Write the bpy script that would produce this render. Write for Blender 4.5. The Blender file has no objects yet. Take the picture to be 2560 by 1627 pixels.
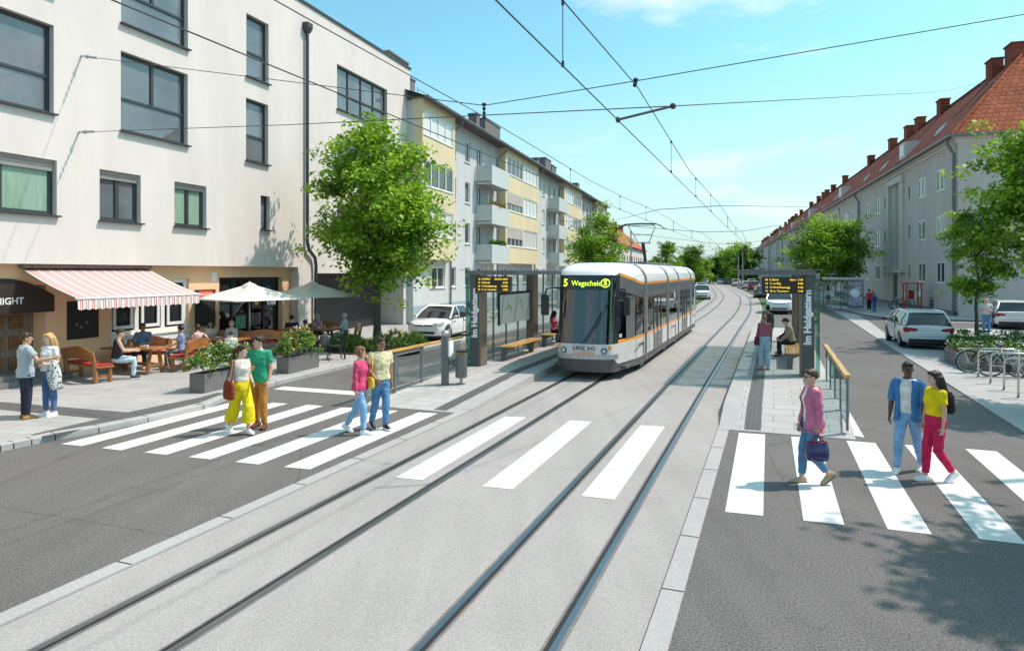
import bpy, math, random
from mathutils import Vector as V, Matrix
R=math.radians; PI=math.pi
sc=bpy.context.scene; COL=sc.collection
rnd=random.Random(11)
# photograph calibration (2560 px wide): focal length, principal column, horizon row, eye height
FO=1706.667; CU=1280.; HV=681.; EH=3.1
def G(u,v,z=0.):
    Y=FO*(EH-z)/(v-HV); return V(((u-CU)/FO*Y,Y,z))
def D(u,v,Y): return V(((u-CU)/FO*Y,Y,EH-(v-HV)/FO*Y))
# street centre line
KY=[-40,-20,5.593,16.48,20,36,52.5,70,86.7,104,117.6,160,200,300,420]
KX=[-19.2,-11.55,-1.788,2.368,3.71,9.85,16.2,22.4,27.9,32.9,36.7,48.4,59.5,87,120]
def cx(y):
    n=len(KY)
    i=0
    while i<n-2 and y>KY[i+1]: i+=1
    def sl(j):
        if j<=0: return (KX[1]-KX[0])/(KY[1]-KY[0])
        if j>=n-1: return (KX[-1]-KX[-2])/(KY[-1]-KY[-2])
        return (KX[j+1]-KX[j-1])/(KY[j+1]-KY[j-1])
    h=KY[i+1]-KY[i]; t=(y-KY[i])/h
    return (2*t**3-3*t*t+1)*KX[i]+(t**3-2*t*t+t)*h*sl(i)+(-2*t**3+3*t*t)*KX[i+1]+(t**3-t*t)*h*sl(i+1)
def th(y): return math.atan((cx(y+.5)-cx(y-.5)))
def ST(y,off,z=0.):
    a=th(y); return V((cx(y)+off*math.cos(a), y-off*math.sin(a), z))
TH=math.atan(.383); SO=V((3.71,20,0)); CT,SN=math.cos(TH),math.sin(TH)
def SF(off,y,z=0.): return V((SO.x+off*CT+y*SN, SO.y-off*SN+y*CT, z))   # straight stop area frame
def toSF(p):
    dx,dy=p.x-SO.x,p.y-SO.y; return V((dx*CT-dy*SN, dx*SN+dy*CT, p.z))
# ------------------------------------------------------------------ mesh builder
class MB:
    def __init__(s): s.v=[]; s.f=[]; s.m=[]
    def add(s,vs,fs,mi=0):
        b=len(s.v); s.v.extend(V(p) for p in vs)
        for f in fs: s.f.append([i+b for i in f]); s.m.append(mi)
        return s
    def box(s,c,d,rz=0,mi=0,tilt=None):
        hx,hy,hz=d[0]/2,d[1]/2,d[2]/2; c=V(c)
        M=Matrix.Rotation(rz,3,'Z')
        if tilt: M=M@Matrix.Rotation(tilt[1],3,tilt[0])
        vs=[c+M@V((x*hx,y*hy,z*hz)) for z in(-1,1) for y in(-1,1) for x in(-1,1)]
        return s.add(vs,[(0,2,3,1),(4,5,7,6),(0,1,5,4),(2,6,7,3),(0,4,6,2),(1,3,7,5)],mi)
    def bx(s,x0,x1,y0,y1,z0,z1,mi=0): return s.box(((x0+x1)/2,(y0+y1)/2,(z0+z1)/2),(abs(x1-x0),abs(y1-y0),abs(z1-z0)),0,mi)
    def bar(s,a,b,w,h=None,mi=0,up=(0,0,1)):
        a,b=V(a),V(b); d=(b-a).normalized(); up=V(up)
        if abs(d.dot(up))>.98: up=V((0,1,0))
        x=d.cross(up).normalized(); y=x.cross(d); h=h or w
        vs=[p+x*(i*w/2)+y*(j*h/2) for p in(a,b) for i,j in((-1,-1),(1,-1),(1,1),(-1,1))]
        return s.add(vs,[(3,2,1,0),(4,5,6,7),(0,1,5,4),(1,2,6,5),(2,3,7,6),(3,0,4,7)],mi)
    def poly(s,pts,mi=0): return s.add(pts,[list(range(len(pts)))],mi)
    def prism(s,pts,z0,z1,mi=0,ms=None):
        n=len(pts); a=sum(pts[i][0]*pts[(i+1)%n][1]-pts[(i+1)%n][0]*pts[i][1] for i in range(n))
        if a<0: pts=pts[::-1]
        s.add([(p[0],p[1],z1) for p in pts],[list(range(n))],mi)
        vs=[(p[0],p[1],z0) for p in pts]+[(p[0],p[1],z1) for p in pts]
        s.add(vs,[(i,(i+1)%n,(i+1)%n+n,i+n) for i in range(n)],mi if ms is None else ms)
        return s.add([(p[0],p[1],z0) for p in pts],[list(range(n))[::-1]],mi)
    def extr(s,pts,vec,mi=0):
        n=len(pts); vec=V(vec); vs=[V(p) for p in pts]+[V(p)+vec for p in pts]
        return s.add(vs,[list(range(n))[::-1],list(range(n,2*n))]+[(i,(i+1)%n,(i+1)%n+n,i+n) for i in range(n)],mi)
    def loft(s,rings,closed=True,cap=True,mi=0):
        n=len(rings[0]); vs=[p for r in rings for p in r]; fs=[]
        for k in range(len(rings)-1):
            for i in range(n if closed else n-1):
                j=(i+1)%n; fs.append((k*n+i,k*n+j,(k+1)*n+j,(k+1)*n+i))
        if cap and closed:
            fs.append(list(range(n))[::-1]); fs.append([(len(rings)-1)*n+i for i in range(n)])
        return s.add(vs,fs,mi)
    def tube(s,pts,r,n=8,mi=0,closed=False,rnd_cap=False):
        pts=[V(p) for p in pts]; m=len(pts)
        rs=list(r) if isinstance(r,(list,tuple)) else [r]*m
        if rnd_cap:
            d0=(pts[0]-pts[1]).normalized(); d1=(pts[-1]-pts[-2]).normalized()
            pts=[pts[0]+d0*rs[0]*.85,pts[0]+d0*rs[0]*.5]+pts+[pts[-1]+d1*rs[-1]*.5,pts[-1]+d1*rs[-1]*.85]
            rs=[rs[0]*.5,rs[0]*.86]+rs+[rs[-1]*.86,rs[-1]*.5]; m=len(pts)
        rings=[]; ref=None
        for i in range(m):
            if closed: d=pts[(i+1)%m]-pts[i-1]
            else: d=pts[min(i+1,m-1)]-pts[max(i-1,0)]
            d=d.normalized() if d.length>1e-9 else V((0,0,1))
            if ref is None:
                ref=V((0,0,1)) if abs(d.z)<.9 else V((1,0,0))
            x=(ref-d*ref.dot(d))
            x=x.normalized() if x.length>1e-6 else d.orthogonal().normalized()
            ref=x; y=d.cross(x)
            rings.append([pts[i]+(x*math.cos(2*PI*k/n)+y*math.sin(2*PI*k/n))*rs[i] for k in range(n)])
        if closed: rings.append(rings[0]); return s.loft(rings,cap=False,mi=mi)
        return s.loft(rings,mi=mi)
    def lathe(s,prof,c=(0,0,0),n=16,mi=0,axis='z'):
        c=V(c); rings=[]
        for r,z in prof:
            rg=[]
            for k in range(n):
                a=2*PI*k/n; x,y=math.cos(a)*r,math.sin(a)*r
                rg.append(c+(V((x,y,z)) if axis=='z' else V((z,x,y)) if axis=='x' else V((y,z,x))))
            rings.append(rg)
        return s.loft(rings,mi=mi)
    def ell(s,c,r,n=12,m=8,mi=0,M=None,lo=None):
        c=V(c); rings=[]
        for j in range(m+1):
            t=-PI/2+PI*j/m; rg=[]
            for k in range(n):
                a=2*PI*k/n; p=V((math.cos(t)*math.cos(a)*r[0],math.cos(t)*math.sin(a)*r[1],math.sin(t)*r[2]))
                if lo is not None and p.z<lo: p.z=lo
                rg.append(c+(M@p if M else p))
            rings.append(rg)
        return s.loft(rings,cap=False,mi=mi)
    def build(s,name,mats,parent=None,smooth=False,bevel=0,loc=None):
        me=bpy.data.meshes.new(name); me.from_pydata([tuple(p) for p in s.v],[],s.f)
        if not isinstance(mats,(list,tuple)): mats=[mats]
        for m in mats: me.materials.append(m)
        if len(mats)>1: me.polygons.foreach_set('material_index',s.m)
        if smooth:
            me.shade_smooth()
            if smooth is not True: me.set_sharp_from_angle(angle=R(smooth))
        me.validate(); me.update()
        o=bpy.data.objects.new(name,me); COL.objects.link(o)
        if parent: o.parent=parent
        if loc is not None: o.location=loc
        if bevel:
            b=o.modifiers.new('b','BEVEL'); b.width=bevel; b.segments=2; b.limit_method='ANGLE'; b.angle_limit=R(35)
        return o
def tag(o,label=None,cat=None,group=None,kind=None):
    if label: o['label']=label
    if cat: o['category']=cat
    if group: o['group']=group
    if kind: o['kind']=kind
    return o
def empty(name,loc,rz=0,label=None,cat=None,group=None):
    o=bpy.data.objects.new(name,None); COL.objects.link(o); o.location=loc; o.rotation_euler=(0,0,rz); o.empty_display_size=.2
    return tag(o,label,cat,group)
def copy_tree(o,loc=None,rz=None,label=None,parent=None):
    c=o.copy(); COL.objects.link(c)
    if parent: c.parent=parent
    for ch in list(o.children): copy_tree(ch,parent=c)
    if loc is not None: c.location=loc
    if rz is not None: c.rotation_euler=(0,0,rz)
    if label: c['label']=label
    return c
def paint_part(root,part,m):
    for ch in root.children:
        if ch.name.split('.')[0] in part:
            for sl in ch.material_slots: sl.link='OBJECT'; sl.material=m
# ------------------------------------------------------------------ materials
def newmat(name):
    m=bpy.data.materials.new(name); m.use_nodes=True; nt=m.node_tree
    return m,nt,nt.nodes['Principled BSDF']
def c4(c): return (c[0],c[1],c[2],1)
def ramp(nt,f,a,b,p0=.3,p1=.7):
    r=nt.nodes.new('ShaderNodeValToRGB'); r.color_ramp.elements[0].position=p0; r.color_ramp.elements[1].position=p1
    r.color_ramp.elements[0].color=c4(a); r.color_ramp.elements[1].color=c4(b); nt.links.new(f,r.inputs[0]); return r.outputs[0]
def nse(nt,vec,scale,detail=4,rough=.55):
    n=nt.nodes.new('ShaderNodeTexNoise'); n.inputs['Scale'].default_value=scale; n.inputs['Detail'].default_value=detail; n.inputs['Roughness'].default_value=rough
    nt.links.new(vec,n.inputs['Vector']); return n.outputs['Fac']
def obco(nt,rot=0,scale=(1,1,1)):
    t=nt.nodes.new('ShaderNodeTexCoord'); mp=nt.nodes.new('ShaderNodeMapping')
    mp.inputs['Rotation'].default_value=(0,0,rot); mp.inputs['Scale'].default_value=scale
    nt.links.new(t.outputs['Object'],mp.inputs['Vector']); return mp.outputs[0]
def mixc(nt,f,a,b,mode='MIX'):
    m=nt.nodes.new('ShaderNodeMix'); m.data_type='RGBA'; m.blend_type=mode
    for i,x in((0,f),(6,a),(7,b)):
        if hasattr(x,'links') or hasattr(x,'is_linked'): nt.links.new(x,m.inputs[i])
        else: m.inputs[i].default_value=x if i==0 else c4(x)
    return m.outputs[2]
def bump(nt,p,h,st,dist=.02):
    b=nt.nodes.new('ShaderNodeBump'); b.inputs['Strength'].default_value=st; b.inputs['Distance'].default_value=dist
    nt.links.new(h,b.inputs['Height']); nt.links.new(b.outputs[0],p.inputs['Normal'])
def mat(name,col,rough=.6,metal=0,var=.08,scale=6,bp=0,bs=60,spec=.5,sc3=(1,1,1),coat=0,emit=0):
    m,nt,p=newmat(name); p.inputs['Roughness'].default_value=rough; p.inputs['Metallic'].default_value=metal; p.inputs['Specular IOR Level'].default_value=spec
    if coat: p.inputs['Coat Weight'].default_value=coat; p.inputs['Coat Roughness'].default_value=.04
    if var or bp: v=obco(nt,0,sc3)
    if var:
        a=[max(0,x*(1-var)) for x in col]; b=[min(1,x*(1+var)) for x in col]
        nt.links.new(ramp(nt,nse(nt,v,scale),a,b),p.inputs['Base Color'])
    else: p.inputs['Base Color'].default_value=c4(col)
    if bp: bump(nt,p,nse(nt,v,bs,3),bp)
    if emit: p.inputs['Emission Color'].default_value=c4(col); p.inputs['Emission Strength'].default_value=emit
    return m
def speckle(name,col,amp,big,rough=.85,fine=90,bp=.5,rot=0,stain=0):
    # aggregate surface: fine grains, broad uneven wear
    m,nt,p=newmat(name); v=obco(nt,rot); p.inputs['Roughness'].default_value=rough; p.inputs['Specular IOR Level'].default_value=.3
    g=ramp(nt,nse(nt,v,fine,2,.7),[c*(1-amp) for c in col],[c*(1+amp) for c in col],.38,.62)
    w=ramp(nt,nse(nt,v,.35,5),[1-big]*3,[1+big*.6]*3,.3,.7)
    w2=ramp(nt,nse(nt,obco(nt,rot+TH,(2.2,.12,1)),1.1,4),[1-big*.6]*3,[1+big*.4]*3,.35,.65)
    o_=mixc(nt,1.,mixc(nt,1.,g,w,'MULTIPLY'),w2,'MULTIPLY')
    if stain:
        st=ramp(nt,nse(nt,v,1.9,5,.62),[1-stain]*3,[1,1,1],.32,.42); o_=mixc(nt,1.,o_,st,'MULTIPLY')
        wv=nt.nodes.new('ShaderNodeTexVoronoi'); wv.feature='DISTANCE_TO_EDGE'; wv.inputs['Scale'].default_value=.22; wv.inputs['Randomness'].default_value=1.
        dv=nt.nodes.new('ShaderNodeMix'); dv.data_type='VECTOR'; dv.inputs[0].default_value=.12; nn=nt.nodes.new('ShaderNodeTexNoise'); nn.inputs['Scale'].default_value=2.; nn.inputs['Detail'].default_value=5; nt.links.new(v,nn.inputs['Vector']); nt.links.new(v,dv.inputs[4]); nt.links.new(nn.outputs['Color'],dv.inputs[5]); nt.links.new(dv.outputs[1],wv.inputs['Vector'])
        cr=ramp(nt,wv.outputs['Distance'],[1-stain*2.2]*3,[1,1,1],.0015,.004); o_=mixc(nt,1.,o_,cr,'MULTIPLY')
    nt.links.new(o_,p.inputs['Base Color'])
    bump(nt,p,nse(nt,v,fine,2,.7),bp,.006); return m
def paving(name,c1,c2,mort,w,h,rot,ms=.012):
    m,nt,p=newmat(name); v=obco(nt,rot); b=nt.nodes.new('ShaderNodeTexBrick'); nt.links.new(v,b.inputs['Vector'])
    b.inputs['Color1'].default_value=c4(c1); b.inputs['Color2'].default_value=c4(c2); b.inputs['Mortar'].default_value=c4(mort)
    b.inputs['Scale'].default_value=1; b.inputs['Brick Width'].default_value=w; b.inputs['Row Height'].default_value=h; b.inputs['Mortar Size'].default_value=ms; b.inputs['Mortar Smooth'].default_value=.3; b.offset=.37
    g=ramp(nt,nse(nt,v,70,2,.7),[.9]*3,[1.08]*3); w_=ramp(nt,nse(nt,v,.7,5),[.88]*3,[1.06]*3)
    nt.links.new(mixc(nt,1.,mixc(nt,1.,b.outputs['Color'],g,'MULTIPLY'),w_,'MULTIPLY'),p.inputs['Base Color'])
    p.inputs['Roughness'].default_value=.8; bump(nt,p,b.outputs['Fac'],-.3,.01); return m
def tiles(name,ax,c1,c2,bw=.42,bh=.36,ms=.035):
    m,nt,p=newmat(name); t=nt.nodes.new('ShaderNodeTexCoord'); sx=nt.nodes.new('ShaderNodeSeparateXYZ'); nt.links.new(t.outputs['Object'],sx.inputs[0])
    cb=nt.nodes.new('ShaderNodeCombineXYZ'); nt.links.new(sx.outputs[ax],cb.inputs[0]); nt.links.new(sx.outputs[2],cb.inputs[1])
    b=nt.nodes.new('ShaderNodeTexBrick'); nt.links.new(cb.outputs[0],b.inputs['Vector']); b.inputs['Scale'].default_value=1
    b.inputs['Brick Width'].default_value=bw; b.inputs['Row Height'].default_value=bh; b.inputs['Mortar Size'].default_value=ms; b.inputs['Mortar Smooth'].default_value=.6
    b.inputs['Color1'].default_value=c4(c1); b.inputs['Color2'].default_value=c4(c2); b.inputs['Mortar'].default_value=c4([x*.32 for x in c1])
    w=ramp(nt,nse(nt,t.outputs['Object'],.5,5),[.75]*3,[1.15]*3)
    nt.links.new(mixc(nt,1.,b.outputs['Color'],w,'MULTIPLY'),p.inputs['Base Color']); p.inputs['Roughness'].default_value=.9; p.inputs['Specular IOR Level'].default_value=.15
    bump(nt,p,b.outputs['Fac'],-.8,.05); return m
def wood(name,c,rough=.45,ax=(1,14,14)):
    m,nt,p=newmat(name); v=obco(nt,0,ax); n=nse(nt,v,2.2,5,.6)
    nt.links.new(ramp(nt,n,[x*.55 for x in c],[min(1,x*1.25) for x in c],.3,.7),p.inputs['Base Color']); p.inputs['Roughness'].default_value=rough; bump(nt,p,n,.15,.01); return m
def clear(name,tint,refl=.08,rough=.0):
    m=bpy.data.materials.new(name); m.use_nodes=True; nt=m.node_tree; nt.nodes.clear()
    o=nt.nodes.new('ShaderNodeOutputMaterial'); t=nt.nodes.new('ShaderNodeBsdfTransparent'); t.inputs[0].default_value=c4(tint)
    g=nt.nodes.new('ShaderNodeBsdfGlossy'); g.inputs['Roughness'].default_value=rough; g.inputs[0].default_value=(.9,.95,1,1)
    lw=nt.nodes.new('ShaderNodeLayerWeight'); fr=nt.nodes.new('ShaderNodeMath'); fr.operation='POWER'; fr.inputs[1].default_value=5.; nt.links.new(lw.outputs['Facing'],fr.inputs[0]); ad=nt.nodes.new('ShaderNodeMath'); ad.operation='MULTIPLY_ADD'; ad.inputs[1].default_value=.85; ad.inputs[2].default_value=refl; ad.use_clamp=True
    nt.links.new(fr.outputs[0],ad.inputs[0]); mx=nt.nodes.new('ShaderNodeMixShader'); nt.links.new(ad.outputs[0],mx.inputs[0]); nt.links.new(t.outputs[0],mx.inputs[1]); nt.links.new(g.outputs[0],mx.inputs[2]); nt.links.new(mx.outputs[0],o.inputs[0]); return m
def leafmat(name,c,tr=.35):
    m,nt,p=newmat(name); v=obco(nt); p.inputs['Roughness'].default_value=.5; p.inputs['Specular IOR Level'].default_value=.3
    col=ramp(nt,nse(nt,v,1.3,3),[x*.72 for x in c],[x*1.25 for x in c]); nt.links.new(col,p.inputs['Base Color'])
    t=nt.nodes.new('ShaderNodeBsdfTranslucent'); nt.links.new(mixc(nt,1.,col,(1.25,1.25,.55),'MULTIPLY'),t.inputs[0])
    mx=nt.nodes.new('ShaderNodeMixShader'); mx.inputs[0].default_value=tr; nt.links.new(p.outputs[0],mx.inputs[1]); nt.links.new(t.outputs[0],mx.inputs[2])
    nt.links.new(mx.outputs[0],nt.nodes['Material Output'].inputs[0]); return m
def plaster(name,c,st=.05,stain=.09):
    m,nt,p=newmat(name); v=obco(nt); p.inputs['Roughness'].default_value=.9; p.inputs['Specular IOR Level'].default_value=.2
    a=ramp(nt,nse(nt,obco(nt,0,(1,1,.25)),.8,6,.6),[x*(1-stain) for x in c],[min(.95,x*(1+stain*.5)) for x in c])
    b=ramp(nt,nse(nt,v,45,3),[.96]*3,[1.03]*3); nt.links.new(mixc(nt,1.,a,b,'MULTIPLY'),p.inputs['Base Color']); bump(nt,p,nse(nt,v,60,3),st*4,.004); return m
M={}
M['asphalt']=speckle('asphalt',(.138,.128,.122),.40,.12,fine=48,stain=.12)
M['slab']=speckle('tram_concrete',(.345,.322,.308),.17,.10,fine=60,bp=.22)
M['kerb']=speckle('kerb_granite',(.38,.37,.362),.12,.06,fine=70,bp=.2)
M['paint'],nt_,p_=newmat('road_paint'); v_=obco(nt_); p_.inputs['Roughness'].default_value=.65
w1_=ramp(nt_,nse(nt_,v_,9,6,.7),(0,0,0),(1,1,1),.30,.40); w2_=ramp(nt_,nse(nt_,obco(nt_,TH,(1.5,.3,1)),1.6,4),[.86]*3,[1.03]*3)
nt_.links.new(mixc(nt_,1.,mixc(nt_,w1_,(.36,.35,.34),(.66,.66,.645)),w2_,'MULTIPLY'),p_.inputs['Base Color']); bump(nt_,p_,nse(nt_,v_,70,2,.7),.3,.004)
M['pave_l']=paving('pavement_slabs',(.41,.395,.38),(.36,.345,.33),(.24,.235,.23),1.1,.34,R(8))
M['pave_p']=paving('platform_slabs',(.44,.425,.41),(.39,.375,.36),(.24,.235,.23),.62,.4,TH)
M['tactile']=paving('tactile_tiles',(.15,.145,.14),(.13,.125,.12),(.07,.07,.07),.09,.09,TH,.02)
M['grass']=speckle('lawn',(.07,.13,.025),.35,.15,fine=30)
M['ground']=speckle('outer_ground',(.16,.16,.13),.2,.1,fine=20)
M['steel']=mat('rail_steel',(.30,.30,.31),.33,1,var=.1,scale=3,sc3=(1,.1,1))
M['groove']=mat('rail_groove',(.018,.016,.015),.7,var=.2)
M['railside']=mat('rail_filler',(.16,.15,.145),.7,var=.2)
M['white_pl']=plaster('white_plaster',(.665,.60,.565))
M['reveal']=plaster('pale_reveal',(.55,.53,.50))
M['orange_pl']=plaster('ochre_plaster',(.84,.53,.32),stain=.1)
M['grey_pl']=plaster('grey_blue_plaster',(.52,.53,.53))
M['cream_pl']=plaster('cream_plaster',(.64,.545,.36))
M['plinth']=plaster('blue_grey_plinth',(.30,.36,.38))
M['row_pl']=plaster('grey_render',(.55,.485,.45),stain=.1)
M['row_trim']=plaster('grey_trim',(.62,.56,.52))
M['anth']=mat('anthracite_metal',(.045,.05,.056),.45,.2,var=.1)
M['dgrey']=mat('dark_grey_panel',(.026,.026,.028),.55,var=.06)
M['mgrey']=mat('grey_metal',(.16,.17,.175),.4,.4,var=.05)
M['pillar']=mat('pillar_grey',(.085,.10,.105),.4,.2,var=.05)
M['lgrey']=mat('light_grey_metal',(.42,.43,.44),.35,.6,var=.05)
M['inox']=mat('stainless_tube',(.55,.55,.56),.25,1,var=.05)
M['black']=mat('black_plastic',(.015,.015,.017),.4,var=0)
M['rubber']=mat('tyre_rubber',(.018,.018,.019),.75,var=.1)
M['wframe']=mat('white_frame',(.74,.74,.72),.4,var=.03)
M['gl_sky']=mat('window_glass',(.135,.145,.16),.02,0,var=.35,scale=.5,spec=1.0)  # grey-blue base: part of the sky reflection is painted into the glass
M['gl_dark']=mat('dark_window_glass',(.022,.024,.028),.04,0,var=.3,scale=2,spec=.7)
M['gl_far']=mat('dull_window_glass',(.06,.062,.062),.08,0,var=.4,scale=.8,spec=.7)
M['curtain']=mat('white_curtain',(.6,.6,.57),.8,var=.1,scale=3,sc3=(6,6,.4))
M['gcurtain']=mat('green_curtain',(.22,.33,.25),.8,var=.12,scale=3,sc3=(5,5,.4))
M['shutter']=mat('grey_shutter',(.33,.31,.29),.6,var=.08)
M['bshutter']=mat('beige_shutter',(.55,.50,.45),.6,var=.04)
M['roof_dark']=mat('dark_roof',(.09,.075,.07),.8,var=.2)
M['chim_grey']=mat('grey_chimney',(.16,.145,.14),.85,var=.12)
M['chim_red']=tiles('brick_chimney',0,(.34,.10,.06),(.26,.07,.045),.34,.14,.02)
M['tile_x']=tiles('shaded_slope_tiles',0,(.23,.052,.028),(.17,.038,.022))  # street slope: grazing shade put into a darker tile colour
M['tile_y']=tiles('sunlit_hip_tiles',1,(.37,.105,.05),(.28,.075,.036))  # hip of the same roof: sunlight put into a brighter tile colour
M['tile_far']=tiles('pale_red_tiles',0,(.5,.16,.10),(.44,.13,.085))
M['wood_o']=wood('varnished_wood',(.36,.14,.04),.35)
M['wood_t']=wood('log_wood',(.30,.13,.05),.5,(10,10,1))
M['wood_rail']=wood('handrail_wood',(.58,.33,.10),.4,(9,1,9))
M['wood_brown']=wood('pillar_wood',(.22,.165,.125),.55,(10,10,.6))
M['red_cush']=mat('red_cushion',(.42,.03,.035),.8,var=.15,scale=9)
M['glass']=clear('shelter_glass',(.86,.93,.92),.07)
M['roof_glass']=clear('roof_glass',(.62,.68,.67),.10)
M['glass_edge']=clear('glass_edge',(.45,.72,.66),.12)
M['tint']=clear('tinted_glass',(.30,.31,.32),.10)
M['wsglass']=clear('windscreen_glass',(.15,.17,.19),.11)
M['bark']=mat('bark',(.10,.085,.065),.9,var=.35,scale=14,bp=.8,bs=20,sc3=(1,1,.25))
M['leaf1']=leafmat('leaf_mid',(.19,.35,.032),.4); M['leaf2']=leafmat('leaf_light',(.30,.46,.05)); M['leaf3']=leafmat('leaf_deep',(.10,.20,.02),.32)
M['leafd1']=leafmat('leaf_dark',(.04,.10,.014),.25); M['leafd2']=leafmat('leaf_darker',(.022,.06,.012),.2)
M['shrub']=leafmat('shrub_leaf',(.09,.17,.035),.2); M['shrubl']=leafmat('shrub_light',(.15,.25,.05),.25)
M['fl_white']=mat('white_petal',(.8,.8,.72),.6,var=0); M['fl_yel']=mat('yellow_petal',(.75,.55,.12),.6,var=0); M['fl_red']=mat('red_petal',(.6,.06,.03),.6,var=0)
M['soil']=mat('soil',(.05,.035,.022),.95,var=.3)
M['planter']=mat('planter_grey',(.15,.145,.14),.55,var=.06)
M['cloth_cream']=mat('cream_canvas',(.74,.70,.62),.85,var=.04); M['cloth_shaded']=mat('shaded_canvas',(.62,.59,.51),.85,var=.05)  # second canvas: tree shade put into a greyer tone
M['tram_w']=mat('tram_white',(.80,.80,.79),.22,var=.02,coat=.4); M['tram_o']=mat('tram_orange',(.85,.30,.02),.3,var=0,coat=.3)
M['tram_g']=mat('tram_grey',(.11,.11,.112),.3,var=.03,coat=.2); M['tram_sk']=mat('tram_skirt',(.085,.085,.09),.5,var=.3,scale=1.6); M['tram_b']=mat('tram_bellows',(.17,.17,.175),.5,var=.1); M['tram_lw']=mat('tram_pale',(.62,.60,.58),.3,var=.10,scale=1.4,coat=.2)
M['led_y']=mat('led_amber',(1.,.66,.02),.5,var=0,emit=.75); M['led_g']=mat('led_lime',(.62,.85,.06),.5,var=0,emit=.8)
M['screen']=mat('display_black',(.02,.014,.012),.25,var=0)
M['sign_w']=mat('white_lettering',(.82,.82,.82),.5,var=0); M['sign_b']=mat('blue_lettering',(.02,.04,.09),.5,var=0)
M['lamp_clear']=mat('lamp_lens',(.5,.52,.55),.1,.3,var=0); M['lamp_amber']=mat('amber_lens',(.85,.38,.05),.2,var=0); M['lamp_red']=mat('red_lens',(.35,.01,.012),.15,var=0,coat=.5)
M['car_white']=mat('white_car_paint',(.78,.78,.77),.25,var=0,coat=.6); M['car_silver']=mat('silver_car_paint',(.74,.74,.755),.25,0,var=0,coat=.6)
M['car_black']=mat('black_car_paint',(.02,.02,.024),.25,var=0,coat=.6); M['car_red']=mat('red_car_paint',(.25,.02,.02),.3,var=0,coat=.6); M['car_grey']=mat('grey_car_paint',(.14,.15,.17),.3,.4,var=0,coat=.6); M['car_blue']=mat('blue_car_paint',(.03,.06,.16),.3,.2,var=0,coat=.6)
M['car_glass']=mat('car_glass',(.018,.022,.026),.03,0,var=0,spec=.8); M['plate']=mat('number_plate',(.75,.75,.75),.5,var=0)
M['red_metal']=mat('red_metal',(.60,.07,.025),.4,var=.05)
M['wire']=mat('overhead_wire',(.06,.06,.062),.6,.3,var=0)
def text(body,size,mt,loc,rot,parent=None,name='lettering',align='LEFT',ext=.004,bold=0):
    cu=bpy.data.curves.new(name,'FONT'); cu.body=body; cu.size=size; cu.extrude=ext; cu.align_x=align; cu.align_y='CENTER'; cu.offset=bold; cu.resolution_u=3
    o=bpy.data.objects.new(name,cu); COL.objects.link(o); bpy.context.view_layer.update()
    me=bpy.data.meshes.new_from_object(o); bpy.data.objects.remove(o); me.materials.clear(); me.materials.append(mt)
    o=bpy.data.objects.new(name,me); COL.objects.link(o); o.location=loc; o.rotation_euler=rot
    if parent: o.parent=parent
    return o
# ================================================================== GROUND
def zq(a,k,o): return (a[0]/k+o[0],a[1]/k+o[1])
def gp(pts,z): return [G(u,v,0)*1+V((0,0,z)) for u,v in pts]
def sheet(name,pts,m,z=None):
    b=MB(); b.poly([V((p[0],p[1],0 if z is None else z)) for p in pts]); 
    return tag(b.build(name,m),kind='structure')
def ys(a,b,near=2.,far=6.):
    o=[];y=a
    while y<b: o.append(y); y+=near if y<130 else far
    o.append(b); return o
def band(mb,o0,o1,a,b,z,mi=0,z1=None,st=2.):
    Y=ys(a,b,st)
    vs=[]
    for y in Y: vs+= [ST(y,o0,z),ST(y,o1,z if z1 is None else z1)]
    mb.add(vs,[(2*i,2*i+1,2*i+3,2*i+2) for i in range(len(Y)-1)],mi)
sheet('ground',[(-900,-300),(900,-300),(900,1500),(-900,1500)],M['ground'],-.05)
sheet('road',[(-70,-40),(170,-40),(170,430),(-70,430)],M['asphalt'],0)
b=MB(); band(b,-2.64,2.64,-16,330,.004); tag(b.build('track_bed',M['slab']),kind='structure')
for sg in(-1,1):
    b=MB(); Y=ys(-14,300,1.35); 
    rings=[[ST(y,sg*2.655,0),ST(y,sg*2.655,.022),ST(y,sg*2.865,.022),ST(y,sg*2.865,0)] for y in Y]
    b.loft(rings,closed=False,cap=False)
    for y in Y:
        if y<60: b.poly([ST(y,sg*2.655,.025),ST(y,sg*2.865,.025),ST(y+.016,sg*2.865,.025),ST(y+.016,sg*2.655,.025)],1)
    o=b.build('track_kerb',[M['kerb'],M['groove']]); tag(o,kind='structure')
for nm,oc,sg,lb in(('a',-1.98,1,'leftmost rail of the four, flush groove rail in the concrete'),('b',-.94,-1,'second rail from the left, running under the tram'),('c',.94,1,'third rail from the left, left rail of the empty track'),('d',1.98,-1,'rightmost rail of the four, beside the right platform')):
    t=empty('tram_rail',ST(10,oc),0,lb,'rail','grooved rails in the street')
    def rb(name,o0,o1,z,m):
        b=MB(); 
        lo=t.location; band(b,oc+sg*o0,oc+sg*o1,-12,300,z,st=1.5); b.v=[p-lo for p in b.v]; return b.build(name,m,t)
    rb('rail_head',-.034,.026,.013,M['steel']); rb('groove',.026,.072,.010,M['groove']); rb('guard',.072,.095,.012,M['railside']); rb('filler',-.066,-.034,.008,M['railside'])
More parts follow.
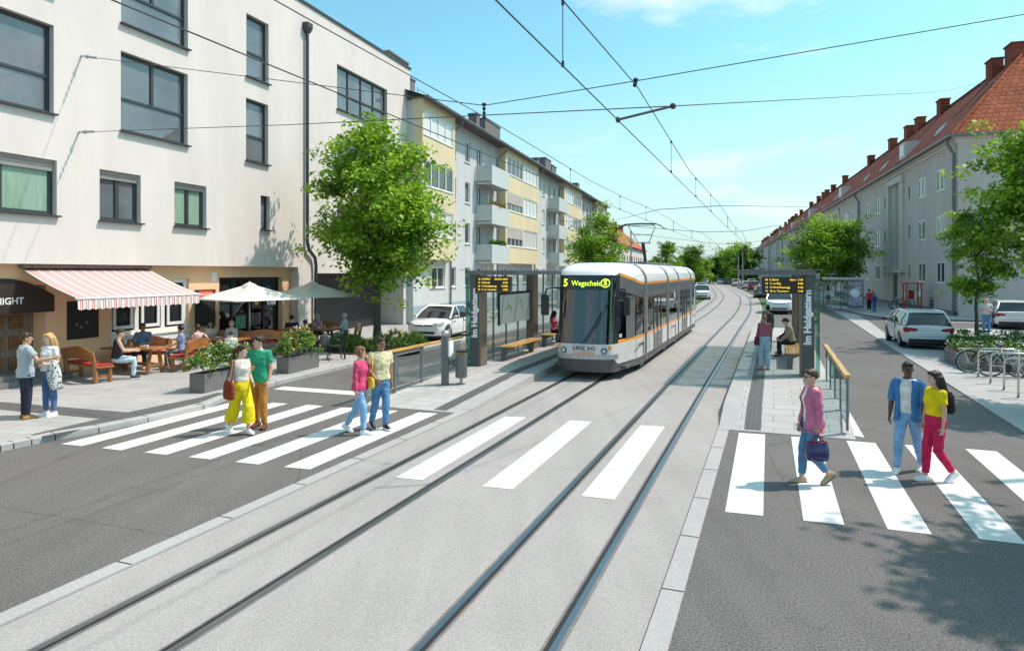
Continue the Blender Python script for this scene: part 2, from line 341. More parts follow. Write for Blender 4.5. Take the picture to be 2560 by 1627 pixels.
# zebra crossings
b=MB()
A=(0,1000);K=2.44
up=[(596,1001.5,636,1003.5),(680.5,1006.8,720.4,1008.8),(767.7,1011.8,808,1014.8),(855,1018.5,896,1020.8),(944.6,1024.3,995.7,1026.8),(1046,1030.7,1094,1033.6)]
lo=[(375,268,500,281),(620,293,740,307),(880,320,1015,334),(1150,348,1285,362),(1432,378,1580,393),(1732,408,1890,423)]
for q,l in zip(up,lo):
    p=gp([zq((l[0],l[1]),K,A),zq((l[2],l[3]),K,A),(q[2],q[3]),(q[0],q[1])],.005); b.poly(p)
tag(b.build('zebra_crossing',M['paint']),kind='structure')
b=MB()
for z in[((455,475),(625,490),(1258,107),(1128,102)),((988,528),(1175,547),(1660,133),(1525,125)),((1593,587),(1797,610),(2105,163),(1955,155))]:
    b.poly(gp([zq(p,K,(800,1000)) for p in z],.009))
tag(b.build('zebra_crossing',M['paint']),kind='structure')
b=MB()
for z in[((372,682),(605,706),(617,210),(457,200)),((850,735),(1100,762),(941,232),(775,223)),((1365,788),(1635,820),(1290,262),(1113,248)),((1925,848),(2215,882),(1648,287),(1468,273)),((2530,915),(2840,950),(2030,313),(1837,297))]:
    b.poly(gp([zq(p,K,(1660,1000)) for p in z],.005))
tag(b.build('zebra_crossing',M['paint']),kind='structure')
b=MB(); b.poly(gp([zq(p,4.013,(450,800)) for p in((935,695),(1040,667),(1790,718),(1790,757))],.005)); tag(b.build('stop_line',M['paint']),kind='structure')
b=MB(); b.poly(gp([(2124,1030),(2122,1086),(2161,1094)],.006)); tag(b.build('ramp_marking',M['paint']),kind='structure')
# left pavement with kerb
K0=[V((-16,1.5,0)),V((-11,7.8,0))]+[G(u,v) for u,v in((0,1129),(33,1122),(78,1113),(137,1100),(246,1081),(369,1056),(510,1024),(567,1001),(690,963),(871,919),(960,899),(1166,855))]
K0+=[ST(y,-9.1) for y in range(33,131,6)]
def offset(line,d):
    o=[]
    for i,p in enumerate(line):
        t=(line[min(i+1,len(line)-1)]-line[max(i-1,0)]); t.z=0; t.normalize(); o.append(p+V((-t.y,t.x,0))*d)
    return o
K1=offset(K0,.2)
b=MB(); b.prism([(p.x,p.y) for p in K1]+[(ST(130,-40).x,130),(-40,60),(-40,1.5)],-.02,.118); tag(b.build('pavement',M['pave_l']),kind='structure')
b=MB(); b.loft([[V((p.x,p.y,0)),V((p.x,p.y,.105)),V((p.x,p.y,0))+(q-p)*.12+V((0,0,.124)),V((q.x,q.y,.124))] for p,q in zip(K0,K1)],closed=False,cap=False)
for i in range(2,15):
    p,q,n=K0[i],K1[i],K0[i+1]
    for k in range(int((n-p).length/1.4)+1):
        f=min(.99,k*1.4/(n-p).length); a=p.lerp(n,f); c=q.lerp(K1[i+1],f); d=(n-p).normalized()*.018
        o=(c-a).normalized()*-.003
        b.poly([a+V((0,0,.0))+o,a+d+o,a+d+o+V((0,0,.108)),a+o+V((0,0,.108))],1); b.poly([a+V((0,0,.127))+(c-a)*.1,a+d+V((0,0,.127))+(c-a)*.1,c+d+V((0,0,.127)),c+V((0,0,.127))],1)
tag(b.build('pavement_kerb',[M['kerb'],M['groove']]),kind='structure')
def g4(p): return G(p[0]/4.372,p[1]/4.372+800,.118)
b=MB()
for q in([(-300,870),(0,895),(1395,1008),(1095,1078),(0,978),(-300,960)],[(330,1252),(1095,1078),(1395,1008),(2186,845),(2378,793),(2550,806),(2186,900),(1300,1105),(495,1275)]):
    b.poly([g4(p)+V((0,0,.004)) for p in q])
tag(b.build('tactile_paving',M['tactile']),kind='structure')
# paved floor of the right side, kerb line, building pavement, asphalt patch
b=MB(); band(b,8.45,40,-30,330,.010); tag(b.build('paving',M['pave_l']),kind='structure')
b=MB(); b.loft([[ST(y,8.2,0),ST(y,8.2,.03),ST(y,8.46,.03),ST(y,8.46,.0)] for y in ys(-20,200)],closed=False,cap=False); tag(b.build('road_kerb',M['kerb']),kind='structure')
def s6(p): return (p[0]/4.3+2000,p[1]/4.3+620)
b=MB(); b.poly([G(*s6(p))+V((0,0,.014)) for p in((640,735),(905,764),(1600,800),(2300,812),(3200,830),(3200,960),(2420,935),(2090,862),(1600,868),(1650,960),(900,905),(760,800))]); tag(b.build('side_road',M['asphalt']),kind='structure')
kb=[ST(y,10.4) for y in range(160,60,-8)]+[G(*s6(p)) for p in((200,622),(330,655),(520,693),(700,735),(900,764),(1300,785),(1900,796),(2500,806),(3400,822))]
kb=[V((p.x,p.y,0)) for p in kb]; ki=offset(kb,.16)
b=MB(); bk=[(62,36),(75,48),(120,165)]; b.prism([(p.x,p.y) for p in ki]+bk,-.02,.12); tag(b.build('building_pavement',M['pave_l']),kind='structure')
b=MB(); b.loft([[p,p+V((0,0,.126)),q+V((0,0,.126)),q] for p,q in zip(kb,ki)],closed=False,cap=False); tag(b.build('building_kerb',M['railside']),kind='structure')
# platforms
for sg,st in((-1,((-6.27,.012),(-1.1,.23),(17,.23))),(1,((-5.8,.012),(-4.3,.21),(-4,.23),(18,.23)))):
    i0=2.67; i1=3.0; o1=5.3 if sg<0 else 5.12
    b=MB()
    for (ya,za),(yb,zb) in zip(st,st[1:]):
        sgs=lambda a,c,mi,dz=0: b.poly([SF(sg*a,ya,za+dz),SF(sg*c,ya,za+dz),SF(sg*c,yb,zb+dz),SF(sg*a,yb,zb+dz)],mi)
        sgs(i0,i1,1); sgs(i1,o1,0); sgs(3.15,3.46,2,.005)
        for e,mi in((i0,1),(o1,1)): b.poly([SF(sg*e,ya,-.02),SF(sg*e,yb,-.02),SF(sg*e,yb,zb),SF(sg*e,ya,za)],mi)
    for y,z in(st[0],st[-1]): b.poly([SF(sg*i0,y,-.02),SF(sg*o1,y,-.02),SF(sg*o1,y,z),SF(sg*i0,y,z)],1)
    y=st[0][0]; b.poly([SF(sg*i0,y-.12,.008),SF(sg*o1,y-.12,.008),SF(sg*o1,y,.012),SF(sg*i0,y,.012)],1)
    tag(b.build('platform',[M['pave_p'],M['kerb'],M['tactile']]),kind='structure')
# verges
b=MB(); band(b,2.9,3.7,40,118,.02,st=3); tag(b.build('grass_verge',M['grass']),kind='structure')
b=MB(); Y=ys(50,118,3); vs=[]
for y in Y: vs+=[ST(y,-2.9,.02),ST(y,-2.9-min(4.2,(y-50)*.3+.3),.02)]
b.add(vs,[(2*i,2*i+1,2*i+3,2*i+2) for i in range(len(Y)-1)]); tag(b.build('grass_verge',M['grass']),kind='structure')
b=MB()
for o in(-3.6,3.9): band(b,o,o+.25 if o<0 else o+.2,124,230,.03,st=4)
tag(b.build('median_kerb',M['kerb']),kind='structure')
b=MB(); vs=[]; N=30
for i in range(N+1):
    x=-700+1700*i/N; hgt=9+5*math.sin(i*1.3)+3*math.sin(i*2.9); vs+=[V((x,780,-1)),V((x,800,hgt)),V((x,900,-1))]
b.add(vs,[(3*i+a,3*i+3+a,3*i+4+a,3*i+1+a) for i in range(N) for a in(0,1)]); tag(b.build('hills',mat('far_hills',(.10,.11,.06),.9,var=.2,scale=.02)),kind='structure')

# ================================================================== BUILDINGS
class Fac:
    """facade frame: local x along the street, y towards the left of it; inward = sgn*y"""
    def __init__(s,o,hd,sgn): s.o=V(o); s.a=R(hd); s.dx=V((math.sin(s.a),math.cos(s.a),0)); s.n=V((-math.cos(s.a),math.sin(s.a),0)); s.sgn=sgn; s.rz=PI/2-s.a
    def s(f,u,y=0):
        k=(u-CU)/FO; o=f.o+f.n*y; return (o.x-k*o.y)/(k*f.dx.y-f.dx.x)
    def z(f,u,v,y=0): return EH-(v-HV)/FO*(f.o+f.n*y+f.dx*f.s(u,y)).y
    def w(f,s,y,z): return f.o+f.dx*s+f.n*y+V((0,0,z))
def wallh(mb,x0,x1,z0,z1,holes,y,dy,mi=0,mr=1):
    # wall in plane y with rectangular openings whose reveals run to y+dy
    xs=sorted(set([x0,x1]+[h[i] for h in holes for i in(0,1)])); zs=sorted(set([z0,z1]+[h[i] for h in holes for i in(2,3)]))
    xs=[x for x in xs if x0<=x<=x1]; zs=[z for z in zs if z0<=z<=z1]
    for a,c in zip(xs,xs[1:]):
        run=None
        for e,g in zip(zs,zs[1:]):
            mx,mz=(a+c)/2,(e+g)/2
            if any(h[0]<mx<h[1] and h[2]<mz<h[3] for h in holes):
                if run is not None: mb.poly([(a,y,run),(c,y,run),(c,y,e),(a,y,e)],mi); run=None
            elif run is None: run=e
        if run is not None: mb.poly([(a,y,run),(c,y,run),(c,y,z1),(a,y,z1)],mi)
    for h in holes:
        a,c,e,g=h[:4]; d=dy if len(h)<5 else h[4]
        for p,q in(((a,e),(a,g)),((c,e),(c,g)),((a,g),(c,g)),((a,e),(c,e))): mb.poly([(p[0],y,p[1]),(q[0],y,q[1]),(q[0],y+d,q[1]),(p[0],y+d,p[1])],mr)
def window(par,a,c,e,g,y,sg,rows=((0,1,2),),fm=None,gm=None,sill=None,fw=.07,name='window',blind=0,bm=None,loc=None):
    # frame (part) > pane, sill, blind (sub-parts); rows = (low fraction, high fraction, columns)
    fm=fm or M['anth']; gm=gm or M['gl_sky']; b=MB(); t=.07*sg; W=c-a; Hh=g-e; pm=MB()
    y0,y1=y-.035,y+.035
    b.bx(a,a+fw,y0,y1,e,g); b.bx(c-fw,c,y0,y1,e,g); b.bx(a+fw,c-fw,y0,y1,e,e+fw); b.bx(a+fw,c-fw,y0,y1,g-fw,g)
    for lo,hi,nc in rows:
        if lo>0: b.bx(a+fw,c-fw,y0,y1,e+Hh*lo-fw*.45,e+Hh*lo+fw*.45)
        for k in range(1,nc):
            x=a+W*k/nc; b.bx(x-fw*.6,x+fw*.6,y0-.002,y1+.002,max(e+Hh*lo+fw*.45,e+fw),min(e+Hh*hi-fw*.45,g-fw))
    o=b.build(name,fm,par)
    pm.poly([(a+fw*.5,y+sg*.012,e+fw*.5),(c-fw*.5,y+sg*.012,e+fw*.5),(c-fw*.5,y+sg*.012,g-fw*.5),(a+fw*.5,y+sg*.012,g-fw*.5)]); pm.build('pane',gm,o)
    if sill:
        s=MB(); s.bx(a-.05,c+.05,y+sg*.03,y-sg*sill[0],e-.05,e-.004); s.build('sill',sill[1],o)
    if blind:
        s=MB(); n=max(2,int(blind*Hh/.09))
        for k in range(n): s.box(((a+c)/2,y-sg*.075,g-(k+.5)*blind*Hh/n),(W-.03,.02,blind*Hh/n*.92),0,0,('X',sg*.2))
        s.build('blind',bm or M['shutter'],o)
    return o
for nm in('gcurtain','curtain'):
    p=M[nm].node_tree.nodes['Principled BSDF']; p.inputs['Coat Weight'].default_value=.9; p.inputs['Coat Roughness'].default_value=.03
# ---------------------------------------------------------------- white corner building
F1=Fac((-6.18,38.9,0),18.1,1)
root=empty('white_apartment_building',F1.o,F1.rz,'big white rendered corner building with dark framed windows above the cafe','building')
def r1(u0,u1,v): # v: tl,tr,bl,br
    a,c=F1.s(u0),F1.s(u1); g=(F1.z(u0,v[0])+F1.z(u1,v[1]))/2; e=(F1.z(u0,v[2])+F1.z(u1,v[3]))/2; return [a,c,e,g]
w3=r1(302,469.4,(127.5,186,325.5,364.7)); w2=r1(302.7,469.8,(-80,-40,55,126)); w4=r1(615.7,671.4,(32,62.7,189,211.8)); w5=r1(615,670.6,(244,263.5,400.8,412.5))
w7=r1(249,352,(422.7,439,551,557.6)); w8=r1(436,516,(454,466,564.7,571)); w9=r1(651.8,674.5,(489.4,491,574.5,574.5)); w10=r1(842.4,968,(161.7,223.4,285,311.6))
hh=w3[3]-w3[2]; w2[2]=w2[2]; w2[3]=w2[2]+hh; zt=F1.z(134.5,64.7); zb=F1.z(137,286); c1=F1.s(134.5); w1=[c1-3.1,c1,zb,zt]; c6=F1.s(142); w6=[c6-2.9,c6,F1.z(142,539),F1.z(142,402)]
dz=w2[2]-w3[2]; w11=[w10[0],w10[1],w10[2]-dz,w10[3]-dz]; w12=[w10[0],w10[1],w10[2]-2*dz,w10[3]-2*dz]; w0=[w1[0],w1[1],w1[2]+dz,w1[3]+dz]
S0=-34; S1=.8; ZB=3.33; ZT=14.86; DP=.26
sp0,sp1,sg0=F1.s(745.5),F1.s(770),F1.s(785)
holes=[w0,w1,w2,w3,w4,w5,w6,w7,w8,w9,w10,w11,w12]
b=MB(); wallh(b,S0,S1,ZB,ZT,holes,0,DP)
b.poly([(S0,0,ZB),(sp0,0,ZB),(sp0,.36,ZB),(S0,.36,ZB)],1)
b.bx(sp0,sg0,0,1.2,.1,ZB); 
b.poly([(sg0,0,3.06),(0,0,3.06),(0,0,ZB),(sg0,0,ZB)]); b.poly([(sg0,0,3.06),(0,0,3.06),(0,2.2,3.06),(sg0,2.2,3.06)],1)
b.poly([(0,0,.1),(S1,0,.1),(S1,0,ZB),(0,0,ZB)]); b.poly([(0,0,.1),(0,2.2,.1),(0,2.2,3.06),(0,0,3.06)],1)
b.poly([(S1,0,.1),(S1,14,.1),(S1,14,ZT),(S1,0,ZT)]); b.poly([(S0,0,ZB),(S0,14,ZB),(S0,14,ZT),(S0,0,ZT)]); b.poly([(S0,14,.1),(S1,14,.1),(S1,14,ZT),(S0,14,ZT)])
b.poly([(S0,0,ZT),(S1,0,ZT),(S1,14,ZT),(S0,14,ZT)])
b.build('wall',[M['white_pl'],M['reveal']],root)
b=MB(); b.bx(S0,S1+.06,-.07,.30,ZT+.003,ZT+.11); b.build('parapet_coping',M['anth'],root)
sl=(.33,M['anth'])
lowhi=((0,.42,1),(.42,1,2)); single=((0,.42,1),(.42,1,1))
for w in(w0,w1): window(root,*w,DP-.06,1,single,sill=sl,fw=.09)
for w in(w2,w3): window(root,*w,DP-.06,1,lowhi,sill=sl,fw=.09)
for w in(w4,w5): window(root,*w,DP-.06,1,single,sill=sl,fw=.09)
window(root,*w6,DP-.06,1,((0,1,2),),gm=M['gcurtain'],sill=sl,fw=.11,blind=.2)
window(root,*w7,DP-.06,1,((0,1,2),),sill=sl,fw=.11,blind=.17)
window(root,*w8,DP-.06,1,((0,1,2),),gm=M['gcurtain'],sill=sl,fw=.11,blind=.14)
window(root,*w9,DP-.06,1,((0,1,1),),sill=sl,fw=.08)
for w in(w10,w11,w12): window(root,*w,DP-.06,1,((0,.4,4),(.4,1,4)),sill=sl,fw=.07)
# downpipe
b=MB(); sd=F1.s(762.5); zt=F1.z(762,66); b.tube([(sd,-.12,zt-.2),(sd,-.12,4.4),(sd+.1,-.14,4.1),(sd+.55,-.14,3.75),(sd+.62,-.14,3.4),(sd+.62,-.14,.12)],.075,10)
b.loft([[(sd-x,-.12-y2,z) for x,y2 in((w,w*.8),(-w,w*.8),(-w,-w*.8),(w,-w*.8))] for w,z in((.1,zt-.32),(.19,zt-.1),(.19,zt+.12))]); b.build('downpipe',M['anth'],root)
# recessed ground floor
YR=.36
def r1g(u0,u1,v0,v1): a,c=F1.s(u0,YR),F1.s(u1,YR); m=(u0+u1)/2; return [a,c,F1.z(m,v1,YR),F1.z(m,v0,YR)]
gW=r1g(276,472,698,832); gM=r1g(486.6,536,724,815); gD=r1g(548,706,693,850); gB=r1g(167,245,752,846); gE=[F1.s(-120,YR),F1.s(116,YR),.12,2.75]
gD[2]=.14
b=MB(); wallh(b,S0,sp0,.1,ZB,[gW,gM+[.05],gD+[.25],gB+[.04],gE+[1.2]],YR,.2,0,0)
b.poly([(gE[0],YR+1.2,.1),(gE[1]-1.5,YR+1.2,.1),(gE[1]-1.5,YR+1.2,2.75),(gE[0],YR+1.2,2.75)])
b.build('ground_floor_wall',M['orange_pl'],root)
o=MB(); o.bx(gE[1]-1.5,gE[1],YR+.5,YR+1.1,.1,2.75); o=o.build('cabinet_door',M['wood_brown'],root)
q=MB()
for k in range(4):
    for j in range(2): q.bx(gE[1]-1.25+j*.55,gE[1]-.85+j*.55,YR+.47,YR+.498,.45+k*.55,.8+k*.55)
q.build('door_panel',mat('amber_wood_panels',(.16,.075,.03),.5,var=.5,scale=5),o)
s=MB(); s.bx(gE[0],gE[1]+.3,-.25,YR+.5,.12,.27); s.bx(gE[0],gE[1]+.1,-.05,YR+.5,.272,.40); s.build('doorstep',M['railside'],root)
s=MB(); n=18; s.extr([(gE[0]-.1,YR-.05,2.0)]+[(gE[0]-.1+(gE[1]-gE[0]+.3)*(.0+i/n),YR-.05,2.32+.62*math.sin(PI*min(1,.12+.88*i/n)*.93)) for i in range(n+1)]+[(gE[1]+.2,YR-.05,2.0)],(0,.06,0)); sg_=s.build('shop_sign',mat('dark_brown_sign',(.035,.022,.018),.5,var=.1)); sg_.location=F1.o; sg_.rotation_euler=(0,0,F1.rz)
tag(sg_,'dark brown arched fascia sign lettered NIGHT over the cafe entrance','sign')
sE=F1.s(60,YR-.06); text('NIGHT',.25,M['sign_w'],(sE,YR-.056,2.33),(PI/2,0,0),sg_,'lettering','RIGHT',.003,.004)
o=window(root,*gW,YR+.13,1,((.0,.74,3),(.74,1,3)),M['wframe'],M['gl_dark'],(.22,M['wframe']),.13); o.name='cafe_window'
b=MB(); b.bx(gW[0],gW[1],YR-.04,YR+.12,gW[2]-.28,gW[2]-.055); b.build('window_ledge',M['wframe'],root)
for k in range(3):
    W_=(gW[1]-gW[0])/3; x0=gW[0]+k*W_; b=MB(); e,g=gW[2]+.2,gW[2]+(gW[3]-gW[2])*.72
    for p in((x0+.16,x0+.26,e,g),(x0+W_-.26,x0+W_-.16,e,g),(x0+.26,x0+W_-.26,e,e+.1),(x0+.26,x0+W_-.26,g-.1,g)): b.bx(p[0],p[1],YR+.06,YR+.1,p[2],p[3])
    b.build('casement',M['wframe'],root)
b=MB(); b.bx(gB[0],gB[1],YR-.03,YR+.03,gB[2],gB[3]); o=b.build('chalkboard',M['black']); o.location=F1.o; o.rotation_euler=(0,0,F1.rz); tag(o,'blank black board on the ochre wall beneath the striped awning','board')
for dx,dzz in((.55,.42),(.8,.34),(1.15,.46)):
    b=MB(); b.lathe([(.05,-.035),(.05,-.031)],(gB[0]+dx*(gB[1]-gB[0])/1.9,YR,gB[2]+dzz),12,axis='y'); b.build('magnet',M['mgrey'],o)
b=MB(); b.bx(gM[0],gM[1],YR-.05,YR+.03,gM[2],gM[3]); o=b.build('menu_board',M['dgrey']); o.location=F1.o; o.rotation_euler=(0,0,F1.rz); tag(o,'tall dark menu board with a red strip beside the cafe door','board')
b=MB(); b.bx(gM[0]+.15,gM[1]-.15,YR-.06,YR-.052,gM[3]-.30,gM[3]-.05); p=b.build('red_strip',mat('red_sign_panel',(.7,.09,.03),.4,var=0),o); text('SCHWARZMARKT',.13,M['sign_w'],((gM[0]+gM[1])/2,YR-.063,gM[3]-.175),(PI/2,0,0),p,'lettering','CENTER',.002)
b=MB(); pn=[F1.s(530,YR),F1.s(541.5,YR)]; z1,z2=F1.z(536,704,YR),F1.z(536,681,YR); b.bx(pn[0],pn[1],YR-.012,YR-.002,z1,z2); o=b.build('paper_notice',M['sign_w']); o.location=F1.o; o.rotation_euler=(0,0,F1.rz); tag(o,'small white paper notice stuck on the ochre wall','notice')
# cafe glazed door front: frame, panes, posters
DY=YR+.25
b=MB(); a,c,e,g=gD; fw=.07; nC=4
for k in range(nC+1): x=a+(c-a)*k/nC; b.bx(max(a,x-.05),min(c,x+.05),DY-.04,DY+.04,e,g)
for z in(e+.05,e+.72*(g-e),g-.05): b.bx(a,c,DY-.043,DY+.043,z-.05,z+.05)
o=b.build('cafe_door',M['black'],root); p=MB(); p.poly([(a,DY,e),(c,DY,e),(c,DY,g),(a,DY,g)]); p.build('pane',M['wsglass'],o)
b=MB(); b.bx(a-1.5,c+.4,DY+3.2,DY+3.3,.1,3.2); b.bx(a-1.5,c+.4,DY+.1,DY+3.2,3.1,3.2); b.bx(a-1.5,c+.4,DY+.1,DY+3.3,.1,.13); b.bx(a-1.6,a-1.5,DY+.1,DY+3.3,.1,3.2); b.bx(c+.4,c+.5,DY+.1,DY+3.3,.1,3.2); b.build('interior',mat('dim_interior',(.10,.055,.03),.8,var=.4,scale=3),root)
b=MB(); b.bx(a+.1,a+(c-a)*.45,DY+1.2,DY+1.7,.12,1.15); b.bx(a+.1,a+(c-a)*.45,DY+1.1,DY+1.8,1.15,1.2); o=b.build('bar_counter',M['wood_o']); o.location=F1.o; o.rotation_euler=(0,0,F1.rz); tag(o,'dark wooden bar counter inside the cafe behind the glass door','counter')
pw=(c-a)/nC
for k,(nm,lb,col,hz) in enumerate((('poster','green and yellow landscape poster in the cafe door',(.10,.30,.16),1.0),('poster','brown poster with a yellow cup on the cafe door',(.10,.05,.02),1.75),('poster','pale sticker sheet with blue lettering at right of the cafe door',(.62,.68,.72),1.85))):
    x=a+pw*(k+1.5); b=MB(); b.bx(x-pw*.3,x+pw*.3,DY-.052,DY-.046,e+hz-.25,e+hz+.25); o=b.build(nm,mat('poster%d'%k,col,.5,var=.5,scale=7)); o.location=F1.o; o.rotation_euler=(0,0,F1.rz); tag(o,lb,'poster')
    if k==1: q=MB(); q.lathe([(.14,-.055),(.13,-.053)],(x,DY,e+hz+.02),14,axis='y'); q.build('cup_picture',M['fl_yel'],o)
    if k==2: text('MONAT\nSUPER',.13,M['sign_b'],(x,DY-.054,e+hz),(PI/2,0,0),o,'lettering','CENTER',.001)
# passage with sliding gate, its shade put into the dark panel colour
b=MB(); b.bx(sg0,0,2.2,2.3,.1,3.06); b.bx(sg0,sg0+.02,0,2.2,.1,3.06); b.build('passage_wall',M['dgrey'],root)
b=MB(); b.bx(sg0+1.6,-.02,1.5,1.57,.13,3.04); o=b.build('gate',M['dgrey'],root); q=MB(); q.bx(-.75,-.4,1.488,1.498,2.0,2.22); q.build('gate_plate',M['mgrey'],o)
# cable anchors on the white wall are added with the wires
# ---------------------------------------------------------------- cream and grey apartment block
F2=Fac((-6.03,38.06,0),16.6,1)
root=empty('apartment_block',F2.o,F2.rz,'four storey grey and cream apartment block with balconies behind the left stop','building')
X0,X1,ZE=1.2,70.6,13.1; BO=-.6
bays=[(X0,6.3),(17.3,27.9),(39.4,49.8),(61.3,X1)]
FL=[(10.8,12.25),(7.95,9.4),(5.1,6.55)]
holes=[];wl=[];doors=[]
for m in range(3):
    t=22.0*m
    for (e,g) in FL+[(2.15,3.45)]:
        for a,c in((7.1,8.0),(9.7,10.7)): wl.append([t+a,t+c,e,g])
        wl.append([t+14.7,t+15.65,e+.15,g])
        if e>4: doors.append([t+12.1,t+13.25,e-1.0,g])
        else: wl.append([t+12.2,t+13.2,e,g])
wl.append([3.9,6.0,2.15,3.45])
for a,c in((18.2,19.6),(21.3,22.7),(24.5,25.9),(40.5,41.9),(44,45.4)): wl.append([a,c,2.15,3.45])
b=MB(); wallh(b,X0,X1,0,ZE,wl+doors,0,.16)
b.poly([(X1,0,0),(X1,10,0),(X1,10,ZE),(X1,0,ZE)]); b.poly([(X0,0,0),(X0,10,0),(X0,10,ZE),(X0,0,ZE)]); b.build('wall',[M['grey_pl'],M['reveal']],root)
b=MB()
b.bx(X0,X1,-.012,-.002,.1,1.15); b.build('plinth',M['plinth'],root)
for x in range(3,70,7):
    b=MB(); b.bx(x,x+.9,-.02,-.014,.45,1.0); b.build('cellar_window',M['gl_dark'],root)
wi=0
for w in wl:
    wi+=1; window(root,*w,.1,1,((0,1,2 if w[1]-w[0]>1.2 else 1),),M['wframe'],M['curtain'] if wi%3==0 else M['gl_far'],(.18,M['wframe']),.08,blind=(.85 if wi in(3,9) else 0),bm=M['bshutter'])
for d in doors: window(root,*d,.1,1,((0,1,2),),M['wframe'],M['gl_far'],None,.09,'balcony_door')
for bi,(a,c) in enumerate(bays):
    hs=[]
    for e,g in((11.06,12.5),(8.12,9.62),(5.25,6.8)):
        if bi==0: hs.append([a+.9 if a>3 else a+.2,c-.35,e,g])
        else: m=(a+c)/2; hs+=[[a+.5,m-.15,e,g],[m+.15,c-.5,e,g]]
    b=MB(); wallh(b,a,c,3.85,ZE,hs,BO,.12,0,1)
    for x in(a,c): b.poly([(x,BO,3.85),(x,-.001,3.85),(x,-.001,ZE),(x,BO,ZE)])
    b.poly([(a,BO,3.85),(c,BO,3.85),(c,0,3.85),(a,0,3.85)]); o=b.build('bay',[M['cream_pl'],M['reveal']],root)
    for i,h in enumerate(hs):
        sh=(bi==1 and i in(2,4)); window(o,*h,BO+.07,1,((0,1,4),),M['wframe'],M['curtain'] if (i+bi)%2==0 else M['gl_far'],(.12,M['wframe']),.075,blind=(.6 if sh else 0),bm=M['bshutter'])
for m in range(3):
    t=22.0*m
    for fl,(e,g) in enumerate(FL):
        z=e-1.1; b=MB(); x0,x1=t+11.8,t+16.2; b.bx(x0,x1,-1.25,-.003,z-.14,z); o=b.build('balcony',M['reveal'],root)
        q=MB()
        for p in((x0+.02,x1-.02,-1.27,-1.22),(x0,x0+.05,-1.2,-.05),(x1-.05,x1,-1.2,-.05)): q.bx(*p,z-.25,z+1.12)
        q.build('railing_panel',mat('balcony_panel',(.50,.53,.52),.5,var=.04) if 'bp' not in M else M['bp'],o)
        M.setdefault('bp',q and bpy.data.materials['balcony_panel'])
b=MB(); rz_,ry=ZE+2.6,6.5
b.poly([(X0-.3,-.95,ZE+.02),(X1+.4,-.95,ZE+.02),(X1+.4,ry,rz_),(X0-.3,ry,rz_)]); b.poly([(X0-.3,14,ZE),(X1+.4,14,ZE),(X1+.4,ry,rz_),(X0-.3,ry,rz_)]); b.poly([(X0-.3,-.95,ZE+.02),(X1+.4,-.95,ZE+.02),(X1+.4,.3,ZE-.06),(X0-.3,.3,ZE-.06)])
b.poly([(X1,0,ZE-.1),(X1,13,ZE-.1),(X1,ry,rz_-.1)])
b.poly([(X0,0,ZE-.1),(X0,13,ZE-.1),(X0,ry,rz_-.1)])
ro=b.build('roof',M['roof_dark'],root)
b=MB(); b.tube([(X0-.3,-1.02,ZE-.02),(X1+.4,-1.02,ZE-.02)],.09,8); b.build('gutter',M['mgrey'],root)
for k in range(30): pass
b=MB()
for k in range(46): b.bar((X0+k*1.5,-.3,ZE+.25),(X0+k*1.5,-.3,ZE+.6),.03)
b.tube([(X0,-.3,ZE+.5),(X1,-.3,ZE+.5)],.018,5); b.build('snow_guard',M['mgrey'],ro)
for x,w,d,y,hh_ in((2.2,2.6,1.0,2.0,2.1),(7.0,1.0,.8,3.0,1.6),(16.6,.7,.7,1.6,1.7),(20.5,4.2,1.0,2.2,2.0),(37.5,.8,.8,2,1.4),(42,2.8,1.,2.2,2.1),(47,2.4,1.,2.6,1.9),(62,1.6,1.,2.4,1.6)):
    zr=ZE+2.6*(y+.95)/7.45; b=MB(); b.bx(x,x+w,y,y+d,zr-.4,zr+hh_); b.bx(x-.06,x+w+.06,y-.06,y+d+.06,zr+hh_+.002,zr+hh_+.12); b.build('chimney',M['chim_grey'],ro)
for x in(6.8,16.8,28.4,39,50.3,60.8):
    b=MB(); b.tube([(x,-.95,ZE-.05),(x,-.9,ZE-.4),(x,-.1,ZE-1.0),(x,-.1,.15)],.06,8); b.build('downpipe',M['mgrey'],root)
# balcony flowers: things of their own
# ---------------------------------------------------------------- red roofed house farther up on the left
root=empty('red_roofed_house',F2.w(82,0,0),F2.rz,'pale house with long red tiled roof beyond the cream block','building')
b=MB(); hw=[[2+4*k,3.6+4*k,e,e+1.5] for k in range(13) for e in(1.5,4.9)]; wallh(b,0,56,0,8.3,hw,0,.15)
b.poly([(0,0,0),(0,11,0),(0,11,8.3),(0,0,8.3)]); b.poly([(56,0,0),(56,11,0),(56,11,8.3),(56,0,8.3)]); b.build('wall',[M['white_pl'],M['reveal']],root)
for h in hw: 
    b=MB(); b.poly([(h[0],.12,h[2]),(h[1],.12,h[2]),(h[1],.12,h[3]),(h[0],.12,h[3])]); b.build('window',M['gl_far'],root)
b=MB(); zr=13.3; A_=[(-.5,-.5,8.25),(56.5,-.5,8.25),(52,5.5,zr),(4,5.5,zr),(-.5,11.5,8.25),(56.5,11.5,8.25)]; b.add(A_,[(0,1,2,3),(0,3,4),(4,3,2,5),(1,5,2)]); ro=b.build('roof',M['tile_far'],root)
for x in(10,22,36,47): b=MB(); b.bx(x,x+1.2,4.6,5.6,12.2,14.4); b.build('chimney',M['chim_red'],ro)
